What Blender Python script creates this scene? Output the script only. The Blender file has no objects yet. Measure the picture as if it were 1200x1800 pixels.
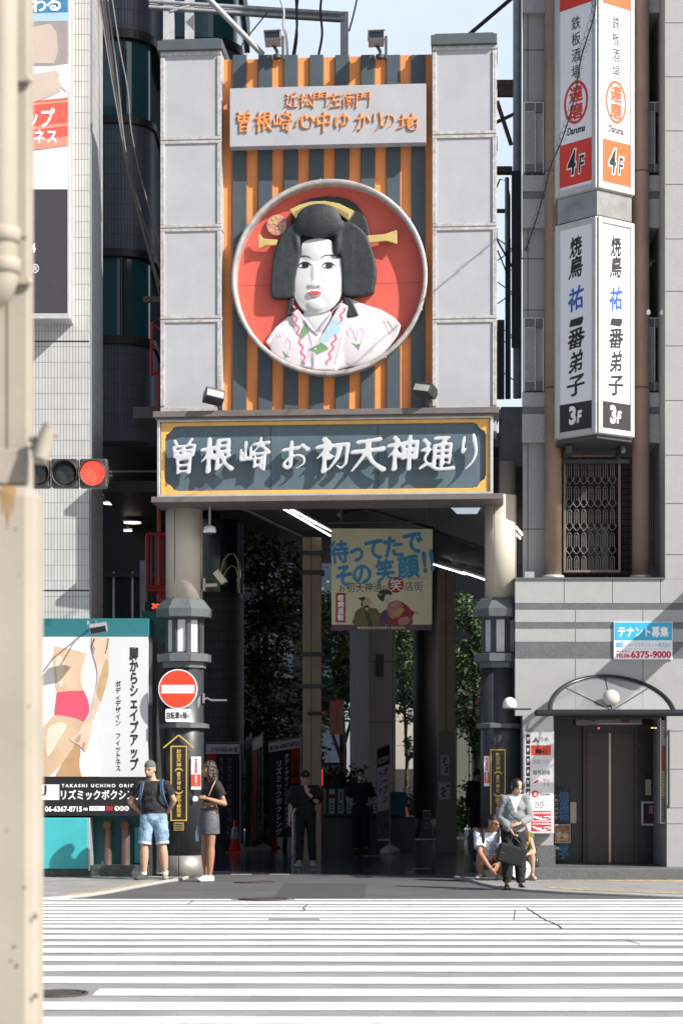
import bpy, bmesh, math, random
import numpy as np
from mathutils import Vector, Matrix
from mathutils.bvhtree import BVHTree
random.seed(7)
S = bpy.context.scene
C = S.collection
R = math.radians
# ------------------------------------------------------------------ camera, sky, sun, exposure
F, CAMH, YH = 3760.0, 1.57, 1365.0            # focal length in photo pixels, eye height, horizon row
cd = bpy.data.cameras.new('camera'); cam = bpy.data.objects.new('camera', cd); C.objects.link(cam)
cam.location = (0, 0, CAMH); cam.rotation_euler = (R(90), 0, 0)
cd.sensor_fit = 'VERTICAL'; cd.sensor_height = 36; cd.sensor_width = 24; cd.lens = F/1800*36
cd.shift_y = (YH-900)/1800.0
cd.clip_end = 2000; cd.clip_start = 0.1
cd.dof.use_dof = True; cd.dof.focus_distance = 32.0; cd.dof.aperture_fstop = 4.5
S.camera = cam
SUNV = Vector((1.5, -1.0, 1.4)).normalized()    # towards the sun
w = bpy.data.worlds.new('World'); S.world = w; w.use_nodes = True
nt = w.node_tree; bg = nt.nodes['Background']
sky = nt.nodes.new('ShaderNodeTexSky'); sky.sky_type = 'NISHITA'; sky.sun_disc = False
sky.sun_elevation = math.asin(SUNV.z); sky.sun_rotation = math.atan2(SUNV.x, SUNV.y)
sky.air_density = 1.0; sky.dust_density = 2.5; sky.ozone_density = 1.0
tc0 = nt.nodes.new('ShaderNodeTexCoord'); sep = nt.nodes.new('ShaderNodeSeparateXYZ'); nt.links.new(tc0.outputs['Generated'], sep.inputs[0])
nz = nt.nodes.new('ShaderNodeTexNoise'); nz.inputs['Scale'].default_value = 5.0; nz.inputs['Detail'].default_value = 8; nz.inputs['Roughness'].default_value = 0.6
nt.links.new(tc0.outputs['Generated'], nz.inputs['Vector'])
c1 = nt.nodes.new('ShaderNodeMapRange'); c1.inputs[1].default_value = 0.34; c1.inputs[2].default_value = 0.6; c1.inputs[3].default_value = 0.85; c1.inputs[4].default_value = 1.0; nt.links.new(nz.outputs['Fac'], c1.inputs[0])
c2 = nt.nodes.new('ShaderNodeMapRange'); c2.inputs[1].default_value = 0.55; c2.inputs[2].default_value = 0.85; nt.links.new(sep.outputs['Y'], c2.inputs[0])   # cloud bank lies to the north
mu = nt.nodes.new('ShaderNodeMath'); mu.operation = 'MULTIPLY'; nt.links.new(c1.outputs[0], mu.inputs[0]); nt.links.new(c2.outputs[0], mu.inputs[1])
mxc = nt.nodes.new('ShaderNodeMix'); mxc.data_type = 'RGBA'; nt.links.new(mu.outputs[0], mxc.inputs[0]); nt.links.new(sky.outputs[0], mxc.inputs[6]); mxc.inputs[7].default_value = (6.0, 6.8, 7.8, 1)
nt.links.new(mxc.outputs[2], bg.inputs[0]); bg.inputs[1].default_value = 0.09
sl = bpy.data.lights.new('sun', 'SUN'); sl.energy = 5.0; sl.angle = R(0.5); sl.color = (1.0, 0.965, 0.91)
so = bpy.data.objects.new('sun', sl); C.objects.link(so); so.location = (20, -10, 30)
so.rotation_euler = SUNV.to_track_quat('Z', 'Y').to_euler()
vs = S.view_settings; vs.view_transform = 'Standard'; vs.look = 'None'; vs.exposure = 0.6; vs.gamma = 1
S.cycles.max_bounces = 8; S.cycles.transparent_max_bounces = 12

# ------------------------------------------------------------------ helpers
def P(X, Y, d): return Vector(((X-600)/F*d, d, CAMH+(YH-Y)/F*d))       # photo pixel at distance d -> world
def PX(X, d): return (X-600)/F*d
def PZ(Y, d): return CAMH+(YH-Y)/F*d
def GD(Y): return F*CAMH/(Y-YH)                                        # distance of a ground point in row Y
MATS = {}
def hexl(c): return tuple(c)
def mat(name, col, rough=0.6, metal=0.0, var=0.12, scale=6.0, bump=0.0, bscale=40.0, emit=0.0, coat=0.0,
        tile=None, speck=0.0, alpha=1.0, trans=0.0, stain=0.0, spec=0.5, grime=None):
    """procedural material. tile=(w,h,mortar,mortar_colour,offset,variation) uses UVs in metres"""
    if name in MATS: return MATS[name]
    m = bpy.data.materials.new(name); m.use_nodes = True; n = m.node_tree.nodes; L = m.node_tree.links
    b = n['Principled BSDF']; tc = n.new('ShaderNodeTexCoord')
    b.inputs['Roughness'].default_value = rough; b.inputs['Metallic'].default_value = metal
    b.inputs['Specular IOR Level'].default_value = spec
    if coat: b.inputs['Coat Weight'].default_value = coat; b.inputs['Coat Roughness'].default_value = 0.08
    c4 = (*col, 1)
    src = None
    if tile:
        tw, th, mo, mc, off, tv = tile
        br = n.new('ShaderNodeTexBrick'); br.offset = off; br.squash = 1
        br.inputs['Scale'].default_value = 1; br.inputs['Brick Width'].default_value = tw; br.inputs['Row Height'].default_value = th
        br.inputs['Mortar Size'].default_value = mo; br.inputs['Mortar Smooth'].default_value = 0.1
        br.inputs['Color1'].default_value = c4; br.inputs['Color2'].default_value = (*[x*(1-tv) for x in col], 1)
        br.inputs['Mortar'].default_value = (*mc, 1); br.inputs['Bias'].default_value = 0
        L.new(tc.outputs['UV'], br.inputs['Vector']); src = br.outputs['Color']
    else:
        rgb = n.new('ShaderNodeRGB'); rgb.outputs[0].default_value = c4; src = rgb.outputs[0]
    if var:
        no = n.new('ShaderNodeTexNoise'); no.inputs['Scale'].default_value = scale; no.inputs['Detail'].default_value = 6; no.inputs['Roughness'].default_value = 0.65
        L.new(tc.outputs['Object'], no.inputs['Vector'])
        mr = n.new('ShaderNodeMapRange'); mr.inputs[1].default_value = 0.3; mr.inputs[2].default_value = 0.7
        mr.inputs[3].default_value = 1-var; mr.inputs[4].default_value = 1+var*0.7
        L.new(no.outputs['Fac'], mr.inputs[0])
        mx = n.new('ShaderNodeMix'); mx.data_type = 'RGBA'; mx.blend_type = 'MULTIPLY'; mx.inputs[0].default_value = 1
        L.new(src, mx.inputs[6]); L.new(mr.outputs[0], mx.inputs[7]); src = mx.outputs[2]
        rr = n.new('ShaderNodeMapRange'); rr.inputs[3].default_value = max(0, rough-0.08); rr.inputs[4].default_value = min(1, rough+0.1)
        L.new(no.outputs['Fac'], rr.inputs[0]); L.new(rr.outputs[0], b.inputs['Roughness'])
    if speck:
        vo = n.new('ShaderNodeTexNoise'); vo.inputs['Scale'].default_value = 90; vo.inputs['Detail'].default_value = 3
        L.new(tc.outputs['Object'], vo.inputs['Vector'])
        mr = n.new('ShaderNodeMapRange'); mr.inputs[1].default_value = 0.35; mr.inputs[2].default_value = 0.65
        mr.inputs[3].default_value = 1-speck; mr.inputs[4].default_value = 1+speck
        L.new(vo.outputs['Fac'], mr.inputs[0])
        mx = n.new('ShaderNodeMix'); mx.data_type = 'RGBA'; mx.blend_type = 'MULTIPLY'; mx.inputs[0].default_value = 1
        L.new(src, mx.inputs[6]); L.new(mr.outputs[0], mx.inputs[7]); src = mx.outputs[2]
    if stain:
        mp = n.new('ShaderNodeMapping'); mp.inputs['Scale'].default_value = (5, 5, 0.35); L.new(tc.outputs['Object'], mp.inputs['Vector'])
        st = n.new('ShaderNodeTexNoise'); st.inputs['Scale'].default_value = 2.2; st.inputs['Detail'].default_value = 8
        L.new(mp.outputs[0], st.inputs['Vector'])
        cr = n.new('ShaderNodeMapRange'); cr.inputs[1].default_value = 0.5; cr.inputs[2].default_value = 0.75; cr.inputs[3].default_value = 0; cr.inputs[4].default_value = stain
        L.new(st.outputs['Fac'], cr.inputs[0])
        mx = n.new('ShaderNodeMix'); mx.data_type = 'RGBA'; g = grime or (0.16, 0.12, 0.08)
        L.new(cr.outputs[0], mx.inputs[0]); L.new(src, mx.inputs[6]); mx.inputs[7].default_value = (*g, 1); src = mx.outputs[2]
    L.new(src, b.inputs['Base Color'])
    if emit:
        L.new(src, b.inputs['Emission Color']); b.inputs['Emission Strength'].default_value = emit
    if trans:
        b.inputs['Transmission Weight'].default_value = trans; b.inputs['IOR'].default_value = 1.1
    if alpha < 1: b.inputs['Alpha'].default_value = alpha
    if bump:
        bn = n.new('ShaderNodeTexNoise'); bn.inputs['Scale'].default_value = bscale; bn.inputs['Detail'].default_value = 4
        L.new(tc.outputs['Object'], bn.inputs['Vector'])
        bp = n.new('ShaderNodeBump'); bp.inputs['Strength'].default_value = bump; bp.inputs['Distance'].default_value = 0.02
        L.new(bn.outputs['Fac'], bp.inputs['Height']); L.new(bp.outputs[0], b.inputs['Normal'])
    MATS[name] = m
    return m

class MB:
    """collects shapes for ONE mesh object"""
    def __init__(s): s.v = []; s.f = []; s.mi = []; s.sm = []; s.cur = 0; s.smooth = False
    def add(s, vs, fs, smooth=None):
        o = len(s.v); s.v += [tuple(x) for x in vs]; s.f += [[i+o for i in f] for f in fs]
        s.mi += [s.cur]*len(fs); s.sm += [s.smooth if smooth is None else smooth]*len(fs); return s
    def box(s, a, b, M=None):
        x0, y0, z0 = a; x1, y1, z1 = b
        vs = [(x0,y0,z0),(x1,y0,z0),(x1,y1,z0),(x0,y1,z0),(x0,y0,z1),(x1,y0,z1),(x1,y1,z1),(x0,y1,z1)]
        if M: vs = [M @ Vector(v) for v in vs]
        return s.add(vs, [[0,3,2,1],[4,5,6,7],[0,1,5,4],[1,2,6,5],[2,3,7,6],[3,0,4,7]], False)
    def pbox(s, X0, Y0, X1, Y1, d0, d1):
        """box whose front face fills photo rect at distance d0 and runs back to d1"""
        return s.box((PX(X0,d0), d0, PZ(Y1,d0)), (PX(X1,d0), d1, PZ(Y0,d0)))
    def tube(s, pts, r, n=10, caps=True):
        pts = [Vector(p) for p in pts]; rs = r if isinstance(r, (list, tuple)) else [r]*len(pts)
        base = len(s.v); rings = []
        up = Vector((0,0,1)); prev = None
        for i, p in enumerate(pts):
            t = (pts[min(i+1,len(pts)-1)] - pts[max(i-1,0)]).normalized()
            a = prev if prev is not None else (up if abs(t.z) < 0.9 else Vector((1,0,0)))
            u = (a - t*a.dot(t))
            if u.length < 1e-5: u = t.orthogonal()
            u.normalize(); v = t.cross(u); prev = u
            rings.append([p + (u*math.cos(k*2*math.pi/n) + v*math.sin(k*2*math.pi/n))*rs[i] for k in range(n)])
        vs = [q for ring in rings for q in ring]; fs = []
        for i in range(len(pts)-1):
            for k in range(n):
                k2 = (k+1) % n; fs.append([i*n+k, i*n+k2, (i+1)*n+k2, (i+1)*n+k])
        s.add(vs, fs, True)
        if caps:
            o = len(s.v); s.v += [tuple(q) for q in rings[0]] + [tuple(q) for q in rings[-1]]
            s.f += [[o+k for k in range(n)][::-1], [o+n+k for k in range(n)]]; s.mi += [s.cur]*2; s.sm += [False]*2
        return s
    def lathe(s, prof, c=(0,0,0), n=24, smooth=True, a0=0.0):
        """prof: list of (radius, z) turned about the vertical through c; sharp corners where a point is repeated"""
        vs = []; fs = []
        for r, z in prof:
            for k in range(n):
                a = a0 + k*2*math.pi/n; vs.append((c[0]+r*math.cos(a), c[1]+r*math.sin(a), c[2]+z))
        for i in range(len(prof)-1):
            if prof[i] == prof[i+1]: continue
            for k in range(n):
                k2 = (k+1) % n; fs.append([i*n+k, i*n+k2, (i+1)*n+k2, (i+1)*n+k])
        if prof[0][0] > 1e-4: fs.append([k for k in range(n)][::-1])
        if prof[-1][0] > 1e-4: fs.append([(len(prof)-1)*n+k for k in range(n)])
        return s.add(vs, fs, smooth)
    def ball(s, c, r, M=None, n=16, m=10):
        rx, ry, rz = r if isinstance(r, (list, tuple)) else (r, r, r)
        vs = []; fs = []
        for i in range(m+1):
            t = math.pi*i/m
            for k in range(n):
                a = 2*math.pi*k/n
                p = Vector((rx*math.sin(t)*math.cos(a), ry*math.sin(t)*math.sin(a), rz*math.cos(t)))
                if M is not None: p = M @ p
                vs.append(Vector(c)+p)
        for i in range(m):
            for k in range(n):
                k2 = (k+1) % n; fs.append([i*n+k, (i+1)*n+k, (i+1)*n+k2, i*n+k2])
        return s.add(vs, fs, True)
    def cone(s, p, r0, q, r1, n=14, round0=True, round1=True):
        """tapered limb between p and q"""
        s.tube([p, q], [r0, r1], n)
        if round0: s.ball(p, r0, n=n, m=8)
        if round1: s.ball(q, r1, n=n, m=8)
        return s
    def prism(s, poly, M, t0, t1):
        """2-D polygon (x,y) extruded along local z from t0 to t1, placed by M"""
        n = len(poly); a = [M @ Vector((x, y, t0)) for x, y in poly]; b = [M @ Vector((x, y, t1)) for x, y in poly]
        return s.add(a+b, [list(range(n))[::-1], list(range(n, 2*n))] + [[i, (i+1) % n, n+(i+1) % n, n+i] for i in range(n)], False)
    def mesh(s, name):
        me = bpy.data.meshes.new(name); me.from_pydata(s.v, [], s.f); me.update()
        me.polygons.foreach_set('use_smooth', s.sm); me.polygons.foreach_set('material_index', s.mi)
        boxuv(me); return me

def boxuv(me):
    if not len(me.polygons): return
    uv = me.uv_layers.new(name='UVMap')
    nl = len(me.loops); li = np.empty(nl, np.int32); me.loops.foreach_get('vertex_index', li)
    co = np.empty(len(me.vertices)*3); me.vertices.foreach_get('co', co); co = co.reshape(-1, 3)
    pn = np.empty(len(me.polygons)*3); me.polygons.foreach_get('normal', pn); pn = np.abs(pn.reshape(-1, 3))
    lt = np.empty(len(me.polygons), np.int32); me.polygons.foreach_get('loop_total', lt)
    ax = np.repeat(np.argmax(pn*np.array([1, 1.01, 1.0]), 1), lt); p = co[li]
    u = np.where(ax == 0, p[:, 1], p[:, 0]); v = np.where(ax == 2, p[:, 1], p[:, 2])
    uv.data.foreach_set('uv', np.stack([u, v], 1).ravel())

def link(name, me, ms, parent=None, frame=None):
    o = bpy.data.objects.new(name, me); C.objects.link(o)
    for m in (ms if isinstance(ms, (list, tuple)) else [ms]): me.materials.append(m)
    if parent is not None: o.parent = parent
    elif frame is not None: o.matrix_world = frame
    return o
def obj(name, mb, ms, parent=None, frame=None, bevel=0.0):
    o = link(name, mb.mesh(name), ms, parent, frame)
    if bevel:
        md = o.modifiers.new('bevel', 'BEVEL'); md.width = bevel; md.segments = 2; md.limit_method = 'ANGLE'; md.angle_limit = R(40)
    return o
def tag(o, label, cat, group=None):
    o['label'] = label; o['category'] = cat
    if group: o['group'] = group
    return o
def thing(name, label, cat, loc=(0,0,0), group=None, frame=None, rotz=0.0):
    o = bpy.data.objects.new(name, None); C.objects.link(o); o.empty_display_size = 0.2
    if frame is not None: o.matrix_world = frame
    else: o.location = loc; o.rotation_euler = (0, 0, rotz)
    return tag(o, label, cat, group)
def struct(name, mb, m): o = obj(name, mb, m); o['kind'] = 'structure'; return o
def copy_tree(o, parent=None):
    c = o.copy(); C.objects.link(c)
    if parent is not None: c.parent = parent
    for ch in list(o.children): copy_tree(ch, c)
    return c
def baked(o):
    dg = bpy.context.evaluated_depsgraph_get(); return bpy.data.meshes.new_from_object(o.evaluated_get(dg))
def melt(mb, voxel, smooth=4, name='m'):
    """union of the overlapping solids in mb as one continuous smooth surface"""
    me = mb.mesh(name); o = bpy.data.objects.new('tmp', me); C.objects.link(o)
    md = o.modifiers.new('r', 'REMESH'); md.mode = 'VOXEL'; md.voxel_size = voxel; md.use_smooth_shade = True
    if smooth: ms = o.modifiers.new('s', 'SMOOTH'); ms.factor = 0.5; ms.iterations = smooth
    r = baked(o); bpy.data.objects.remove(o); bpy.data.meshes.remove(me); r.name = name
    r.polygons.foreach_set('use_smooth', [True]*len(r.polygons))
    return r
def cut(me, planes):
    """keep only what lies on the far side of each plane (point, normal)"""
    bm = bmesh.new(); bm.from_mesh(me)
    for p, n in planes:
        bmesh.ops.bisect_plane(bm, geom=bm.verts[:]+bm.edges[:]+bm.faces[:], plane_co=p, plane_no=n, clear_inner=True)
    bm.to_mesh(me); bm.free(); me.update(); return me
# faces: matrix whose x runs along the sign, y up, z out of it
def face(o, xdir=(1,0,0)):
    x = Vector(xdir).normalized(); y = Vector((0,0,1)); z = x.cross(y)
    M = Matrix((x, y, z)).transposed().to_4x4(); M.translation = Vector(o); return M
_glyph = {}
def glyph(body, bold=0.0, ext=0.0, space=1.0, line=1.0, align='CENTER', res=3, shear=0.0):
    k = (body, bold, ext, space, line, align, res, shear)
    if k in _glyph: return _glyph[k]
    cu = bpy.data.curves.new('txt', 'FONT'); cu.body = body; cu.offset = bold; cu.extrude = ext; cu.align_x = align
    cu.space_character = space; cu.space_line = line; cu.resolution_u = res; cu.shear = shear
    o = bpy.data.objects.new('txt', cu); C.objects.link(o); me = baked(o)
    bpy.data.objects.remove(o); bpy.data.curves.remove(cu)
    v = np.array([x.co[:] for x in me.vertices]); f = [list(p.vertices) for p in me.polygons]; bpy.data.meshes.remove(me)
    _glyph[k] = (v, f); return v, f
def words(mb, body, M, x0, y0, x1, y1, bold=0.0, t=0.003, keep=False, **kw):
    """lettering fitted into the rectangle x0..x1, y0..y1 of face M, standing t proud (and t thick)"""
    plain = body.isascii(); b = 0 if plain else max(0.0, bold)
    v, f = glyph(body, bold if plain else 0.0, 0.1, **kw)
    if not len(v): return mb
    lo, hi = v.min(0)-b, v.max(0)+b; sx = (x1-x0)/max(hi[0]-lo[0], 1e-6); sy = (y1-y0)/max(hi[1]-lo[1], 1e-6)
    if keep: sx = sy = min(sx, sy)
    cx, cy = (x0+x1)/2, (y0+y1)/2; m = (lo+hi)/2
    for i, (dx, dy) in enumerate(((0,0),(b,0),(-b,0),(0,b),(0,-b)) if b else ((0,0),)):
        pts = [M @ Vector(((p[0]+dx-m[0])*sx+cx, (p[1]+dy-m[1])*sy+cy, (t+i*.00025)*(p[2]+0.1)/0.2)) for p in v]
        mb.add(pts, f, False)
    return mb
def column_words(body): return '\n'.join(body)
def rect(mb, M, x0, y0, x1, y1, t0, t1):
    return mb.prism([(x0,y0),(x1,y0),(x1,y1),(x0,y1)], M, t0, t1)
def disc(cx, cy, r, n=32, ry=None): return [(cx+r*math.cos(2*math.pi*k/n), cy+(ry or r)*math.sin(2*math.pi*k/n)) for k in range(n)]

# ------------------------------------------------------------------ shared materials
WHITE = mat('white paint', (0.78,0.78,0.77), 0.5, var=0.05)
BLACK = mat('black paint', (0.015,0.015,0.017), 0.5, var=0.1)
INK = mat('black ink', (0.012,0.012,0.014), 0.55, var=0)
WHITEINK = mat('white ink', (0.82,0.82,0.82), 0.5, var=0.03)
REDINK = mat('red ink', (0.62,0.03,0.025), 0.5, var=0.05)
BLUEINK = mat('blue ink', (0.02,0.09,0.42), 0.5, var=0.05)
GOLDINK = mat('gold ink', (0.62,0.38,0.09), 0.45, var=0.1)
STEEL = mat('stainless', (0.55,0.55,0.54), 0.32, 0.9, var=0.15, scale=3)
ALU = mat('aluminium', (0.62,0.62,0.61), 0.42, 0.55, var=0.12, stain=0.12)
DKMETAL = mat('dark metal', (0.055,0.06,0.066), 0.5, 0.2, var=0.15)
GALV = mat('galvanised', (0.36,0.37,0.39), 0.55, 0.35, var=0.2, scale=9, stain=0.2)
RUST = mat('rusty steel', (0.16,0.12,0.1), 0.8, 0.1, var=0.4, scale=12)
RUBBER = mat('rubber', (0.02,0.02,0.022), 0.8, var=0.1)
WIRE = mat('cable', (0.03,0.03,0.033), 0.7, var=0.1)
GLASSDK = mat('dark glass', (0.015,0.02,0.025), 0.06, 0.0, var=0.05, spec=0.6)
TEAL = mat('teal paint', (0.013,0.135,0.155), 0.5, var=0.1, stain=0.1)
GRANITE = mat('pale granite', (0.42,0.42,0.405), 0.62, var=0.06, speck=0.22, stain=0.1)
DKGRAN = mat('dark granite', (0.11,0.115,0.12), 0.45, var=0.1, speck=0.3)
def smooth_poly(pts, n=6):
    out = []; N = len(pts)
    for i in range(N):
        p0, p1, p2, p3 = [np.array(pts[(i+k-1) % N], float) for k in range(4)]
        for k in range(n):
            t = k/n; out.append(tuple(0.5*((2*p1)+(-p0+p2)*t+(2*p0-5*p1+4*p2-p3)*t*t+(-p0+3*p1-3*p2+p3)*t**3)))
    return out
# ------------------------------------------------------------------ ground
ASPH = mat('asphalt', (0.25,0.25,0.255), 0.88, var=0.28, scale=1.3, speck=0.35, bump=0.35, bscale=120, stain=0.0)
m = MB(); m.add([(-300,-120,0),(300,-120,0),(300,700,0),(-300,700,0)], [[0,1,2,3]])
road = struct('road', m, ASPH)
PAINT = mat('road paint', (0.63,0.635,0.645), 0.7, var=0.12, scale=2.2, speck=0.1)
def worn(m_):                                            # worn paint: asphalt shows through in flecks
    n = m_.node_tree.nodes; L = m_.node_tree.links; b = n['Principled BSDF']; old = b.inputs['Base Color'].links[0].from_socket
    tc = n.new('ShaderNodeTexCoord'); no = n.new('ShaderNodeTexNoise'); no.inputs['Scale'].default_value = 3.2; no.inputs['Detail'].default_value = 12; no.inputs['Roughness'].default_value = 0.75
    L.new(tc.outputs['Object'], no.inputs['Vector'])
    mr = n.new('ShaderNodeMapRange'); mr.inputs[1].default_value = 0.54; mr.inputs[2].default_value = 0.7; mr.inputs[3].default_value = 0; mr.inputs[4].default_value = 0.6
    L.new(no.outputs['Fac'], mr.inputs[0]); mx = n.new('ShaderNodeMix'); mx.data_type = 'RGBA'
    L.new(mr.outputs[0], mx.inputs[0]); L.new(old, mx.inputs[6]); mx.inputs[7].default_value = (0.26,0.26,0.26,1); L.new(mx.outputs[2], b.inputs['Base Color'])
worn(PAINT)
vv = [(125,139),(152,178),(189,203),(213,241),(252,276),(289,319),(330,351),(360,384),(399,431),(454,488),(507,550),(575,612),(645,692),
      (728,784),(830,893),(948,1017),(1075,1150),(1215,1300),(1370,1452)]
edges = [(GD(1560+b/6), GD(1560+a/6)) for a, b in vv]
y = edges[-1][0]
while y > 4: y -= 0.42; edges.append((y-0.52, y)); y -= 0.52
m = MB(); rnd = random.Random(3)
for i, (y0, y1) in enumerate(edges):
    xl, xr = -9.5, 11.0
    if abs(y0-GD(1757)) < 0.45 and False: pass
    segs = [(xl, xr)]
    if y0 < GD(1748) < y1+0.35 and y1 < GD(1738): segs = [(xl, -2.75), (PX(168, (y0+y1)/2), xr)]
    if i == 0: segs = [(xl, PX(408, 27.4)), (PX(518, 27.4), xr)]
    if i == 6: segs = [(xl, PX(468, GD(1625))), (PX(560, GD(1625)), xr)]
    ph = rnd.uniform(0, 6); am = 0.018*(0.6+rnd.random())
    for a, b in segs:
        nseg = max(2, int((b-a)/0.5)); vs = []
        for k in range(nseg+1):
            x = a+(b-a)*k/nseg; s_ = -0.006*x
            wv = am*math.sin(0.9*x+ph)+0.012*math.sin(2.3*x+ph*2)
            vs += [(x, y0+s_+wv+rnd.uniform(-.006,.006), 0.004), (x, y1+s_+wv*0.8+rnd.uniform(-.006,.006), 0.004)]
        m.add(vs, [[2*k, 2*k+2, 2*k+3, 2*k+1] for k in range(nseg)])
crosswalk = struct('crosswalk_paint', m, PAINT)
def crack(pts, wd):
    m = MB()
    for (a, b) in zip(pts[:-1], pts[1:]):
        p, q = P(*a, GD(a[1])), P(*b, GD(b[1])); t = (q-p); t.z = 0; n = Vector((-t.y, t.x, 0)).normalized()*wd
        m.add([(p.x-n.x,p.y-n.y,.0085),(q.x-n.x,q.y-n.y,.0085),(q.x+n.x,q.y+n.y,.0085),(p.x+n.x,p.y+n.y,.0085)], [[0,1,2,3]])
    return m
CRK = mat('crack', (0.02,0.02,0.022), 0.9, var=0)
cm = MB()
for pts, wd in (([(925,1597),(936,1604),(951,1614),(960,1619),(971,1623),(981,1628),(987,1633)], .008), ([(1101,1653),(1110,1657),(1125,1661)], .007),
                ([(540,1591),(533,1597),(536,1600),(530,1603)], .007), ([(340,1583),(336,1587),(330,1590)], .007), ([(905,1600),(903,1618)], .004)):
    k = crack(pts, wd); cm.add(k.v, k.f)
struct('road_crack', cm, CRK)
# asphalt repair strip, darker
m = MB(); d0, d1 = GD(1579), GD(1553)
m.add([(PX(480,d0), d0, .0035), (PX(640,d0), d0, .0035), (PX(645,d1), d1, .0035), (PX(500,d1), d1, .0035)], [[0,1,2,3]])
struct('road_patch', m, mat('asphalt patch', (0.055,0.055,0.057), 0.9, var=0.2, speck=0.3))
# darker asphalt in front of the arcade
m = MB(); d0, d1 = 27.45, 34.5; m.add([(-14,d0,.0025),(16,d0,.0025),(16,d1,.0025),(-14,d1,.0025)], [[0,1,2,3]])
struct('asphalt_strip', m, mat('darker asphalt', (0.085,0.085,0.088), 0.85, var=0.25, scale=1.3, speck=0.3, bump=.3, bscale=120))
# pavements (flush kerb, tile paving, buff tactile strip)
PAVE = mat('pavement tile', (0.27,0.265,0.26), 0.8, var=0.16, scale=1.5, speck=0.15, tile=(.3,.3,.006,(.2,.2,.19),0.5,.2))
KERB = mat('kerb stone', (0.33,0.33,0.32), 0.75, var=0.15, speck=0.2)
TACT = mat('tactile paving', (0.42,0.33,0.2), 0.8, var=0.15, tile=(.3,.3,.012,(.25,.2,.13),0,.15), bump=0.6, bscale=60)
def slab(poly, z, mm, name, t=0.1):
    m = MB(); n = len(poly); m.add([(x,y,z) for x,y in poly]+[(x,y,z-t) for x,y in poly], [list(range(n))]+[[i,n+i,n+(i+1)%n,(i+1)%n] for i in range(n)])
    return struct(name, m, mm)
def gp(X, Y): d = GD(Y); return (PX(X, d), d)
curveL = [gp(82,1583), gp(110,1581), gp(150,1577), gp(190,1571), gp(230,1563), gp(262,1557), gp(290,1552), gp(318,1548), gp(330,1544)]
slab([(-14,27.2)] + curveL + [(PX(330,34.2),34.2), (-14,34.2)], 0.03, PAVE, 'pavement')
slab([(a-.02, b+.35) for a, b in curveL[1:6]] + [(a-.02, b+1.0) for a, b in curveL[1:6]][::-1], 0.034, TACT, 'tactile_paving', .006)
m = MB(); m.tube([(a, b, 0.012) for a, b in [(-14,27.15)]+curveL], 0.035, 6); struct('kerb', m, KERB)
curveR = [gp(800,1545), gp(828,1550), gp(850,1557), gp(880,1563), gp(930,1568), gp(1000,1572), gp(1100,1576), gp(1210,1580)]
slab(curveR + [(16,27.2), (16,34.2), (PX(800,34.2),34.2)], 0.03, PAVE, 'pavement')
slab([(a+.3, b+.35) for a, b in curveR[4:]] + [(a+.3, b+.8) for a, b in curveR[4:]][::-1], 0.034, TACT, 'tactile_paving', .006)
slab([gp(925,1550), gp(1205,1554), gp(1205,1548.5), gp(925,1546.5)], 0.034, TACT, 'tactile_paving', .006)
m = MB(); m.tube([(a, b, 0.012) for a, b in curveR+[(16,27.15)]], 0.035, 6); struct('kerb', m, KERB)
# arcade floor: dark polished tiles
FLOOR = mat('arcade floor tile', (0.075,0.085,0.12), 0.16, var=0.35, scale=1.2, tile=(.6,.6,.012,(.025,.025,.03),0,.4), coat=0.3)
ax = [(-2.6,34.2),(2.45,34.2),(2.55,38),(4.2,46),(9,58),(16,70),(4,70),(-2,56),(-3,46),(-3.4,40)]
slab(ax, 0.008, FLOOR, 'arcade_floor', .006)
m = MB()
for X0, X1, Y in ((405,442,1538.5),(474,509,1538.5),(636,692,1505.5),(725,758,1528)):
    d = GD(Y); m.box((PX(X0,d), d-.05, .0125), (PX(X1,d), d+.05, .0165))
struct('floor_marking', m, mat('worn floor paint', (0.42,0.42,0.42), 0.6, var=0.3, scale=20))
slab([gp(690,1478), gp(760,1476), gp(860,1477), gp(900,1470), gp(900,1450), gp(690,1450)], 0.014, mat('plaza paving', (0.4,0.42,0.45), 0.7, var=0.15, tile=(.4,.4,.01,(.25,.25,.25),.5,.15)), 'plaza', .006)
# manhole covers
IRON = mat('cast iron', (0.09,0.07,0.065), 0.7, 0.3, var=0.3, scale=25)
def manhole(X, Y, wpx, label):
    d = GD(Y); r = wpx/2*d/F; m = MB(); m.lathe([(r,0),(r,.012),(r*.93,.012),(r*.92,.006),(r*.9,.006)], (0,0,0), 32, False)
    t = thing('manhole_cover', label, 'manhole cover', (PX(X,d), d, .004)); obj('rim', m, IRON, t)
    g = MB(); g.lathe([(r*.89,0),(r*.89,.006)], (0,0,0), 32, False); st = r/5
    for i in range(-5, 6):
        for j in range(-5, 6):
            cx, cy = i*st*.9+(j % 2)*st*.45, j*st*.85
            if math.hypot(cx, cy) < r*.8: g.box((cx-st*.3, cy-st*.3, .006), (cx+st*.3, cy+st*.3, .011))
    obj('lid', g, IRON, t)
manhole(463, 1581, 88, 'dark round manhole cover at the far edge of the crosswalk')
manhole(100, 1748, 112, 'reddish round manhole cover among the near crosswalk stripes by the pillar')
manhole(447, 1551.5, 72, 'flat manhole cover in bare asphalt in front of the arcade')
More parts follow.
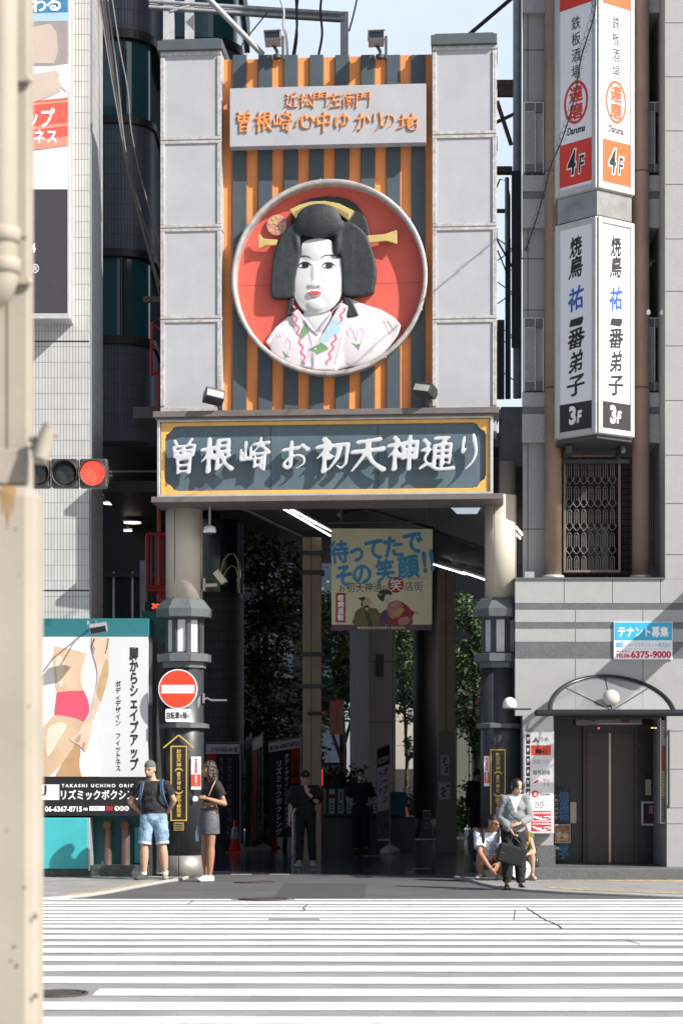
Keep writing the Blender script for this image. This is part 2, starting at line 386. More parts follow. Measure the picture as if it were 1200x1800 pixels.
# ------------------------------------------------------------------ the arcade gate (turned a little to the right)
TH = R(4.5); GO = Vector((-0.02, 33.0, 0))
GM = Matrix.Translation(GO) @ Matrix.Rotation(-TH, 4, 'Z')
GMi = GM.inverted()
def gx(X, Y=1000, yl=0.0):
    """local (x, z) on the plane y=yl of the gate seen at photo pixel X,Y"""
    o = GMi @ Vector((0,0,CAMH)); p = GMi @ P(X, Y, 30); dv = p-o; t = (yl-o.y)/dv.y; q = o+dv*t; return q.x, q.z
def gf(yl): return Matrix.Translation((0, yl, 0)) @ face((0,0,0))       # face of the gate at local y=yl: x right, y up, z to the viewer
def gbox(m, X0, Y0, X1, Y1, y0, y1):
    xa, zb = gx(X0, (Y0+Y1)/2, y0)[0], gx(X0, Y1, y0)[1]; xb, zt = gx(X1, (Y0+Y1)/2, y0)[0], gx(X1, Y0, y0)[1]
    return m.box((xa, y0, zb), (xb, y1, zt))
PANEL = mat('grey cladding panel', (0.385,0.395,0.42), 0.55, var=0.07, scale=2, speck=0.06, stain=0.14, grime=(.35,.3,.27))
TRIM = mat('weathered aluminium trim', (0.55,0.53,0.5), 0.45, 0.4, var=0.3, scale=14, stain=0.35, grime=(0.42,0.2,0.12))
ORANGE = mat('faded orange paint', (0.76,0.285,0.085), 0.55, var=0.09, scale=3, speck=0.05, stain=0.1, grime=(.4,.12,.03))
SLATE = mat('dark slate paint', (0.058,0.08,0.092), 0.55, var=0.12, scale=4, speck=0.08)
CAPM = mat('slate cap', (0.075,0.09,0.1), 0.5, var=0.12)
gate = thing('arcade_gate', 'tall arcade gate with grey pylons and orange and black vertical stripes', 'gate', frame=GM)
yP, yS, yF = -0.42, -0.16, -0.72          # pylon front, stripe wall, name board front
for (X0, X1, Yt, cX0, cX1, cY, rows) in ((283, 389, 92, 277, 391, (70,90), (248,402,562)), (760, 872, 82, 757, 873, (66,82), (238,400,562))):
    a = gx(X0, 500, yP)[0]; b = gx(X1, 500, yP)[0]; zt = gx(X0, Yt, yP)[1]; zb = gx(X0, 724, yP)[1]
    m = MB(); m.box((a, yP, zb-.3), (b, yP+0.8, zt)); py = obj('pylon', m, PANEL, gate)
    t = MB(); zs = [zt-.03] + [gx(X0, r, yP)[1] for r in rows] + [zb+.03]
    for i, z in enumerate(zs):
        if 0 < i < 4:
            for dz in (-.03, .03): t.box((a-.004, yP-.022, z+dz-.022), (b+.004, yP, z+dz+.022))
        else: t.box((a-.004, yP-.022, z-.03), (b+.004, yP, z+.03))
    for i in range(4):
        for x in (a, b):
            t.box((x-.004 if x == a else x-.06, yP-.024, zs[i+1]+.055), (x+.06 if x == a else x+.004, yP, zs[i]-.055))
    for z in zs[1:4]: t.box((a-.012, yP+.003, z-.03), (a-.001, yP+.8, z+.03)); t.box((b+.001, yP+.003, z-.03), (b+.012, yP+.8, z+.03))
    obj('panel_trim', t, TRIM, py, bevel=.004)
    c = MB(); ca, cb = gx(cX0, 80, yP-.06)[0], gx(cX1, 80, yP-.06)[0]
    c.box((ca, yP-.09, zt+.002), (cb, yP+.9, zt+.15)); c.box((ca+.05, yP-.05, zt+.15), (cb-.05, yP+.86, zt+.18))
    obj('pylon_cap', c, CAPM, py, bevel=.008)
# striped wall: orange backing, projecting dark slats
a = gx(388, 500, yS)[0]; b = gx(762, 500, yS)[0]; zt = gx(575, 97, yS)[1]; zb = gx(575, 724, yS)[1]
m = MB(); m.box((a-.02, yS, zb-.3), (b+.02, yS+.25, zt-.03)); obj('striped_wall', m, ORANGE, gate)
sl_c = [421, 466, 511, 556, 601, 646, 691, 734.5]
for i, cX in enumerate(sl_c):
    m = MB(); x = gx(cX, 500, yS-.055)[0]; hw = .105
    m.box((x-hw, yS-.055, zb-.3), (x+hw, yS-.003, gx(cX, 96, yS-.055)[1])); obj('slat', m, SLATE, gate, bevel=.006)
# orange flat strips between slats, with a thin lip
m = MB()
for cX in (397, 443.5, 488.5, 533.5, 578.5, 623.5, 668.5, 713, 755):
    x = gx(cX, 500, yS)[0]
    for s in (-1, 1): m.box((x+s*.075-.008, yS-.018, zb-.3), (x+s*.075+.008, yS-.002, zt-.04))
obj('stripe_lip', m, ORANGE, gate)
# beam behind the name board and the soffit
m = MB(); a = gx(292, 850, yF)[0]; b = gx(864, 850, yF)[0]; zA = gx(575, 733, yF)[1]; zB = gx(575, 874, yF)[1]
m.box((a, yF+.12, zB+.03), (b, .35, zA-.03))
obj('beam', m, mat('brown grey cladding', (0.13,0.115,0.11), 0.6, var=0.15), gate)
# name board with eaves, gilt frame and raised letters
nb = thing('name_sign', 'long slate blue name board with raised silver Japanese letters in a gilt frame', 'sign', frame=GM)
BROWN = mat('brown grey eave', (0.14,0.12,0.115), 0.55, var=0.15, stain=0.1)
m = MB(); e0, e1 = gx(270, 735, yF-.12)[0], gx(876, 735, yF-.12)[0]
m.box((e0, yF-.18, zA), (e1, yF+.5, zA+.09)); m.box((e0+.03, yF-.14, zA-.03), (e1-.03, yF+.3, zA))
f0, f1 = gx(267, 876, yF-.2)[0], gx(884, 876, yF-.2)[0]
m.box((f0, yF-.26, zB-.085), (f1, yF+.75, zB)); obj('eave', m, BROWN, nb, bevel=.006)
m = MB()
sa, sb = gx(278, 800, yF)[0], gx(866, 800, yF)[0]
for z in (zA-.055, zB+.004): m.box((sa, yF-.09, z), (sb, yF-.02, z+.045))
for x in (sa, sb-.045): m.box((x, yF-.088, zB+.05), (x+.045, yF-.022, zA-.056))
obj('silver_frame', m, ALU, nb, bevel=.006)
m = MB(); m.box((sa+.05, yF, zB+.05), (sb-.05, yF+.119, zA-.057)); 
BOARD = mat('slate blue board', (0.085,0.125,0.155), 0.5, var=0.12, scale=2.5, speck=0.08, stain=0.12, grime=(0.2,0.25,0.28))
bd = obj('board', m, BOARD, nb)
m = MB()
for X in (476, 664): x = gx(X, 800, yF)[0]; m.box((x-.006, yF-.003, zB+.13), (x+.006, yF-.0005, zA-.13))
obj('board_seam', m, mat('seam', (0.03,0.04,0.05), 0.7, var=0), bd)
# gilt frame with scooped corners
ix0, ix1, iz0, iz1 = sa+.055, sb-.055, zB+.055, zA-.062
m = MB(); fw = .055; rr = .20
def arc(cx, cz, a0, a1, r, n=8): return [(cx+r*math.cos(R(a0+(a1-a0)*k/n)), cz+r*math.sin(R(a0+(a1-a0)*k/n))) for k in range(n+1)]
FM = gf(yF)
# four strips and four quarter-round corners
for (x0, z0, x1, z1) in ((ix0+rr+.05, iz0, ix1-rr-.05, iz0+fw), (ix0+rr+.05, iz1-fw, ix1-rr-.05, iz1), (ix0, iz0+rr+.05, ix0+fw, iz1-rr-.05), (ix1-fw, iz0+rr+.05, ix1, iz1-rr-.05)):
    rect(m, FM, x0, z0, x1, z1, .001, .05)
for (cx, cz, a0) in ((ix0, iz0, 0), (ix1, iz0, 90), (ix1, iz1, 180), (ix0, iz1, 270)):
    sx = 1 if cx == ix0 else -1; sz = 1 if cz == iz0 else -1
    pl = [(cx, cz)] 
    pts = [(cx+sx*(rr+.05), cz), (cx+sx*(rr+.05), cz+sz*fw)] + [(cx+sx*rr*math.cos(R(q)), cz+sz*rr*math.sin(R(q))) for q in (22, 35, 48, 60, 68)] + [(cx+sx*fw, cz+sz*(rr+.05)), (cx, cz+sz*(rr+.05))]
    pl = pl + pts
    if sx*sz < 0: pl = pl[::-1]
    m.prism(pl, FM, .001, .052)
obj('gilt_frame', m, mat('gilt yellow', (0.72,0.40,0.10), 0.45, var=0.1, stain=0.12), nb, bevel=.006)
# raised letters: brush-like, rounded
def brush(body, cx, cz, w_, h_, bold, depth, vox=.011, tilt=.06, sm=5):
    """one character as a raised, brush-like shape: heavier strokes, rounded corners, rising to the right"""
    v, f = glyph(body, 0.0, 0.1, res=4); lo, hi = v.min(0), v.max(0); mid = (lo+hi)/2; mb = MB(); ph = (hash_(body) % 7)*.9
    ex, ey = hi[0]-lo[0], hi[1]-lo[1]
    offs = [(0,0)]+[(bold*math.cos(2*math.pi*k/6), bold*math.sin(2*math.pi*k/6)) for k in range(6)]
    for i, (dx, dy) in enumerate(offs):
        pts = []
        for p in v:
            u = (p[0]-mid[0])/ex; q = (p[1]-mid[1])/ey; k_ = .62+.55*math.sin(4.2*u+3.1*q+ph)**2          # stroke weight varies across the character
            u += dx/ex*k_; q += dy/ey*k_
            q2 = q+tilt*u+.03*math.sin(5*q+2*u+ph); u2 = u+.03*math.sin(6*q+1+ph)+.10*q
            pts.append((cx+u2*w_, cz+q2*h_, depth*(p[2]+.1)/.2))
        mb.add(pts, f)
    me = mb.mesh('t'); bm = bmesh.new(); bm.from_mesh(me)
    bmesh.ops.remove_doubles(bm, verts=bm.verts, dist=1e-6); bm.to_mesh(me); bm.free()
    o = bpy.data.objects.new('t', me); C.objects.link(o); md = o.modifiers.new('r', 'REMESH'); md.mode = 'VOXEL'; md.voxel_size = vox
    ms = o.modifiers.new('s', 'SMOOTH'); ms.iterations = sm; ms.factor = .5
    r = baked(o); bpy.data.objects.remove(o); return r
def hash_(s_): return sum(ord(ch_) for ch_ in s_)
# characters drawn as brush strokes on a 100 x 100 grid: points x,y; a trailing t tapers off, a leading s bends smoothly
STROKES = {
'曽':"22,97 31,83 t|74,98 61,82 t|20,79 25,52|20,79 83,81 77,52|50,80 50,54|25,66 77,67|25,53 77,54|32,42 35,4|32,42 71,44 67,3|36,24 67,25|36,7 67,7",
'根':"3,66 45,70|25,97 25,3|s24,64 17,46 3,32 t|29,57 43,42|52,90 87,92 85,57|53,74 85,75|53,57 85,58|53,91 53,10|53,10 71,22 t|90,46 70,34 t|s63,56 76,26 99,6",
'崎':"20,88 20,40|4,66 5,38 37,42|37,72 37,40|45,80 97,83|s71,97 66,76 47,60 t|73,76 94,61|41,52 99,55|52,40 53,19|52,40 75,41 73,19|53,21 73,21|86,54 86,6 73,13 t",
'お':"6,70 58,75|s35,96 34,60 34,16 22,9 11,22 28,40 58,50 80,40 80,20 56,5 t|73,84 93,68",
'初':"24,98 33,87|5,74 43,79 6,40 t|27,62 27,1|30,53 43,42|41,67 32,57 t|47,76 94,79 90,20 77,6 65,15 t|s71,77 63,38 40,4 t",
'天':"20,86 83,91|6,58 94,63|s51,89 46,56 6,4 t|s50,58 66,28 99,4",
'神':"22,98 31,87|3,72 41,77 5,38 t|25,60 25,1|29,52 43,40|51,77 54,33|51,77 96,80 91,33|54,55 91,57|54,36 91,37|72,98 72,-2",
'通':"9,90 22,77|s5,61 25,62 13,38 24,22 t|s1,12 24,22 52,7 99,7|42,92 84,93 66,79 t|41,72 41,20|41,72 90,75 88,20 77,25 t|43,56 87,57|43,40 87,41|65,80 65,20",
'り':"s26,92 20,50 36,60 t|s64,96 76,50 64,20 34,-2 t",
'心':"15,56 5,22|s33,70 37,22 60,8 82,14 84,38 t|46,78 57,58|74,68 95,42",
'中':"12,75 17,37|12,75 89,79 84,37|17,40 84,41|50,100 50,-2",
'ゆ':"s15,82 10,40 18,16 24,32 t|s18,52 40,80 72,80 88,56 74,30 46,30 40,46 t|s58,98 62,50 40,0 t",
'か':"6,66 62,71 56,20 38,4 26,16 t|s40,97 31,50 6,8 t|74,80 96,50",
'の':"s56,80 46,40 26,15 9,34 18,64 48,84 82,72 93,44 76,18 52,4 t",
'地':"4,64 43,68|23,94 23,24|3,18 44,34 t|43,50 98,64 94,34 82,38 t|70,97 70,26|s53,74 53,22 66,6 92,6 99,28 t",
'近':"9,90 22,77|s5,61 25,62 13,38 24,22 t|s1,12 24,22 52,7 99,7|86,94 50,85|s50,85 48,50 36,26 t|50,62 98,65|75,62 75,18",
'松':"3,66 45,70|25,97 25,3|s24,64 17,46 3,32 t|29,57 43,42|s63,90 58,70 45,54 t|s76,92 86,72 99,56|72,50 51,12 92,20|82,34 98,8",
'門':"8,94 8,2|8,93 41,94 41,60|8,77 41,77|8,61 41,61|59,60 59,94 92,94 92,3 80,9 t|59,77 92,77|59,61 92,61",
'左':"6,74 96,79|s51,98 40,54 4,12 t|40,45 90,47|63,45 63,8|26,5 98,8",
'衛':"24,98 5,76 t|27,75 5,50 t|17,58 17,1|34,84 65,85|50,98 50,84|32,70 69,71|37,60 62,60 62,46 37,46 37,60|32,34 69,35|50,46 50,1|34,20 66,20|74,86 97,88|70,60 99,63|86,61 86,4 77,10 t"}
def brush_strokes(ch, cx, cz, w_, h_, depth, vox, wt=6.0, sm=3):
    wt *= {'曽':.66,'崎':.70,'衛':.58,'門':.72,'通':.84,'根':.88,'近':.85,'松':.9,'神':.95}.get(ch, 1.0)
    mb = MB(); rn = random.Random(ord(ch)); dep = depth
    al = [tuple(map(float, p.split(','))) for st in STROKES[ch].split('|') for p in st.strip('st ').split()]
    bx0, bx1 = min(a for a, b in al)-wt*.8, max(a for a, b in al)+wt*.8; by0, by1 = min(b for a, b in al)-wt*.6, max(b for a, b in al)+wt*.6
    fx, fy = 100/(bx1-bx0), 100/(by1-by0)
    for st in STROKES[ch].split('|'):
        sm_ = st[0] == 's'; tp = st.endswith('t'); pts = [tuple(map(float, p.split(','))) for p in st.strip('st ').split()]
        if sm_:
            q_ = smooth_open(pts, 6)
        else: q_ = pts
        seg = [math.dist(a, b) for a, b in zip(q_, q_[1:])]; T = sum(seg); N = max(6, int(T/2.2)); k = wt*rn.uniform(.9,1.12)
        for i in range(N+1):
            t_ = i/N; d_ = t_*T; j = 0
            while j < len(seg)-1 and d_ > seg[j]: d_ -= seg[j]; j += 1
            f_ = d_/(seg[j] or 1); x = q_[j][0]+(q_[j+1][0]-q_[j][0])*f_; y = q_[j][1]+(q_[j+1][1]-q_[j][1])*f_
            r = k*(1.12-.34*math.sin(math.pi*min(1, t_*1.0))); 
            if t_ < .12: r *= .72+2.4*t_
            if tp: r *= 1-.72*max(0, (t_-.45)/.55)**1.2
            pl = []
            for a_ in range(10):
                a = 2*math.pi*a_/10; u, v = r*math.cos(a), r*.74*math.sin(a); c_, s_ = .9, .42; u, v = u*c_-v*s_, u*s_+v*c_
                X_, Y_ = (x-bx0)*fx+u*100/max(60,bx1-bx0), (y-by0)*fy+v; pl.append((cx+(X_/100-.5+.05*((Y_-50)/100))*w_, cz+(Y_/100-.5+.05*((X_-50)/100))*h_))
            mb.prism(pl, Matrix.Identity(4), 0, dep)
    o = bpy.data.objects.new('t', mb.mesh('t')); C.objects.link(o); md = o.modifiers.new('r', 'REMESH'); md.mode = 'VOXEL'; md.voxel_size = vox
    ms = o.modifiers.new('s', 'SMOOTH'); ms.iterations = sm; ms.factor = .5
    r = baked(o); bpy.data.objects.remove(o); return r
def smooth_open(pts, n):
    P_ = [np.array(p) for p in pts]; out = []
    for i in range(len(P_)-1):
        p0, p1, p2, p3 = P_[max(i-1,0)], P_[i], P_[i+1], P_[min(i+2,len(P_)-1)]
        for k in range(n): t = k/n; out.append(tuple(0.5*((2*p1)+(p2-p0)*t+(2*p0-5*p1+4*p2-p3)*t*t+(3*p1-p0-3*p2+p3)*t**3)))
    return out+[tuple(P_[-1])]
LETTER = mat('silver letter', (0.52,0.53,0.55), 0.45, var=0.05, stain=0.05)
def letters(chars, Ycs, yl, stand, depth, mm, parent, bold, frame_yl, vox=.011, wt=6.0):
    for ch, Xc, Yc, wX, hY in chars:
        x, z = gx(Xc, Yc, yl-stand); sc = gx(Xc+wX, Yc, yl-stand)[0]-x; sh = z-gx(Xc, Yc+hY, yl-stand)[1]
        me = brush_strokes(ch, 0, 0, sc, sh, depth, vox, wt)
        me.transform(Matrix.Translation((x, yl-stand, z)) @ face((0,0,0)))
        link('letter', me, mm, parent)
letters([('曽',324,803,42,62),('根',382,800,60,62),('崎',448,800,54,62),('お',519,801,50,52),('初',584,800,62,62),('天',647,801,64,60),('神',707,797,58,62),('通',768,798,64,60),('り',824,796,30,64)], 0, yF, .10, .065, LETTER, nb, 0, yF, .012, 8.8)
# plaque on the stripes
yQ = yS-.34
pq = thing('plaque_sign', 'pale grey plaque with orange Japanese lettering across the top of the stripes', 'sign', frame=GM)
m = MB(); xa, zt2 = gx(404, 152, yQ); xb, zb2 = gx(748, 250, yQ); m.box((xa, yQ, zb2), (xb, yS-.132, gx(575,151,yQ)[1]))
obj('panel', m, PANEL, pq, bevel=.004)
ORL = mat('orange letter', (0.66,0.24,0.07), 0.55, var=0.1)
letters([(c, 512+i*25.2, 176, 25, 27) for i, c in enumerate('近松門左衛門')], 0, yQ, .004, .022, ORL, pq, 0, yQ, .0075, 7.6)
letters([(c, X, 214, w_, h_) for c, X, w_, h_ in zip('曽根崎心中ゆかりの地', (429,463,497,536,569,601,637,663,681,717), (26,34,34,36,28,27,28,16,27,38), (40,38,40,27,38,32,33,36,25,32))], 0, yQ, .004, .022, ORL, pq, 0, yQ, .0085, 8.0)
# ---------------- round relief
yD = yS-.078; yR = yS-.31
cx, cz = gx(578, 487, yR); rad = gx(578+173, 487, yR)[0]-cx
rl = thing('relief_roundel', 'round relief of a white faced woman in pink kimono on a red disc', 'relief', frame=GM)
CORAL = mat('coral red paint', (0.60,0.10,0.07), 0.5, var=0.1, scale=2, speck=0.06, stain=0.1, grime=(.5,.2,.16))
RM = Matrix.Translation((cx, yD, cz)) @ face((0,0,0)) @ Matrix.Diagonal((1,1,.62,1))       # x right, y up, z out
m = MB(); m.prism(disc(0,0,rad-.06,72), RM, 0, .03); 
dk = obj('disc', m, CORAL, rl)
m = MB(); rect(m, RM, -rad+.09, -.062, rad-.09, -.056, .031, .033); obj('disc_seam', m, mat('disc seam', (0.25,0.05,0.04), .7, var=0), dk)
m = MB(); n = 96; prof = [(rad-.075,.031),(rad-.07,.36),(rad-.055,.38),(rad-.03,.385),(rad-.004,.38),(rad,.36),(rad-.012,.28),(rad-.01,.2),(rad-.02,-.06)]
vs = []; fs = []
for k in range(n):
    for r_, z_ in prof: vs.append(RM @ Vector((r_*math.cos(2*math.pi*k/n), r_*math.sin(2*math.pi*k/n), z_)))
for k in range(n):
    for j in range(len(prof)-1):
        p0, p1 = k*len(prof)+j, ((k+1) % n)*len(prof)+j; fs.append([p0, p1, p1+1, p0+1])
m.add(vs, fs, True); m2 = MB()
rim = obj('rim', m, mat('grey metal rim', (0.46,0.44,0.42), 0.45, 0.35, var=0.3, scale=7, stain=0.4, grime=(.5,.3,.2)), rl)
for a in (35, 95, 160, 205, 235, 270, 305, 340): m2.ball(RM @ Vector((rad*math.cos(R(a)), rad*math.sin(R(a)), .33)), .018, n=8, m=6)
obj('rim_bolt', m2, GALV, rim)
KS = rad/173.0                                              # metres per photo pixel on the roundel
def q(X, Y): return ((X-578)*KS, (487-Y)*KS)                # photo pixel -> roundel plane
def sh(pts, t0, t1, mb=None):                               # outline in pixels extruded t0..t1
    mb = mb or MB(); pl = [q(*p) for p in pts]
    ar = sum(a[0]*b[1]-b[0]*a[1] for a, b in zip(pl, pl[1:]+pl[:1]))
    if ar < 0: pl = pl[::-1]
    return mb.prism(pl, RM, t0, t1)
def smooth_poly(pts, n=6):
    out = []; N = len(pts)
    for i in range(N):
        p0, p1, p2, p3 = [np.array(pts[(i+k-1) % N], float) for k in range(4)]
        for k in range(n):
            t = k/n; out.append(tuple(0.5*((2*p1)+(-p0+p2)*t+(2*p0-5*p1+4*p2-p3)*t*t+(-p0+3*p1-3*p2+p3)*t**3)))
    return out
def lump(m, X, Y, z, rx, ry, rz, ang=0):
    p = RM @ Vector((*q(X, Y), z)); M = RM.to_3x3() @ Matrix.Rotation(R(ang), 3, 'Z')
    m.ball(p, (rx*KS, ry*KS, rz), M, 28, 18); return m
HAIR = mat('painted black hair', (0.02,0.025,0.027), 0.62, var=0.45, scale=7, speck=0.2, bump=.25, bscale=30, stain=.25, grime=(.07,.085,.09))
# back bun and side wings of the hair
m = MB(); sh(smooth_poly([(508,398),(512,365),(535,346),(575,340),(612,347),(636,370),(648,405),(640,440),(580,450),(515,440)]), .03, .14, m)
hr = link('hair', melt(m, .018, 6, 'hair'), HAIR, rl)
m = MB(); sh(smooth_poly([(524,388),(505,396),(492,412),(480,440),(475,480),(474,512),(480,521),(508,521),(517,514),(520,480),(528,440)], 4), .03, .30, m)
sh(smooth_poly([(592,392),(612,388),(632,400),(646,418),(657,450),(661,480),(657,505),(654,515),(628,520),(603,516),(600,480),(597,440)], 4), .03, .30, m)
lump(m, 559, 386, .29, 42, 31, .17); lump(m, 559, 394, .28, 45, 22, .15); lump(m, 521, 424, .25, 6.5, 24, .09, 8); lump(m, 593, 424, .25, 8, 26, .09, -6)
me = melt(m, .016, 12, 'hair'); link('front_hair', me, HAIR, rl)
for pts in ([(508,521),(500,552),(514,551),(516,520)], [(602,519),(607,557),(630,553),(615,521)]):
    m = MB(); sh(pts, .1, .26, m); link('hair_lock', melt(m, .014, 2, 'lock'), HAIR, rl)
# face
FACE = mat('white painted face', (0.58,0.585,0.585), 0.55, var=0.08, scale=5, speck=0.05, stain=0.05)
m = MB(); sh(smooth_poly([(530,424),(546,417),(565,416),(582,422),(585,440),(592,452),(600,452),(604,480),(602,505),(595,525),(578,543),(556,549),(534,544),(520,528),(512,505),(511,475),(516,452),(526,450),(528,438)], 4), .04, .26, m)
lump(m, 557, 494, .215, 47, 56, .12); lump(m, 556, 444, .22, 29, 27, .10); lump(m, 555, 532, .27, 17, 13, .065)
lump(m, 552, 484, .30, 7, 24, .055); lump(m, 552, 499, .335, 8, 6.5, .045); lump(m, 545, 501, .335, 5, 4, .035); lump(m, 560, 501, .335, 5, 4, .035)
lump(m, 552, 515, .335, 13, 4, .035)
lump(m, 556, 560, .12, 30, 26, .10)
fm = melt(m, .012, 11, 'face'); fo = link('face', fm, FACE, rl)
bv = BVHTree.FromPolygons([v.co[:] for v in fm.vertices], [p.vertices[:] for p in fm.polygons])
def onface(pts, off=.006, mb=None, bvh=None, thick=.004):
    mb = mb or MB(); out = []
    for p in pts:
        a = RM @ Vector((*q(*p), 1.0)); h = (bvh or bv).ray_cast(a, (RM.to_3x3() @ Vector((0,0,-1))).normalized())[0]
        out.append((h if h is not None else RM @ Vector((*q(*p), .3))) + RM.to_3x3() @ Vector((0,0,off)))
    back = RM.to_3x3() @ Vector((0,0,-.03))
    n = len(out); c = sum(out, Vector())/n
    mb.add(out+[p+back for p in out]+[c], [[2*n, i, (i+1) % n] for i in range(n)]+[[i, n+i, n+(i+1) % n, (i+1) % n] for i in range(n)], False); return mb
def strip(pts, ws, mb, bvh=None, off=.006):
    """painted line of varying width (px) laid on the relief"""
    for i in range(len(pts)-1):
        (x0,y0),(x1,y1) = pts[i], pts[i+1]; l = math.hypot(x1-x0, y1-y0) or 1; nx, ny = -(y1-y0)/l, (x1-x0)/l
        w0, w1 = (ws[i], ws[i+1]) if isinstance(ws, list) else (ws, ws)
        onface([(x0+nx*w0/2, y0+ny*w0/2), (x1+nx*w1/2, y1+ny*w1/2), (x1-nx*w1/2, y1-ny*w1/2), (x0-nx*w0/2, y0-ny*w0/2)], off, mb, bvh)
    return mb
for side, cX, cY in ((-1, 535, 464.5), (1, 577, 466)):
    m = MB(); onface([(cX+11*math.cos(a), cY+(5 if math.sin(a) < 0 else 4.4)*math.sin(a)) for a in [2*math.pi*k/20 for k in range(20)]], .007, m)
    e = obj('eye', m, mat('eye white', (0.75,0.75,0.74), .4, var=0), fo)
    m = MB(); onface([(cX+1+6.4*math.cos(2*math.pi*k/16), cY-.3+5.0*math.sin(2*math.pi*k/16)) for k in range(16)], .012, m); obj('pupil', m, INK, e)
    m = MB(); strip([(cX-11.5,cY+1),(cX-8,cY-3.4),(cX-2,cY-5.6),(cX+4,cY-5),(cX+9,cY-2.2),(cX+12,cY+.8)], [1,2.2,2.8,2.8,2.2,1], m, None, .013)
    strip([(cX-9,cY+2.5),(cX,cY+4.7),(cX+8,cY+2.5)], .7, m, None, .012); obj('eyelid_line', m, INK, e)
m = MB(); strip([(516,452),(522,449),(530,447.5),(538,448),(546,452)], [.8,1.6,2,1.6,.8], m); strip([(563,452),(570,448),(580,446.5),(590,448),(597,452)], [.8,1.6,2,1.6,.8], m); obj('eyebrow', m, INK, fo)
m = MB(); onface([(539,514),(547,510.5),(552,511.5),(557,510.5),(566,514),(558,516),(546,516)], .022, m); obj('upper_lip', m, mat('lip red', (0.52,0.05,0.07), .4, var=0), fo)
m = MB(); onface([(542,516.5),(552,517),(563,516.5),(556,521.5),(548,521.5)], .022, m); obj('lower_lip', m, mat('lip pink', (0.68,0.32,0.33), .4, var=0), fo)
m = MB(); onface([(544,500.5),(548,502),(546.5,503),(543.5,502)], .005, m); onface([(556,502),(561,500.5),(561,502.5),(557.5,503)], .005, m); obj('nostril', m, mat('nostril', (0.2,0.17,0.16), .6, var=0), fo)
# kimono
KIM = mat('pink kimono paint', (0.64,0.585,0.615), 0.55, var=0.05, scale=4, speck=0.05)
def circ_clip(pts, r=163.5):
    out = []
    for X, Y in pts:
        d = math.hypot(X-578, Y-487); s_ = min(1, r/d) if d else 1; out.append((578+(X-578)*s_, 487+(Y-487)*s_))
    return out
m = MB(); outer = circ_clip([(464,596),(480,572),(500,555),(514,538),(530,560),(556,588),(580,560),(606,528),(618,522),(640,533),(668,542),(690,555),(704,570),(699,590),(680,612),(650,630),(620,640),(578,650),(540,645),(505,630),(480,612)])
sh(outer, .03, .17, m); lump(m, 520, 605, .15, 48, 40, .10); lump(m, 625, 595, .15, 58, 48, .12); lump(m, 570, 615, .15, 50, 36, .12)
sh(circ_clip([(510,545),(522,540),(560,590),(546,645),(532,642)]), .16, .24, m); sh(circ_clip([(598,530),(612,536),(590,650),(548,648),(552,610)]), .16, .27, m)
km = melt(m, .016, 5, 'kimono')
kc, kn = RM @ Vector((0,0,0)), RM.to_3x3()
bm = bmesh.new(); bm.from_mesh(km); RMi = RM.inverted()
for v in bm.verts:
    l = RMi @ v.co; r_ = math.hypot(l.x, l.y)
    if r_ > rad-.085: s_ = (rad-.085)/r_; v.co = RM @ Vector((l.x*s_, l.y*s_, l.z))
bm.to_mesh(km); bm.free()
ko = link('kimono', km, KIM, rl)
kb = BVHTree.FromPolygons([v.co[:] for v in km.vertices], [p.vertices[:] for p in km.polygons])
PKL = mat('rose line', (0.62,0.16,0.24), .55, var=0.05); GRL = mat('leaf green', (0.16,0.29,0.14), .55, var=0.15); BLL = mat('pale blue flower', (0.38,0.56,0.68), .55, var=0.08); LVL = mat('lavender line', (0.42,0.36,0.5), .55, var=0.05); DUST = mat('dusty green line', (0.36,0.37,0.28), .55, var=0.05)
def wavy(x0, y0, x1, y1, n=26, amp=3.2, cyc=6):
    return [(x0+(x1-x0)*k/n+amp*math.sin(2*math.pi*cyc*k/n), y0+(y1-y0)*k/n) for k in range(n+1)]
m = MB(); strip(wavy(514,535,535,638), 3.4, m, kb); strip(wavy(604,540,574,640), 3.4, m, kb); obj('rose_hem', m, PKL, ko)
m = MB(); strip([(538,555),(548,570),(556,588),(562,575),(585,545),(602,528)], 1.6, m, kb); strip([(524,545),(538,570),(546,600),(550,640)], 1.2, m, kb); strip([(612,545),(600,590),(588,640)], 1.2, m, kb); obj('collar_line', m, LVL, ko)
m = MB()
for pts in ([(525,592),(528,578),(536,564),(540,574),(542,582),(536,586),(532,592)], [(541,612),(556,605),(563,600),(572,606),(577,612),(566,617),(556,622),(552,615)], [(618,602),(625,605),(633,603),(630,614)], [(496,614),(504,622),(508,624),(500,625)]): onface(pts, .007, m, kb)
obj('leaf', m, GRL, ko)
m = MB()
for X, Y, r_ in ((586,568,8),(578,573,7),(580,583,8),(590,578,8),(592,562,6),(572,593,6),(566,598,5)): onface([(X+r_*math.cos(2*math.pi*k/12), Y+r_*math.sin(2*math.pi*k/12)) for k in range(12)], .006+.001*random.random(), m, kb)
obj('blue_flower', m, BLL, ko)
m = MB()
for x0, y0, x1, y1 in ((653,562,646,592),(660,562,658,596),(667,562,671,590),(673,562,683,586),(680,562,692,580),(486,588,500,628),(490,586,505,620)): strip([(x0,y0),(x1,y1)], [1.8,1.0], m, kb)
obj('pine_needle', m, DUST, ko)
m = MB(); strip([(612,590),(608,580),(614,574),(620,582),(625,598),(628,580),(635,576),(638,585),(634,602)], .9, m, kb); strip([(500,600),(504,592),(510,598),(508,612)], .9, m, kb); obj('flower_outline', m, LVL, ko)
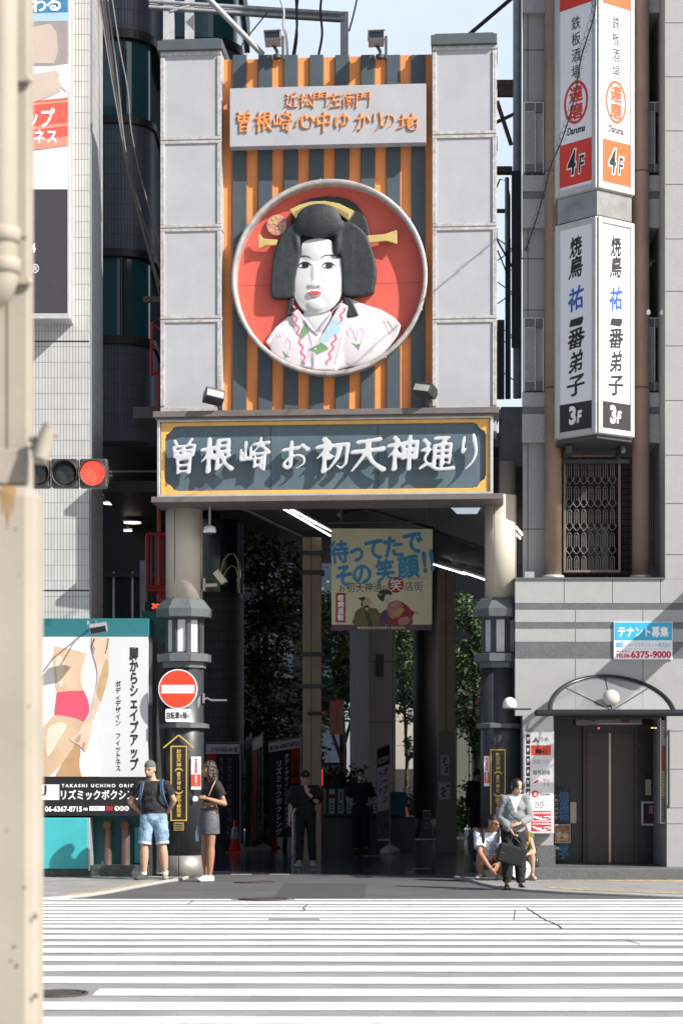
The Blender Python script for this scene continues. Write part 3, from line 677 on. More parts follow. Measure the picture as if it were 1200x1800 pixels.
# comb, pin, round ornament
GOLD = mat('dull gold', (0.55,0.42,0.16), 0.42, 0.15, var=0.15, scale=9)
m = MB(); top = [(508,366),(525,358),(545,353),(570,352),(595,357),(622,371)]; bot = [(611,387),(592,372),(570,365),(545,366),(528,372),(519,382)]
sh(top+bot, .16, .34, m); cb = obj('comb', m, GOLD, rl, bevel=.01)
m = MB()
for k in range(26):
    t = k/25; a = math.pi*(1.12-.0); X0 = 519+(611-519)*t; yb = 380-15*math.sin(math.pi*t)+(6*t); sh([(X0-.7,yb-1),(X0+.7,yb-1),(X0+.7,yb-11),(X0-.7,yb-11)], .341, .348, m)
obj('comb_teeth', m, mat('comb tooth dark line', (0.12,0.09,0.05), .6, var=0), cb)  # dark lines mark the teeth
m = MB(); sh([(452,406),(462,415),(486,417),(486,427),(466,427),(452,433)], .18, .25, m); sh([(644,413),(675,411),(697,404),(697,429),(678,423),(648,426)], .18, .25, m); obj('hairpin', m, GOLD, rl, bevel=.008)
m = MB(); m.prism([q(484+18.5*math.cos(2*math.pi*k/32), 389+18.5*math.sin(2*math.pi*k/32)) for k in range(32)][::-1], RM, .031, .12); orn = obj('round_ornament', m, mat('ornament pink', (0.52,0.22,0.22), .5, var=0.15), rl, bevel=.01)
m = MB()
for i in range(3):
    for j in range(3):
        X, Y = 482+i*6.6, 386+j*6.2
        if math.hypot(X+2.4-484, Y+2.2-389) < 16: sh([(X,Y),(X+4.6,Y),(X+4.6,Y+4.4),(X,Y+4.4)], .121, .128, m)
for X, Y in ((473,385),(478,378),(486,375),(473,398),(480,384)): m.prism([q(X+3.6*math.cos(2*math.pi*k/10), Y+3.2*math.sin(2*math.pi*k/10)) for k in range(10)][::-1], RM, .121, .13)
obj('gold_pattern', m, GOLD, orn)
# ---------------- columns with octagonal lanterns
CREAM = mat('cream column paint', (0.50,0.45,0.375), 0.5, var=0.07, scale=3, stain=0.12, grime=(.33,.27,.2))
LROOF = mat('slate lantern roof', (0.10,0.115,0.12), 0.55, var=0.2, scale=10, speck=0.1)
PAPER = mat('milky lantern pane', (0.62,0.62,0.63), 0.4, var=0.05)
CHAR = mat('charcoal column paint', (0.035,0.04,0.045), 0.42, var=0.15, stain=0.1, grime=(.08,.08,.08))
BRUSHED = mat('brushed stainless', (0.30,0.285,0.265), 0.5, 0.5, var=0.25, scale=4, stain=0.3, grime=(.25,.22,.2))
def column(Xc, label, yl=0.0, r=.285):
    x0 = gx(Xc, 1300, yl)[0]; zr = lambda Y: gx(Xc, Y, yl)[1]
    t = thing('gate_column', label, 'column', frame=GM @ Matrix.Translation((x0, yl, 0)), group='columns of the gate')
    m = MB(); m.lathe([(r, zr(1057)),(r, zr(872))], n=40); sh_ = obj('shaft', m, CREAM, t)
    m = MB(); 
    for a in (-112, -20, 70, 160): m.box((r*math.cos(R(a))-.006, r*math.sin(R(a))-.006, zr(1056)), (r*math.cos(R(a))+.006, r*math.sin(R(a))+.006, zr(873)))
    obj('seam', m, mat('column seam', (0.16,0.13,0.1), .7, var=0), sh_)
    a0 = R(22.5)
    m = MB(); m.lathe([(.30,zr(1056)+.02),(.34,zr(1056)),(.455,zr(1072)),(.455,zr(1072)),(.44,zr(1086)),(.44,zr(1086)),(.28,zr(1088))], n=8, smooth=False, a0=a0); ro = obj('lantern_roof', m, LROOF, t)
    m = MB(); m.lathe([(.30,zr(1149)),(.43,zr(1151)),(.43,zr(1151)),(.43,zr(1164)),(.43,zr(1164)),(.35,zr(1165)),(.35,zr(1175)),(.35,zr(1175)),(.26,zr(1176))], n=8, smooth=False, a0=a0); obj('lantern_base', m, LROOF, t)
    lt = MB(); lt.lathe([(.225,zr(1150)),(.225,zr(1087))], n=8, smooth=False, a0=a0); core = obj('lantern_body', lt, DKMETAL, t)
    zt_, zb_ = zr(1091), zr(1147)
    for k in range(8):
        a = k*math.pi/4; M = Matrix.Rotation(a, 4, 'Z'); rr_ = .300
        p = MB(); p.box((rr_*math.cos(R(22.5))-.03, -.062, zb_), (rr_*math.cos(R(22.5))-.018, .062, zt_), M); obj('lantern_pane', p, PAPER, core)
    p = MB()
    for k in range(8):
        a = a0+k*math.pi/4; M = Matrix.Rotation(a, 4, 'Z'); p.box((.262, -.035, zr(1150)), (.305, .035, zr(1087)), M)
        M = Matrix.Rotation(k*math.pi/4, 4, 'Z'); 
        for z0, z1 in ((zb_-.03, zb_), (zt_, zt_+.03)): p.box((.245, -.1, z0), (.272, .1, z1), M)
    obj('lantern_frame', p, DKMETAL, core)
    rl_ = .305
    m = MB(); m.lathe([(rl_, zr(1502)), (rl_, zr(1176))], n=36); sh2 = obj('lower_shaft', m, CHAR, t)
    m = MB(); m.lathe([(.33,zr(1281)),(.40,zr(1280)),(.40,zr(1280)),(.40,zr(1273)),(.40,zr(1273)),(.33,zr(1271))], n=8, smooth=False, a0=a0); obj('collar', m, LROOF, t)
    m = MB()
    for a in (-97, -7, 83, 173): m.box((rl_*math.cos(R(a))-.006, rl_*math.sin(R(a))-.006, 0), (rl_*math.cos(R(a))+.006, rl_*math.sin(R(a))+.006, zr(1177)))
    obj('seam', m, BLACK, sh2)
    m = MB(); m.lathe([(rl_+.006, -.01), (rl_+.006, zr(1503))], n=36); obj('kick_plate', m, BRUSHED, t)
    return t, x0
colL, xL = column(324, 'left cream and charcoal gate column with lantern band behind the no entry sign')
colR, xR = column(879, 'right cream and charcoal gate column with lantern band beside the granite building', 0, .24)
# signs on the columns
YEL = mat('amber lettering', (0.60,0.38,0.08), 0.5, var=0.08)
def guide_sign(xc, X0, X1, Yt, Yb, label, arrow):
    yl = -.335; t = thing('guide_plate', label, 'sign', frame=GM, group='tall black guide plates on the gate columns')
    a, b = gx(X0, 1380, yl)[0], gx(X1, 1380, yl)[0]; zt, zb = gx(xc, Yt, yl)[1], gx(xc, Yb, yl)[1]; M = gf(yl)
    m = MB(); rect(m, M, a, zb, b, zt, -.012, 0); obj('plate', m, mat('plate black', (0.02,0.02,0.022), .4, var=0.05), t)
    m = MB(); e = .018
    for x0, z0, x1, z1 in ((a, zb, a+e, zt), (b-e, zb, b, zt), (a+e, zb, b-e, zb+e), (a+e, zt-e, b-e, zt)): rect(m, M, x0, z0, x1, z1, .001, .006)
    obj('border', m, YEL, t)
    m = MB(); c = (a+b)/2; h = zt-zb
    body = 'お初天神(露天神社)まで参百米'; n_ = len(body); step = (h-.1)/n_
    for i, ch in enumerate(body):
        z1 = zt-.05-i*step; s_ = step*.92
        if ch in '()':
            Mr = M @ Matrix.Translation((c, z1-step/2, 0)) @ Matrix.Rotation(R(-90), 4, 'Z'); words(m, ch, Mr, -.03, -.06, .03, .06, .03, .006)
        else:
            k_ = .78 if 5 <= i <= 8 else 1; words(m, ch, M, c-s_*.56*k_, z1-s_, c+s_*.56*k_, z1, .035, .006)
    obj('lettering', m, YEL, t)
    if arrow:
        m = MB(); hw = (b-a)/2
        for s_ in (-1, 1):
            p0 = Vector((c, zt+.165)); p1 = Vector((c+s_*hw*1.85, zt-.03)); dv = (p1-p0).normalized(); nn = Vector((-dv.y, dv.x))*.011
            poly = [p0-nn, p1-nn, p1+nn, p0+nn]; m.prism([(p.x, p.y) for p in (poly if s_ < 0 else poly)], M, .001, .007)
        obj('arrow', m, YEL, t); m = MB(); rect(m, M, a+.05, zb-.15, b-.05, zb-.02, -.012, 0); p = obj('small_plate', m, mat('tarnished brass', (0.33,0.25,0.1), .5, .3, var=0.2), t)
        m = MB()
        for i in range(3): rect(m, M, a+.07, zb-.13+i*.035, b-.07, zb-.117+i*.035, .001, .003)
        obj('engraving', m, INK, p)
    return t
guide_sign(315, 300, 329, 1311, 1443, 'black guide plate with gold letters and roof shaped arrow behind the man in black', True)
guide_sign(875, 861, 888, 1317, 1447, 'black guide plate with gold letters behind the woman in a grey jacket', False)
def sticker(X0, Y0, X1, Y1, label):
    yl = -.30; t = thing('red_white_notice', label, 'notice', frame=GM, group='red and white notices on the gate columns'); M = gf(yl)
    a, zt = gx(X0, Y0, yl); b, zb = gx(X1, Y1, yl); h = zt-zb
    m = MB(); rect(m, M, a, zb, b, zt, -.004, 0); obj('sheet', m, WHITEINK, t)
    m = MB(); rect(m, M, a+.004, zb+h*.1, b-.004, zb+h*.46, .001, .002); obj('red_field', m, mat('notice red', (0.70,0.08,0.03), .5, var=0.03), t)
    m = MB(); words(m, '歩行者専用道路', M @ Matrix.Translation(((a+b)/2, zb+h*.72, 0)) @ Matrix.Rotation(R(-90),4,'Z'), -h*.22, -.02, h*.22, .02, .02, .002)
    obj('lettering', m, REDINK, t)
    m = MB(); words(m, '自転車は押して', M @ Matrix.Translation(((a+b)/2, zb+h*.28, .003)) @ Matrix.Rotation(R(-90),4,'Z'), -h*.15, -.02, h*.15, .02, .02, .002)
    obj('white_lettering', m, WHITEINK, t)
sticker(336, 1330, 353.5, 1388, 'red and white notice on the column beside the woman in a denim skirt')
sticker(850, 1329, 860, 1382, 'narrow red and white notice on the right column above the crouching man')
m = MB(); M = gf(-.31); x, z = gx(343.5, 1404, -.31); m.prism(smooth_poly([(x-.035,z-.03),(x+.03,z-.035),(x+.04,z+.02),(x+.01,z+.04),(x-.03,z+.035)]), M, -.004, 0)
tag(obj('torn_sticker', m, WHITEINK, None, GM), 'torn white sticker on the dark gate column behind the woman', 'sticker')
# no entry sign
t = thing('no_entry_sign', 'round red no entry sign with a white bar on the left column', 'road sign', frame=GM); yl = -.52; M = gf(yl)
x, z = gx(313, 1211, yl); r = gx(313+34.5, 1211, yl)[0]-x
m = MB(); m.prism(disc(x,z,r,48), M, -.012, 0); obj('plate', m, WHITEINK, t)
m = MB(); m.prism(disc(x,z,r*.945,48), M, .001, .003); obj('red_disc', m, mat('sign red', (0.66,0.055,0.02), .45, var=0.05), t)
m = MB(); rect(m, M, x-r*.84, z-r*.22, x+r*.84, z+r*.20, .0035, .006); obj('white_bar', m, WHITEINK, t)
m = MB(); m.box((x-.03, yl+.013, z-.25), (x+.03, yl+.05, z+.2)); m.box((x-.22, yl+.05, z-.03), (x+.2, yl+.24, z+.03)); obj('bracket', m, GALV, t)
t = thing('cycle_plate', 'small white plate with black Japanese words below the no entry sign', 'sign', frame=GM)
x, z = gx(313.5, 1257.5, yl); hw = gx(336, 1257, yl)[0]-x; hh = z-gx(313, 1269, yl)[1]
def rrect(cx, cy, hw, hh, r, n=5):
    out = []
    for sx, sy, a0 in ((1,1,0),(-1,1,90),(-1,-1,180),(1,-1,270)):
        for k in range(n+1): a = R(a0+90*k/n); out.append((cx+sx*(hw-r)+r*math.cos(a), cy+sy*(hh-r)+r*math.sin(a)))
    return out
m = MB(); m.prism(rrect(x, z, hw, hh, .03), M, -.01, 0); obj('plate', m, WHITEINK, t)
m = MB(); words(m, '自転車', M, x-hw*.9, z-.055, x+.02, z+.055, .02); words(m, 'を', M, x+.025, z-.04, x+.07, z+.02, .02); words(m, '除', M, x+.075, z-.055, x+.135, z+.055, .02); words(m, 'く', M, x+.14, z-.04, x+.18, z+.03, .02); obj('lettering', m, INK, t)
m = MB(); m.box((x-.02, yl+.011, z-.04), (x+.02, yl+.24, z+.04)); obj('bracket', m, GALV, t)
# ------------------------------------------------------------------ near pillar at the left edge of the photo
BEIGE = mat('weathered beige paint', (0.355,0.31,0.255), 0.65, var=0.12, scale=2.2, stain=0.2, grime=(.30,.24,.16), bump=0.05)
t = thing('roadside_pillar', 'weathered beige pillar with a drainpipe close at the left edge', 'pillar')
d = 6.0
m = MB(); m.box((-1.45, d, -.05), (PX(50,d), d+.11, PZ(-60,d)))
obj('shaft', m, BEIGE, t, bevel=.006)
m = MB(); m.box((-1.47, d-.06, -.05), (PX(63,d-.06), d+.125, PZ(852,d-.06))); obj('base', m, BEIGE, t, bevel=.03)
m = MB(); m.box((-1.46, d-.012, PZ(851,d)), (PX(51,d), d-.001, PZ(790,d))); obj('collar', m, BEIGE, t, bevel=.004)
m = MB(); m.box((PX(14,d), d-.004, PZ(790,d)), (PX(15,d), d-.001, PZ(420,d))); m.box((-1.45,d-.004,PZ(418,d)), (PX(49,d), d-.001, PZ(416,d))); obj('panel_seam', m, mat('pillar seam', (0.2,0.16,0.12), .8, var=0), t)
m = MB(); xp, yp = PX(5,d-.07), d-.07; m.tube([(xp, yp, PZ(-60,d)), (xp, yp, PZ(505,d)), (xp-.008, yp, PZ(520,d)), (xp-.03, yp+.01, PZ(528,d)), (xp-.07, yp+.03, PZ(530,d)), (xp-.2,yp+.03,PZ(531,d))], .042, 20)
dp = obj('drainpipe', m, BEIGE, t)
m = MB()
for Y in (425, 478): m.lathe([(.047,-.02),(.05,-.018),(.05,.018),(.047,.02)], (xp,yp,PZ(Y,d)), 20)
obj('pipe_collar', m, BEIGE, dp)
m = MB()
for Y in (142, 497): m.box((PX(30,d), d-.02, PZ(Y+4,d)), (PX(51,d), d-.001, PZ(Y-4,d))); m.ball((PX(52,d), d-.01, PZ(Y,d)), .012, n=8, m=6)
obj('clamp', m, BEIGE, t)
m = MB(); rs = random.Random(4)
for X_, Y_, r_ in ((26,1665,.006),(30,1698,.007),(63,1610,.007),(62,1750,.01),(20,1690,.004),(44,1560,.004),(12,1460,.004),(52,1240,.004),(35,1010,.003),(28,930,.004)):
    m.prism(smooth_poly([(PX(X_,d-.06)+r_*rs.uniform(.4,1.1)*math.cos(a), PZ(Y_,d-.06)+r_*rs.uniform(.5,1.6)*math.sin(a)) for a in [2*math.pi*k/7 for k in range(7)]],3), face((0,d-.0605,0)), 0, .0008)
obj('scuff', m, mat('scuff brown', (0.17,0.12,0.075), .8, var=.3), t)
m = MB(); m.prism(smooth_poly([(PX(a,d-.06),PZ(b,d-.06)) for a, b in ((2,856),(28,857),(26,880),(22,905),(20,880),(14,930),(9,890),(5,905),(2,880))],3)[::-1], face((0,d-.0605,0)), 0, .0006); obj('rust_streak', m, mat('rust streak', (0.33,0.20,0.09), .8, var=.4, scale=20), t)
# beige floodlight on the pillar's edge
t = thing('pillar_floodlight', 'small beige tubular lamp clamped to the edge of the near pillar', 'lamp'); d2 = 5.95
m = MB(); m.tube([P(70,806,d2), P(82,765,d2), P(90,748,d2)], [.024,.022,.02], 14); obj('barrel', m, BEIGE, t)
m = MB(); m.tube([P(84,770,d2), P(97,762,d2), P(103,765,d2)], [.008,.009,.006], 8); obj('side_arm', m, BEIGE, t)
m = MB(); m.tube([P(56,790,d2+.02), P(66,780,d2+.01), P(76,778,d2)], .01, 8); m.ball(P(58,772,d2+.02), .012); obj('bracket', m, BEIGE, t)
m = MB(); m.tube([P(60,806,d2), P(82,809,d2)], .014, 10); obj('rim', m, BEIGE, t)
# ------------------------------------------------------------------ traffic signal
t = thing('traffic_signal', 'horizontal traffic signal showing a lit red light beside the near pillar', 'traffic light'); d = 24.5
SIGM = mat('signal housing', (0.045,0.043,0.045), 0.45, var=0.12)
hs = PX(139,d)-PX(90,d)
m = MB()
for X0, X1 in ((40,87.5),(90.5,137.5),(140,188.5)):
    m.pbox(X0, 806, X1, 857, d, d+.13)
hb = obj('housing', m, SIGM, t, bevel=.02)
m = MB(); m.box((PX(-60,d), d+.05, PZ(836,d)), (PX(45,d), d+.11, PZ(826,d))); m.tube([(PX(-60,d), d+.08, 0), (PX(-60,d), d+.08, PZ(815,d))], .09, 14); obj('mast_arm', m, GALV, t)
LENS = mat('unlit lens', (0.035,0.035,0.035), 0.15, var=0.3, scale=9)
LED = mat('red led', (1.0,0.06,0.035), 0.4, var=0, emit=1.5)
LEDB = mat('red lens', (0.42,0.004,0.006), 0.3, var=0, emit=0.35)
for i, X in enumerate((64.5, 114, 163.5)):
    c = P(X, 832, d); FMs = face((c.x, d, c.z)); r = PX(X+21.5,d)-c.x
    m = MB()
    pts = [(r*1.08*math.cos(R(a)), r*1.08*math.sin(R(a))) for a in range(-20, 201, 10)]
    for a, b in zip(pts[:-1], pts[1:]):
        m.add([FMs @ Vector((*a,0)), FMs @ Vector((*b,0)), FMs @ Vector((b[0],b[1]-.01,.10)), FMs @ Vector((a[0],a[1]-.01,.10)),
               FMs @ Vector((a[0]*1.04,a[1]*1.04,0)), FMs @ Vector((b[0]*1.04,b[1]*1.04,0)), FMs @ Vector((b[0]*1.04,b[1]*1.04-.01,.10)), FMs @ Vector((a[0]*1.04,a[1]*1.04-.01,.10))], [[0,1,2,3],[4,7,6,5],[3,2,6,7]], True)
    v = obj('visor', m, SIGM, t)
    m = MB(); m.lathe([(0,.03),(r*.5,.024),(r*.85,.012),(r,0)], n=32); me = m.mesh('lens'); me.transform(FMs)
    ln = link('lens', me, LEDB if i == 2 else LENS, t)
    m = MB(); ring = [(r*1.05*math.cos(2*math.pi*k/40), r*1.05*math.sin(2*math.pi*k/40)) for k in range(40)]
    m.tube([FMs @ Vector((*p, .005)) for p in ring+ring[:1]], .012, 6); obj('bezel', m, SIGM, t)
    if i == 2:
        m = MB()
        for k in range(1, 7):
            nn = max(6, int(6.0*k))
            for j in range(nn):
                a = 2*math.pi*(j/nn); rr2 = r*.95*k/6.2; m.ball(FMs @ Vector((rr2*math.cos(a), rr2*math.sin(a), .03*(1-(rr2/r)**2)+.004)), .0115, n=6, m=4)
        m.ball(FMs @ Vector((0,0,.035)), .0095, n=6, m=4); obj('led_dots', m, LED, ln)
m = MB(); 
for dy in (-4, 3): m.box((PX(188,d), d+.03, PZ(832+dy+1.5,d)), (PX(197,d), d+.06, PZ(832+dy-1.5,d)))
m.box((PX(188.3,d), d+.02, PZ(846,d)), (PX(190,d), d+.1, PZ(818,d))); obj('end_bracket', m, SIGM, t)
# ------------------------------------------------------------------ left white-tiled building
WT = mat('white strip tile', (0.47,0.475,0.465), 0.4, var=0.08, scale=1.2, tile=(.0475,.243,.0045,(.15,.14,.12),0,.1), stain=0.1, grime=(.42,.38,.33))
WTS = mat('white strip tile joint side', (0.57,0.585,0.6), 0.4, var=0.06, scale=1.2, tile=(.05,.243,.004,(.25,.26,.27),0,.08))
t = thing('tiled_building', 'white strip tiled building with billboards left of the gate', 'building'); dl = 33.3; dz = 35.2
xr = PX(157, dl); ztop = PZ(-120, dl)
m = MB(); m.box((-9, dl, PZ(1112,dl)), (xr, dz, ztop)); m.cur = 0
obj('wall', m, WT, t)
m = MB(); 
for Y in (600, 1038): m.box((-9, dl-.004, PZ(Y+1.2,dl)), (xr+.003, dl-.0005, PZ(Y-1.2,dl)))
obj('wall_joint', m, BLACK, t)
m = MB(); m.box((xr+.0005, dl+.15, PZ(1112,dl)), (xr+.02, dl+.28, ztop)); obj('side_strip', m, mat('blue grey cover strip', (0.2,0.22,0.26), .5, var=.1), t)
# upper billboard (fitness advertisement)
t = thing('upper_billboard', 'tall fitness advertisement board high on the white tiled wall', 'billboard'); db = dl-.42
m = MB(); m.box((-8.2, db, PZ(560,db)), (PX(124,db), dl-.003, PZ(-120,db))); obj('frame', m, ALU, t, bevel=.01)
M = face((0, db, 0)); X = lambda x: PX(x, db); Z = lambda y: PZ(y, db)
def pr(name, mm, polys, tt, parent, MM=None, XX=None, ZZ=None):
    m = MB()
    for pl in polys:
        p = [((XX or X)(a), (ZZ or Z)(b)) for a, b in pl]
        if sum(a[0]*b[1]-b[0]*a[1] for a, b in zip(p, p[1:]+p[:1])) < 0: p = p[::-1]
        m.prism(p, MM or M, tt[0], tt[1])
    return obj(name, m, mm, parent)
pst = pr('poster', mat('poster white', (0.60,0.605,0.61), .45, var=0.03), [[(-300,553),(120,553),(120,-100),(-300,-100)]], (.001,.006), t)
pr('dark_panel', mat('poster plum black', (0.045,0.038,0.05), .45, var=0.05), [[(-300,551),(119.5,551),(119.5,333),(-300,333)]], (.0065,.009), t)
pr('blue_panel', mat('poster blue', (0.05,0.19,0.36), .45, var=0.15, scale=3), [[(-300,40),(120,30),(120,-100),(-300,-100)]], (.0065,.009), pst)
pr('sky_band', mat('poster pale blue', (0.35,0.50,0.60), .45, var=0.1), [[(-300,46),(120,37),(120,22),(-300,36)]], (.0093,.011), pst)
pr('grey_field', mat('poster grey', (0.30,0.27,0.26), .45, var=0.1), [[(-300,120),(-300,46),(120,38),(120,112),(90,116)]], (.0065,.009), pst)
pr('printed_skin', mat('poster skin', (0.52,0.42,0.36), .45, var=0.1, scale=2), [[(-300,112),(-300,70),(58,48),(88,42),(100,56),(103,90),(96,112)], [(-300,205),(-300,150),(58,132),(100,124),(111,140),(108,160),(84,172),(40,186)]], (.0115,.013), pst)
pr('printed_red_band', mat('poster red', (0.62,0.10,0.07), .45, var=0.1), [[(-300,215),(120,172),(120,252),(-300,300)]], (.0095,.0112), pst)
pr('printed_light_band', mat('poster coral', (0.68,0.25,0.18), .45, var=0.1), [[(-300,262),(120,216),(120,222),(-300,270)], [(-300,212),(120,176),(120,180),(-300,220)], [(-300,282),(120,240),(120,256),(-300,312)]], (.0132,.0145), pst)
pr('wrist_band', WHITEINK, [smooth_poly([(104,138),(110,124),(120,121),(120,158),(112,156)])], (.0135,.015), pst)
m = MB(); words(m, 'わ', M, X(55), Z(22), X(82), Z(-4), .03, .016); words(m, 'る', M, X(82), Z(20), X(108), Z(-8), .03, .016)
words(m, 'ップ', M, X(48), Z(226), X(97), Z(190), .03, .016, shear=.1); words(m, 'ネス', M, X(60), Z(252), X(101), Z(228), .03, .016)
obj('lettering', m, WHITEINK, pst)
m = MB(); words(m, '®', M, X(56), Z(480), X(69), Z(464), .0, .011); words(m, '4', M, X(52), Z(444), X(64), Z(428), .02, .011); obj('registered_mark', m, WHITEINK, t)
# ------------------------------------------------------------------ teal shop front with the lower billboard
t = thing('teal_shopfront', 'teal shop front box holding the billboards below the tiled wall', 'shop front'); ds = 32.95
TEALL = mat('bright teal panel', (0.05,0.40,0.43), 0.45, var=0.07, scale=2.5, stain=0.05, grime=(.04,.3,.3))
m = MB(); m.box((-9, ds, PZ(1119,ds)), (PX(262,ds), 35.6, PZ(1087,ds))); obj('fascia', m, TEAL, t, bevel=.006)
m = MB(); m.box((-9, ds+.12, PZ(1434,ds)), (PX(261,ds), 35.6, PZ(1119.5,ds))); obj('body', m, mat('charcoal box', (0.05,0.05,0.052), .5, var=0.1), t)
m = MB(); m.box((PX(261,ds)+.004, ds+.12, PZ(1540,ds)), (PX(263,ds)+.03, 35.6, PZ(1120,ds))); obj('side_frame', m, DKMETAL, t)
m = MB(); m.box((-9, ds+.5, .1), (PX(262,ds), 35.2, PZ(1434.5,ds))); obj('back_wall', m, mat('dark teal wall', (0.02,0.16,0.17), .5, var=0.1), t)  # one dark teal over the whole wall
m = MB(); m.box((-9, ds-.12, PZ(1527,ds)), (PX(155,ds-.12), ds+.45, PZ(1437.5,ds-.12))); obj('teal_panel', m, TEALL, t, bevel=.012)
m = MB(); m.box((PX(155,ds)+.02, ds-.1, PZ(1530,ds)), (PX(158.5,ds)+.01, ds+.4, PZ(1437,ds))); obj('panel_edge', m, ALU, t)
m = MB(); m.box((PX(232,ds), ds+.44, PZ(1519,ds)), (PX(246,ds), ds+.499, PZ(1455,ds))); obj('inner_panel', m, TEALL, t)
GREENM = mat('green marble', (0.07,0.085,0.075), 0.25, var=0.6, scale=9)
m = MB(); m.box((-9, ds-.02, .02), (PX(262,ds), ds+.5, PZ(1521,ds))); obj('plinth', m, GREENM, t, bevel=.01)
for x_, lab in ((190,'pinkish standpipe, left of the two in the dark recess under the black sign'),(221,'pinkish standpipe, right of the two under the black sign, beside the teal inner panel')):
    p = thing('standpipe', lab, 'standpipe', (PX(x_,33.3), 33.3, PZ(1521,ds)), group='standpipes under the billboard')
    h = PZ(1452,33.1)-PZ(1521,ds); m = MB(); m.tube([(0,0,-.01),(0,0,h)], .075 if x_ > 200 else .06, 18); obj('pipe', m, mat('pinkish painted pipe', (0.17,0.12,0.11), .35, .4, var=0.2, stain=0.2), p)
    m = MB(); m.tube([(0,-.02,h-.02),(0,-.12,h+.01)], .05, 14); m.tube([(0,0,h),(0,0,h+.05)], [.075,.03], 16); obj('outlet', m, mat('brass outlet', (0.3,0.2,0.1), .4, .6, var=0.2), p)
    m = MB(); cc = [Vector((.058*math.cos(2*math.pi*k/20), -.125, h+.012+.058*math.sin(2*math.pi*k/20))) for k in range(21)]; m.tube(cc, .009, 6); obj('red_ring', m, mat('standpipe red', (0.4,0.05,0.015), .4, var=0.05), p)
# lower billboard
t = thing('lower_billboard', 'white fitness billboard showing a torso in pink shorts above a black sign', 'billboard'); db = ds-.05
M = face((0, db, 0)); X = lambda x: PX(x, db); Z = lambda y: PZ(y, db)
m = MB(); m.box((-9, db, Z(1365.5)), (X(260), ds+.119, Z(1119.3))); bb = obj('board', m, mat('billboard silver grey', (0.56,0.565,0.58), .45, var=0.04, scale=1), t)
SK = mat('printed tan skin', (0.56,0.40,0.27), .45, var=0.22, scale=1.6); SKP = mat('printed light skin', (0.62,0.47,0.36), .45, var=0.2, scale=2.0); SKD = mat('printed shaded skin', (0.42,0.25,0.13), .45, var=0.12, scale=3)
pr('white_field', mat('poster pale field', (0.66,0.66,0.665), .45, var=.04), [[(60,1365),(176,1365),(176,1330),(168,1300),(182,1288),(174,1262),(165,1180),(150,1120),(60,1120)]], (.001,.004), bb)
pr('printed_torso', SK, [[(97,1136),(125,1141),(153,1148.5)]+smooth_open([(153,1149),(148,1163),(144,1178),(143,1196),(148,1216)],5)+smooth_open([(102,1220),(98,1207),(96,1184),(93,1159),(97,1136.5)],5)], (.0045,.007), bb)
pr('printed_shaded_leg', SKD, [smooth_open([(132,1305),(142,1318),(140,1343),(144,1365)],5)+[(98,1365)]+smooth_open([(100,1360),(112,1338),(126,1316)],4)], (.0045,.0065), bb)
pr('printed_thigh', SK, [smooth_open([(148,1268),(140,1284),(134,1302),(126,1319),(111,1340),(98,1355),(86,1365)],5)+[(60,1365),(60,1290)]+smooth_open([(70,1284),(82,1272),(97,1256),(115,1258),(134,1262),(147.5,1267.5)],5)], (.0072,.009), bb)
pr('printed_arm', SKP, [[(162,1120),(190,1120)]+smooth_open([(190,1122),(192,1151),(190,1184),(183,1215),(176,1238),(166,1262),(160,1276)],5)+smooth_open([(146,1276),(156,1264),(161,1248),(164,1230),(169,1210),(172,1189),(170,1171),(163,1146),(162,1122)],5)], (.0103,.012), bb)
pr('printed_hand', SKP, [smooth_poly([(152,1264),(163,1268),(158,1300),(152,1320),(145,1316),(140,1310),(128,1304),(124,1298),(136,1290),(144,1276)],4)], (.0122,.0138), bb)
pr('printed_arm_shade', mat('printed arm shade', (0.45,0.31,0.17), .45, var=0.08), [smooth_poly([(186,1160),(191,1165),(190,1192),(180,1228),(176,1232),(170,1215),(176,1190)],4)], (.0122,.0135), bb)
pr('printed_highlight', mat('printed pale highlight', (0.68,0.56,0.45), .45, var=0.15, scale=3), [smooth_poly([(100,1150),(112,1160),(112,1190),(106,1208),(101,1190),(98,1165)],4), smooth_poly([(84,1285),(104,1270),(118,1276),(104,1300),(84,1330)],4)], (.0092,.0102), bb)
pr('printed_finger', SKD, [smooth_poly([(138,1294),(143,1292),(140,1304),(133,1303)],3), smooth_poly([(146,1306),(150,1304),(149,1317),(145,1315)],3)], (.014,.015), bb)
PINK = mat('printed pink', (0.75,0.075,0.13), .5, var=0.08, scale=4)
pr('printed_shorts', PINK, [[(101,1217),(124,1214.5),(148,1214)]+smooth_open([(148,1214.2),(155,1230),(158,1248),(154,1260),(148,1268)],5)+smooth_open([(147.5,1268),(134,1262),(115,1258),(97,1256)],4)+smooth_open([(97,1255),(98,1243),(100,1228),(101,1218)],4)], (.0122,.0135), bb)
m = MB()
for k in range(7):
    for (px_, s_) in ((164, -1), (188, 1)):
        words(m, 'ノ' if s_ > 0 else 'く', M, X(px_+k*.8-3), Z(1150-k*3), X(px_+k*.8+2), Z(1122), -.01, .0135) if k in (0,2) else None
obj('printed_hair', m, INK, bb)
m = MB(); words(m, column_words('脚からシェイプアップ'), M, X(228), Z(1354), X(244), Z(1137), .035, .006, line=.92); words(m, column_words('ボディデザイン フィットネス'), M, X(203.5), Z(1355), X(213), Z(1197), .01, .006, line=.95); obj('lettering', m, INK, bb)
BLP = mat('gloss black panel', (0.012,0.012,0.013), .3, var=0.1)
m = MB(); m.box((-9, db-.02, Z(1434)), (X(262), ds+.119, Z(1366.5))); bs = obj('black_strip', m, BLP, t)
M2 = face((0, db-.02, 0))
m = MB(); rect(m, M2, X(60), Z(1406), X(105), Z(1379), .001, .004); obj('white_square', m, WHITEINK, bs)
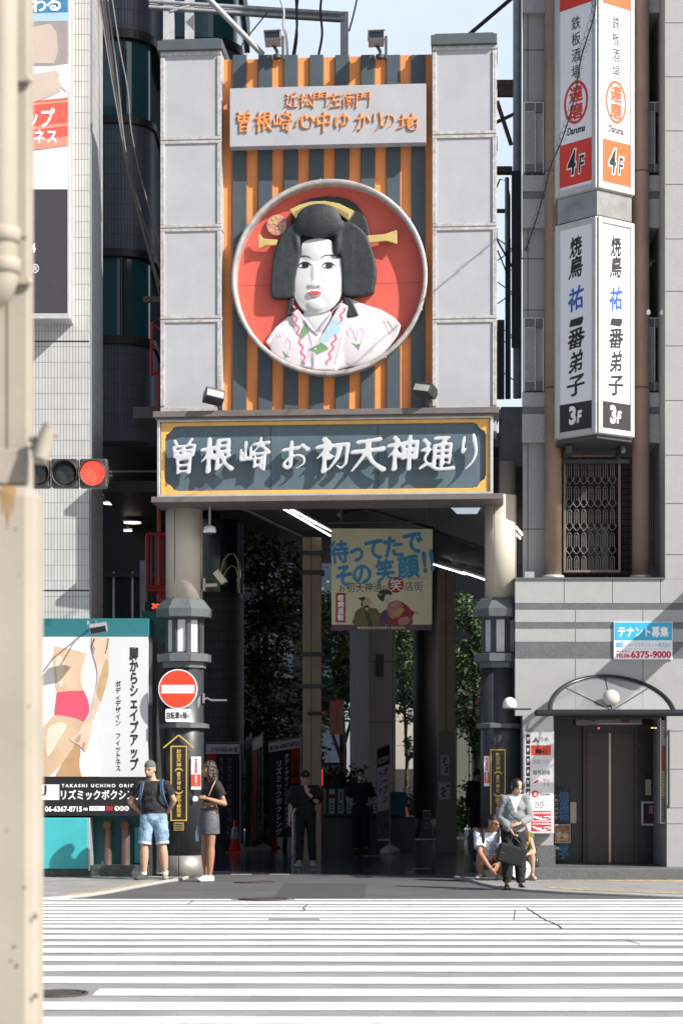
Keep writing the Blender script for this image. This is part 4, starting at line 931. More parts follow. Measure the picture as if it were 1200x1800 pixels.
m = MB(); words(m, 'U', M2, X(66), Z(1400), X(83), Z(1380), .03, .0065); obj('black_letter', m, INK, bs)
m = MB(); words(m, 'TAKASHI UCHINO ORIGINAL', M2, X(109), Z(1384), X(262), Z(1378), .03, .004, space=1.5); words(m, 'リズミックボクシング', M2, X(108), Z(1406), X(252), Z(1388), .03, .004)
words(m, '06-6367-8715', M2, X(80), Z(1427), X(145), Z(1417), .035, .004); words(m, 'WEB', M2, X(147), Z(1425), X(155), Z(1420), .04, .004)
rect(m, M2, X(158), Z(1425), X(185), Z(1417), .001, .004)
for k in range(3): m.prism(disc(X(206+8.5*k), Z(1421), .038, 20), M2, .001, .004)
obj('lettering', m, WHITEINK, bs)
m = MB(); words(m, 'リズボク', M2, X(160), Z(1424), X(176), Z(1418), .0, .006)
for k, s_ in enumerate(('YB','01','53')): words(m, s_, M2, X(203.5+8.5*k), Z(1423.5), X(208.5+8.5*k), Z(1418.5), .02, .006)
obj('small_lettering', m, INK, bs)
m = MB(); rect(m, M2, X(187.5), Z(1425), X(199), Z(1417), .001, .004); obj('search_button', m, mat('dark red button', (0.35,0.02,0.03), .5, var=0), bs)
# lamp over the billboard
t = thing('billboard_floodlight', 'grey floodlight on a bracket at the top of the lower billboard', 'lamp')
c = P(173, 1103, ds-.55); m = MB(); Mx = Matrix.Translation(c) @ Matrix.Rotation(R(-10),4,'Y') @ Matrix.Rotation(R(25),4,'X')
m.box((-.13,-.07,-.07), (.13,.07,.05), Mx); obj('head', m, GALV, t, bevel=.01)
m = MB(); m.box((-.115,-.078,-.055), (.115,-.071,.035), Mx); obj('lens', m, GLASSDK, t)
m = MB(); m.tube([c+Vector((-.16,0,.04)), c+Vector((-.17,.1,.1)), c+Vector((-.16,.4,.06)), Vector((c.x-.16, ds+.01, c.z+.05))], .014, 8); m.tube([c+Vector((-.16,0,.0)), c+Vector((-.13,0,.0))], .014, 8); m.tube([c+Vector((0,.06,.04)), c+Vector((-.08,.25,.12)), c+Vector((-.16,.4,.06))], .01, 6); obj('arm', m, GALV, t)
# ------------------------------------------------------------------ dark curved building behind
t = thing('curved_building', 'dark blue tiled building with rounded teal glass bays behind the gate', 'building')
SL = mat('slate blue strip tile', (0.075,0.092,0.125), 0.45, var=0.15, scale=1, tile=(.06,.27,.006,(.03,.032,.036),0,.2))
TG = mat('teal tinted glass', (0.007,0.06,0.068), 0.07, var=0.3, scale=.7, spec=0.8)
BAND = mat('dark bronze band', (0.025,0.022,0.022), 0.4, 0.3, var=0.15)
da = 38.5
def bay(x0, x1, y0, r, z0, z1, n=10):
    """plan outline: flat face from x0, rounded right corner to x1"""
    pl = [(x0, y0)] + [(x1-r+r*math.sin(R(a)), y0+r-r*math.cos(R(a))) for a in range(0, 91, 9)] + [(x1, y0+5), (x0, y0+5)]
    n = len(pl); return [(x, y, z0) for x, y in pl]+[(x, y, z1) for x, y in pl], [list(range(n))[::-1], list(range(n,2*n))] + [[i,(i+1)%n,n+(i+1)%n,n+i] for i in range(n)]
def bayrows(rows, x0, x1, y0, r, parent):
    for kind, Ya, Yb in rows:
        z1, z0 = PZ(Ya, y0), PZ(Yb, y0); m = MB()
        k = {'tile': (0, SL, 'tiled_spandrel'), 'glass': (-.06, TG, 'curved_glass'), 'band': (.05, BAND, 'sill_band')}[kind]
        v, f = bay(x0, x1+k[0], y0-k[0], r+k[0], z0, z1); m.add(v, f, None); me = m.mesh(k[2])
        if kind != 'band':   # smooth cylinder uv
            uvl = me.uv_layers[0]; 
            for p in me.polygons:
                if abs(p.normal.z) > .5: continue
                for li in p.loop_indices:
                    co = me.vertices[me.loops[li].vertex_index].co; a = co.x if co.y < y0+.02 else x1-r+r*math.atan2(co.x-(x1-r), max(1e-4, y0+r-co.y))
                    uvl.data[li].uv = (a, co.z)
        o = link(k[2], me, k[1], parent)
        if kind == 'glass':
            mm_ = MB()
            for X in (212, 218): mm_.box((PX(X,y0)-.012, y0+.02, z0), (PX(X,y0)+.012, y0+.05, z1))
            obj('mullion', mm_, BAND, o)
bayrows([('tile',-120,50),('band',50,66),('glass',66,204),('band',204,216),('tile',216,437),('band',437,450),('glass',450,590),('band',590,604),('tile',604,752)], PX(150,da), PX(266,da), da, .62, t)
db2 = 41.5
bayrows([('tile',-120,-60),('glass',-60,66),('band',66,80),('tile',80,300),('band',300,312),('glass',312,450),('band',450,462),('tile',462,752)], PX(265,db2), PX(420,db2), db2, .7, t)
m = MB(); m.box((PX(150,da), da+.25, PZ(752,da)-.30), (PX(283,da), 52, PZ(752,da)-.02)); 
sof = obj('soffit', m, mat('dark soffit', (0.02,0.018,0.02), .5, var=0.1), t)
v, f = bay(PX(150,da), PX(270,da)+.1, da-.05, .7, PZ(775,da), PZ(752.5,da)); m = MB(); m.add(v, f); obj('soffit_edge', m, mat('slate edge', (0.06,0.075,0.09), .5, var=0.15), t)
# recessed lower storeys under the soffit
m = MB(); m.box((PX(150,46), 46, 0), (-2.6, 52, PZ(752,da)-.31)); obj('recess_wall', m, mat('dark recess wall', (0.012,0.012,0.014), .35, var=0.1), t)
m = MB(); m.box((PX(178,40), 40, PZ(865,40)), (PX(290,40), 46, PZ(845,40))); m.box((PX(178,40), 40.5, PZ(1010,40)), (PX(290,40), 40.6, PZ(1003,40))); obj('beam', m, mat('bronze beam', (0.06,0.05,0.04), .4, .3, var=0.1), t)
m = MB(); m.box((PX(290,41), 41.3, PZ(836,41)), (PX(150,41), 41.35, PZ(829,41))) if False else m.box((PX(190,41), 41.3, PZ(826,41)), (PX(290,41), 41.34, PZ(823,41))); obj('trim_line', m, ALU, t)
m = MB(); m.box((PX(184,40.8), 40.8, PZ(1088,40.8)), (PX(251,40.8), 40.85, PZ(1012,40.8))); obj('glazing', m, GLASSDK, t)
m = MB()
for X in (200, 233, 250): m.box((PX(X,40.7)-.02, 40.7, PZ(1088,40.7)), (PX(X,40.7)+.02, 40.76, PZ(1005,40.7)))
obj('mullion', m, ALU, t)
m = MB(); m.box((PX(246,39.5), 39.5, PZ(1100,39.5)), (PX(256,39.5), 39.9, PZ(985,39.5))); obj('grey_post', m, GALV, t)
LAMPW = mat('warm downlight', (1.0,0.88,0.62), .5, var=0, emit=1.6)
for i, (X, Y, w_) in enumerate(((192,851,20),(195,868,27),(198,884,32),(233,918,30),(225,932,15))):
    dd = 44.5-i*1.1 if i < 3 else 44; p = P(X, Y, dd); r = w_/2*dd/F; m = MB(); m.lathe([(r,0),(r,-.02)], (0,0,0), 20); 
    q_ = obj('downlight', m, LAMPW); q_.location = p
    tag(q_, ('round ceiling light farthest in, just right of the red traffic light','middle round ceiling light below the red traffic light','lowest round ceiling light of three below the red traffic light','dim oblong ceiling light above the red fire escape','small dim ceiling light just above the dark glazing')[i], 'ceiling light', 'downlights under the curved building')
    m = MB(); m.lathe([(r*1.12,0),(r*1.12,.03)], (0,0,0), 20); obj('rim', m, ALU, q_)
    m = MB(); m.tube([(0,0,.03),(0,0,PZ(752,da)-.33-p.z)], .01, 6); obj('stem', m, DKMETAL, q_)
# ladder / red fire escape
t = thing('red_fire_escape', 'red steel fire escape cage behind the left gate column', 'fire escape'); dr = 37.2
RED = mat('red steel paint', (0.42,0.02,0.03), .45, var=0.15)
m = MB()
for X in (258.5, 266, 274, 280.5, 287, 294): m.tube([P(X,939,dr), P(X,1032,dr)], .012 if X > 259 else .028, 6)
for Y in (939, 1032): m.tube([P(258,Y,dr), P(320,Y,dr)], .028, 6)
m.tube([P(258,939,dr), P(262,936,dr+1.2)], .02, 6)
obj('railing', m, RED, t)
m = MB(); m.box((PX(258,dr), dr, PZ(1039,dr)), (PX(330,dr), dr+1.2, PZ(1032,dr))); obj('platform', m, RED, t)
m = MB(); m.tube([P(280,1110,dr+.1), P(280,870,dr+.1)], .035, 8); m.tube([P(294,1030,dr+.3), P(276,1075,dr+.3)], .03, 6); obj('post', m, RED, t)
m = MB(); m.tube([P(267,565,dr), P(267,662,dr)], .03, 6); m.tube([P(279,650,dr), P(279,740,dr)], .03, 6); m.tube([P(266,567,dr),P(282,580,dr)], .012, 6); m.tube([P(266,602,dr),P(282,618,dr)], .012, 6); m.tube([P(268,655,dr),P(282,655,dr)], .03, 6); m.tube([P(279,740,dr+.2), P(280,880,dr+.1)], .03, 6); obj('upper_railing', m, RED, t)
m = MB(); m.pbox(256, 958, 292, 1060, 50, 50.1); tag(obj('far_building', m, mat('far pale wall', (0.6,0.63,0.68), .6, var=0.1)), 'pale far building seen through the red fire escape', 'building')
t = thing('led_sign', 'small dark sign with glowing red digits beside the lantern roof', 'sign'); m = MB(); m.pbox(255,1058,296,1074,36.4,36.5); obj('case', m, BLACK, t)
m = MB(); words(m, '30.5', face((0,36.4,0)), PX(267,36.4), PZ(1070,36.4), PX(291,36.4), PZ(1061,36.4), .03, .004); obj('digits', m, LED, t)
m = MB(); m.box((PX(250,36.3), 36.3, PZ(1130,36.3)), (PX(300,36.3), 36.9, PZ(1074.5,36.3))); tag(obj('teal_awning', m, TEAL), 'dark teal awning box behind the left lantern', 'awning')
# rounded brick pier with dark glass above
t = thing('rounded_pier', 'rounded dark brick pier with blue glass above, behind the left column', 'pier'); dp_ = 44.6
DB = mat('dark brick strip', (0.085,0.075,0.07), .6, var=0.2, tile=(.06,.2,.008,(.02,.02,.02),0,.25))
x0, x1 = PX(300,dp_), PX(425,dp_)
bay5 = bay
def bay(*a):
    v, f = bay5(*a); return [(x, min(y, a[2]+.95), z) for x, y, z in v], f
v, f = bay(x0, x1, dp_, .45, 0, PZ(1040,dp_)); m = MB(); m.add(v, f); obj('brick_base', m, DB, t)
v, f = bay(x0, x1-.03, dp_+.03, .42, PZ(1040,dp_), PZ(912,dp_)); m = MB(); m.add(v, f); obj('glass', m, mat('blue black glass', (0.006,0.012,0.02), .06, var=0.2, spec=.7), t)
v, f = bay(x0, x1+.02, dp_-.02, .47, PZ(1050,dp_), PZ(1041,dp_)); m = MB(); m.add(v, f); obj('sill', m, BAND, t)
m = MB(); m.tube([(x1-.02, dp_+.5, PZ(1500,dp_)), (x1-.02, dp_+.5, PZ(915,dp_))], .03, 8); obj('corner_pipe', m, mat('blue grey pipe', (0.12,0.19,0.24), .35, .4, var=0.1), t)
# light shapes reflected in the glass, built as thin bent pale tubes
t = thing('reflection_tubes', 'two thin bent pale tubes standing in for reflections above the small camera', 'lamp')
m = MB(); NE = mat('pale metal tube', (0.62,0.55,0.40), .3, .4, var=0.1)
m.tube([P(388,1010,44.45), P(393,985,44.45), P(402,974,44.45), P(411,973,44.45), P(418,984,44.45), P(421,1010,44.45), P(420,1040,44.58)], .016, 8); obj('outer_arm', m, NE, t)
m = MB(); m.tube([P(393,1012,44.45), P(398,1002,44.45), P(407,994,44.45), P(415,998,44.45), P(419,1014,44.45), P(420,1040,44.58)], .013, 8); obj('inner_arm', m, NE, t)
# ------------------------------------------------------------------ right granite building
t = thing('granite_building', 'pale granite building with round columns and a lift entrance right of the gate', 'building'); de = 32.3
GRT = mat('pale granite slab', (0.315,0.318,0.315), 0.62, var=0.05, speck=0.22, stain=0.1, grime=(.3,.29,.27))
xL_, xE = PX(905,de), 9.0
def wbox(name, mm, X0, Y0, X1, Y1, d0, d1, par=None, bevel=0):
    m = MB(); m.pbox(X0, Y0, X1, Y1, d0, d1); return obj(name, m, mm, par or t, bevel=bevel)
# lower facade: courses, alternating pale and dark granite; opening 972..1170 below row 1258
rows = [(1018,1060,GRT),(1060,1072,DKGRAN),(1072,1093.5,GRT),(1093.5,1105.5,DKGRAN),(1105.5,1128,GRT),(1128,1158,DKGRAN),(1158,1258,GRT)]
for Ya, Yb, mm in rows:
    m = MB(); off = .004 if mm is DKGRAN else 0
    m.box((xL_, de+off, PZ(Yb,de)), (xE, de+.6, PZ(Ya,de))); obj('dark_course' if mm is DKGRAN else 'pale_course', m, mm, t)
m = MB(); j = .005
def vj(X, Ya, Yb): m.box((PX(X,de)-j, de-.0015, PZ(Yb,de)), (PX(X,de)+j, de+.003, PZ(Ya,de)))
for X in (991,1075.5,1160): vj(X,1018,1060)
for Ya, Yb in ((1072,1093.5),(1105.5,1128),(1158,1258)):
    for X in (1010.5,1129): vj(X,Ya,Yb)
obj('slab_joint', m, mat('joint dark grey', (0.08,0.08,0.08), .8, var=0), t)  # joints are plain dark grey lines
m = MB(); m.box((xL_-.02, de-.03, PZ(1018,de)), (PX(1168,de), 34.1, PZ(1015.5,de))); obj('ledge', m, DKGRAN, t)
m = MB(); m.box((PX(918,de), de, PZ(1486,de)), (PX(972,de), de+1.4, PZ(1258,de)-.003)); obj('entrance_pier', m, GRT, t)
m = MB(); m.box((PX(918,de)-.02, de-.02, .14), (PX(975,de), de+1.4, PZ(1486.3,de))); obj('pier_base', m, DKGRAN, t)
m = MB(); m.box((PX(1171,de), de, .14), (xE, de+1.4, PZ(1258,de)-.003)); rp = obj('right_wall', m, GRT, t)
m = MB()
for Y in (1285,1352,1420,1448): m.box((PX(1171,de), de-.0015, PZ(Y+.6,de)), (xE, de+.001, PZ(Y-.6,de)))
obj('slab_joint', m, mat('joint dark grey', (0.08,0.08,0.08), .8, var=0), rp)
m = MB(); m.box((PX(905,31.85), 31.85, .0), (xE, de+1.4, PZ(1526,31.85))); obj('step', m, DKGRAN, t, bevel=.012)
# deep left flank of the building along the arcade
m = MB(); m.prism([(PX(907,de+.62),de+.62),(PX(907,de+.62)+.4,de+.62),(PX(925,46)+.4,46),(PX(925,46),46)], Matrix.Identity(4), 0, PZ(1018,de)); m.prism([(PX(920,34.4),34.4),(PX(920,34.4)+.3,34.4),(PX(921,46)+.3,46),(PX(921,46),46)], Matrix.Identity(4), PZ(1018,de)+.002, PZ(-1700,de)); obj('flank_wall', m, mat('flank render', (0.2,0.2,0.2), .7, var=0.15), t)
# entrance
DK = mat('black polished stone', (0.02,0.02,0.022), .25, var=0.2)
di = 33.7
m = MB(); m.box((PX(972,de), di, .17), (PX(1171,de), di+.1, PZ(1258,de))); obj('entrance_back', m, DK, t)
m = MB(); m.box((PX(972,de)+.002, de+.3, PZ(1262,de)), (PX(1171,de)-.002, di-.01, PZ(1258.5,de))); obj('entrance_ceiling', m, DK, t)
m = MB(); m.box((PX(972.5,de)+.004, de+.02, .17), (PX(972.5,de)+.02, di-.002, PZ(1262,de)-.003)); obj('entrance_side', m, DK, t)
DOOR = mat('dark brown lift door', (0.075,0.062,0.055), .38, .35, var=0.15, scale=3)
dd = di-.04
m = MB()
for X0, X1 in ((1024,1030),(1114,1120)): m.pbox(X0, 1276, X1, 1518, dd-.06, di-.002)
m.pbox(1030.3, 1276, 1113.7, 1288, dd-.06, di-.002); obj('lift_frame', m, mat('lift frame', (0.05,0.045,0.042), .35, .4, var=0.1), t)
for X0, X1 in ((1031,1069),(1073,1113)):
    lf = wbox('lift_door', DOOR, X0, 1288.5, X1, 1516, dd-.01, di-.003)
wbox('door_strip', mat('bright brass strip', (0.55,0.47,0.35), .3, .6, var=0.1), 1069.2, 1288.5, 1072.8, 1516, dd-.016, di-.003)
sg = wbox('transom_sign', mat('transom grey', (0.26,0.26,0.26), .5, var=0.1), 1011, 1260, 1127, 1275, dd-.1, di-.002)
m = MB(); M = face((0,dd-.1,0)); rect(m, M, PX(1090,dd), PZ(1270,dd), PX(1104,dd), PZ(1262,dd), .001, .003); m.prism(disc(PX(1041,dd),PZ(1265,dd),.035,16), M, .001, .003); obj('red_mark', m, mat('dim red', (0.25,0.04,0.04), .5, var=0), sg)
m = MB(); words(m, '北新地', M, PX(1050,dd), PZ(1270,dd), PX(1072,dd), PZ(1263,dd), 0, .003) if False else rect(m, M, PX(1049,dd), PZ(1273,dd), PX(1126,dd), PZ(1271.5,dd), .001, .002); obj('sign_line', m, ALU, sg)
m = MB(); c = P(1051.5,1280,dd-.065); m.ball(c, .016, n=8, m=6); obj('red_indicator', m, LED, t)
wbox('call_panel', mat('brass panel', (0.42,0.37,0.3), .35, .5, var=0.1), 1133.5, 1370, 1143.5, 1398, di-.02, di-.001)
m = MB(); m.ball(P(1138.5,1381,di-.022), .012, n=8, m=6); obj('call_button', m, WHITEINK, t)
nb2 = wbox('notice_case', ALU, 1126.5, 1409, 1151.5, 1451, di-.04, di-.001)
m = MB(); M = face((0,di-.041,0)); rect(m, M, PX(1129,di), PZ(1448,di), PX(1149,di), PZ(1412,di), .001, .004); nc = obj('case_window', m, mat('maroon dark window', (0.05,0.02,0.035), .15, var=0.2), nb2)
m = MB(); rect(m, M, PX(1139,di), PZ(1430,di), PX(1146,di), PZ(1416,di), .0045, .006); obj('pinned_note', m, mat('mauve note', (0.3,0.18,0.28), .5, var=0.1), nc)
wbox('intercom_plate', mat('brass panel', (0.42,0.37,0.3), .35, .5, var=0.1), 1001.5, 1410, 1012, 1447, di-.03, di-.001)
m = MB(); pts = [P(1149,1302,di-.02), P(1151,1330,di-.02), P(1148.5,1352,di-.02)]; m.tube(pts, [.02,.035,.015], 8); obj('pale_ornament', m, mat('tan leather', (0.35,0.22,0.12), .5, var=0.2), t)
for k, (X, lab) in enumerate(((1145.5,'left lit spot lamp under the entrance ceiling'),(1151.5,'right lit spot lamp under the entrance ceiling'))):
    m = MB(); m.lathe([(.018,0),(.02,.02),(.03,.05)], (0,0,0), 14); q_ = obj('spot_lamp', m, DKMETAL); q_.location = P(X,1279,33.3); tag(q_, lab, 'lamp', 'spot lamps in the lift entrance')
    m = MB(); m.lathe([(.026,-.004),(.0,-.012)], (0,0,.0), 14); obj('bulb', m, mat('warm bulb', (1,.8,.5), .5, var=0, emit=2.5), q_)
    m = MB(); m.tube([(0,0,.05),(0,0,PZ(1262,de)-P(X,1279,33.3).z)], .006, 6); obj('stem', m, DKMETAL, q_)
t_ = thing('flyer_rack', 'narrow wall rack full of small printed flyers at the right edge of the entrance', 'rack'); m = MB(); m.box((PX(1162,de), de+.15, PZ(1448,de)), (PX(1164,de), de+.5, PZ(1262,de))); m.box((PX(1162,de), de+.12, PZ(1448,de)), (PX(1170.5,de), de+.15, PZ(1446,de))); obj('frame', m, ALU, t_)
rnd = random.Random(5)
for g in range(4):
    m = MB()
    for k in range(9):
        Y = 1266+(g*9+k)*5; m.box((PX(1164.5,de), de+.16, PZ(Y+4.2,de)), (PX(1170.3,de), de+.3, PZ(Y,de)))
    obj('flyer', m, mat(f'flyer {g}', [(0.55,0.5,0.45),(0.4,0.1,0.08),(0.5,0.42,0.2),(0.25,0.2,0.18)][g], .5, var=0.3, scale=30), t_)
m = MB(); m.tube([P(1174.5,1283,de-.04), P(1174.5,1421,de-.04)], .018, 8); m.box((PX(1173.7,de), de-.04, PZ(1290,de)), (PX(1175.3,de), de, PZ(1286,de))); m.box((PX(1173.7,de), de-.04, PZ(1418,de)), (PX(1175.3,de), de, PZ(1414,de)))
tag(obj('grab_rail', m, DKMETAL), 'dark vertical rail on the wall right of the entrance', 'rail')
# signs by the entrance
t_ = thing('yakitori_banner', 'black vertical sheet with blue outlined Japanese letters left of the lift', 'banner'); dk_ = de+1.0
dk_ = 33.4
m = MB(); m.box((PX(973,dk_), dk_, PZ(1512,dk_)), (PX(1001,dk_), dk_+.03, PZ(1386,dk_))); obj('sheet', m, BLACK, t_)
M = face((0,dk_,0)); m = MB(); words(m, column_words('焼鳥祐一番弟子'), M, PX(981,dk_), PZ(1510,dk_), PX(999,dk_), PZ(1391,dk_), .05, .003, line=.9); bl = obj('blue_lettering', m, mat('bright blue letter', (0.05,0.25,0.55), .5, var=0), t_)
m = MB(); words(m, column_words('焼鳥祐一番弟子'), M, PX(982.5,dk_), PZ(1509,dk_), PX(997.5,dk_), PZ(1392.5,dk_), -.012, .006, line=.9); obj('dark_lettering', m, INK, bl)
m = MB(); words(m, '一\nOO\nくて\nール\nハイ\n円', M, PX(973,dk_), PZ(1440,dk_), PX(980,dk_), PZ(1398,dk_), .01, .003, line=1.2); words(m, '5:00', M, PX(973,dk_), PZ(1493,dk_), PX(982,dk_), PZ(1488,dk_), .02, .003); obj('small_lettering', m, WHITEINK, t_)
t_ = thing('food_photo', 'framed food photograph with gold letters below the blue lettering', 'photograph'); dk_ = 33.32
m = MB(); m.pbox(972.5,1449,1002,1482,dk_,dk_+.06); obj('frame', m, mat('photo grey', (0.35,0.33,0.32), .5, var=0.1), t_)
M = face((0,dk_,0)); m = MB(); rect(m, M, PX(974,dk_), PZ(1480,dk_), PX(1000.5,dk_), PZ(1451,dk_), .001, .003); pp = obj('print', m, mat('photo brown', (0.28,0.12,0.07), .4, var=0.7, scale=14), t_)
m = MB(); m.prism(disc(PX(982,dk_),PZ(1467,dk_),.05,18), M, .0035, .005); m.prism(disc(PX(993,dk_),PZ(1469,dk_),.045,18), M, .0035, .005); obj('printed_plate', m, mat('printed plate', (0.5,0.36,0.33), .4, var=0.5, scale=30), pp)
m = MB(); words(m, '炭火焼鳥', M, PX(977,dk_), PZ(1479,dk_), PX(998,dk_), PZ(1474,dk_), .03, .005); obj('lettering', m, GOLDINK, pp)
# floor directory
t_ = thing('floor_directory', 'white illuminated floor directory sign on the pier beside the lift entrance', 'sign'); dn = de-.16
m = MB(); m.pbox(918.5,1286,973,1466,dn,de-.022); cs = obj('case', m, ALU, t_, bevel=.012)
M = face((0,dn,0)); X = lambda x: PX(x,dn); Z = lambda y: PZ(y,dn)
m = MB(); rect(m, M, X(921), Z(1463.5), X(970.5), Z(1288.5), .001, .004); obj('panel', m, mat('directory white', (0.72,0.72,0.73), .4, var=0.02), t_)
m = MB()
for k in range(7): rect(m, M, X(924), Z(1307.5+19*k), X(931), Z(1291+19*k), .005, .007)
obj('floor_tab', m, mat('plum tab', (0.05,0.015,0.03), .5, var=0), t_)
m = MB()
for k, s_ in enumerate(('9F','8F','7F','6F','5F','4F','3F')): words(m, s_, M, X(925.3), Z(1302+19*k), X(929.7), Z(1296+19*k), .03, .009)
obj('tab_lettering', m, WHITEINK, t_)
m = MB(); rect(m, M, X(933), Z(1327.5), X(967.5), Z(1310), .005, .007)
o_ = obj('red_orange_panel', m, mat('red orange panel', (0.75,0.07,0.02), .5, var=0), t_)
m = MB(); words(m, '鶏心', M, X(940), Z(1325), X(962), Z(1316), .03, .009); words(m, 'ダイニング', M, X(934), Z(1315), X(950), Z(1311.5), .01, .009); obj('lettering', m, INK, o_)
m = MB(); pa = [(936,1305),(941,1295),(946,1305),(943,1305),(941,1300),(939,1305)]; m.prism([(X(a),Z(b)) for a, b in pa][::-1], M, .005, .007); rect(m, M, X(935),Z(1303.5),X(947),Z(1302),.0075,.009); words(m, 'うめ', M, X(949), Z(1304), X(963), Z(1296), -.01, .007)
words(m, '鶴見酒場', M, X(936), Z(1362), X(966), Z(1354), -.01, .007); words(m, 'Daruma', M, X(948), Z(1398), X(966), Z(1394), .02, .007); words(m, 'ひび', M, X(940), Z(1421), X(955), Z(1408), -.02, .007); words(m, '.', M, X(957),Z(1417),X(959),Z(1415), .02, .007)
obj('dark_lettering', m, mat('soft black print', (0.1,0.1,0.1), .5, var=0), t_)
m = MB(); words(m, '鉄板つ井', M, X(936), Z(1343), X(964), Z(1334), -.015, .007); obj('grey_lettering', m, mat('pale grey print', (0.45,0.45,0.45), .5, var=0), t_)
m = MB(); words(m, 'アイ\nフル', M, X(954), Z(1382), X(966), Z(1369), .0, .007); 
for k in range(4): m.prism([(X(937+k*1.5),Z(1375-k*1.2)),(X(942+k*1.2),Z(1371-k*.2)),(X(943.5+k*.8),Z(1373)),(X(938.5+k*1.5),Z(1377-k*.6))][::-1], M, .005+.0003*k, .007+.0003*k)
m.prism(disc(X(940),Z(1395.5),.052,28), M, .005, .007); rect(m, M, X(933), Z(1442), X(967.5), Z(1425), .005, .007); rect(m, M, X(933), Z(1461), X(967.5), Z(1444), .005, .007); obj('red_print', m, mat('crimson print', (0.55,0.015,0.03), .5, var=0), t_)
m = MB(); words(m, '達', M, X(937), Z(1399), X(943), Z(1392), -.01, .009)
for Y in (1425, 1444):
    words(m, 'お好み焼き 鉄板居酒屋', M, X(935), Z(Y+6), X(966), Z(Y+2), .03, .009)
    m.prism(smooth_poly([(X(934),Z(Y+8)),(X(948),Z(Y+11)),(X(962),Z(Y+9)),(X(967),Z(Y+11)),(X(962),Z(Y+15)),(X(950),Z(Y+16)),(X(940),Z(Y+13))],3)[::-1], M, .0072, .009)
obj('white_print', m, WHITEINK, t_)
m = MB()
for Y in (1425, 1444): words(m, '清兵衛', M, X(951), Z(Y+14), X(964), Z(Y+10.5), .02, .011)
obj('brush_lettering', m, INK, t_)
# tenant wanted sign
t_ = thing('tenant_sign', 'blue and white tenant wanted sign with a red phone number on the granite wall', 'sign'); dn = de-.03
M = face((0,dn,0)); X = lambda x: PX(x,dn); Z = lambda y: PZ(y,dn)
m = MB(); m.pbox(1078,1093,1181,1159,dn,de-.003); obj('board', m, WHITEINK, t_)
m = MB(); rect(m, M, X(1079), Z(1125.5), X(1180), Z(1094), .001, .003); bf = obj('blue_field', m, mat('cyan field', (0.03,0.38,0.62), .5, var=0.03), t_)
m = MB(); words(m, 'テナント募集', M, X(1085), Z(1120), X(1174), Z(1101), .035, .006); obj('white_lettering', m, WHITEINK, bf)
m = MB(); words(m, 'スペースマネジメント株式会社', M, X(1096), Z(1138), X(1179), Z(1129), .0, .003); rect(m, M, X(1082), Z(1138), X(1094), Z(1129), .001, .003); rect(m, M, X(1096), Z(1141.2), X(1177), Z(1140.6), .001, .003); obj('blue_lettering', m, mat('steel blue print', (0.15,0.38,0.55), .5, var=0), t_)
m = MB(); words(m, 'TEL06-', M, X(1081), Z(1156), X(1108), Z(1148.5), .03, .003); words(m, '6375-9000', M, X(1108), Z(1157), X(1178.5), Z(1144), .035, .003); words(m, 'お問い合わせは', M, X(1081), Z(1146.5), X(1106), Z(1143), .0, .003); obj('red_lettering', m, mat('crimson letters', (0.5,0.01,0.05), .5, var=0), t_)
# entrance canopy
t_ = thing('fan_canopy', 'fan shaped glass canopy with black tube frame over the lift entrance', 'canopy')
TUBE = mat('black tube', (0.02,0.021,0.024), .3, .2, var=0.1)
cX, cY_, dw, df = 1075, 1252, de-.05, de-.95
zc, xc = PZ(1253, df), PX(1075, df)
m = MB(); m.tube([(PX(944,df), df, zc), (PX(1205,df), df, zc)], .05, 14); m.ball((PX(944,df),df,zc), .05, n=12, m=8); m.ball((PX(1205,df),df,zc), .05, n=12, m=8); obj('front_bar', m, TUBE, t_)
ar = []
zt_ = PZ(1190, dw); z0_ = PZ(1255, df+.05); rx = PX(1184,df)-xc
for k in range(25):
    a = math.pi*k/24; s_ = math.sin(a); ar.append(Vector((xc-rx*math.cos(a), df+(dw-df)*s_*.98, zc+(zt_-zc)*s_)))
m = MB(); m.tube(ar, .04, 10); obj('arch', m, TUBE, t_)
hub = Vector((xc, df+.03, zc+.03)); m = MB()
for k in (6, 12, 18): m.tube([hub, ar[k]], .012, 6)
m.box((PX(944,df), df+.05, zc-.045), (PX(1205,df), de-.01, zc-.03)) if False else None
for X_ in (972, 1178): m.tube([(PX(X_,df), df, zc), (PX(X_,df), de-.004, zc)], .03, 8)
obj('spoke', m, TUBE, t_)
CG = bpy.data.materials.new('canopy glass'); CG.use_nodes = True
bb_ = CG.node_tree.nodes['Principled BSDF']; bb_.inputs['Base Color'].default_value = (.35,.37,.38,1); bb_.inputs['Roughness'].default_value = .25; bb_.inputs['Alpha'].default_value = .3
n_ = len(ar); m = MB(); m.add([hub]+ar, [[0,i+1,i+2] for i in range(n_-1)], True); m.add([p+Vector((0,.004,.012)) for p in [hub]+ar], [[0,i+2,i+1] for i in range(n_-1)], True); obj('glass', m, CG, t_)
t_ = thing('globe_lamp', 'frosted globe lamp hanging in the fan canopy over the entrance', 'lamp'); c = P(1073,1227,df+.16)
m = MB(); m.ball(c, .125, n=24, m=16); obj('globe', m, mat('frosted globe', (0.55,0.5,0.45), .35, var=0.2, scale=6), t_)
m = MB(); m.lathe([(.05,-.16),(.06,-.15),(.06,-.115),(.04,-.105)], c, 16); obj('holder', m, TUBE, t_)
t_ = thing('wall_globe_lamp', 'white dome lamp on a bracket at the corner of the granite building', 'lamp'); c = P(895,1238,32.)
m = MB(); m.lathe([(.105,-.06),(.105,0),(.1,.03),(.085,.065),(.06,.09),(.03,.103),(0,.107)], c, 24); obj('dome', m, mat('white globe', (0.72,0.72,0.72), .3, var=0.03), t_)
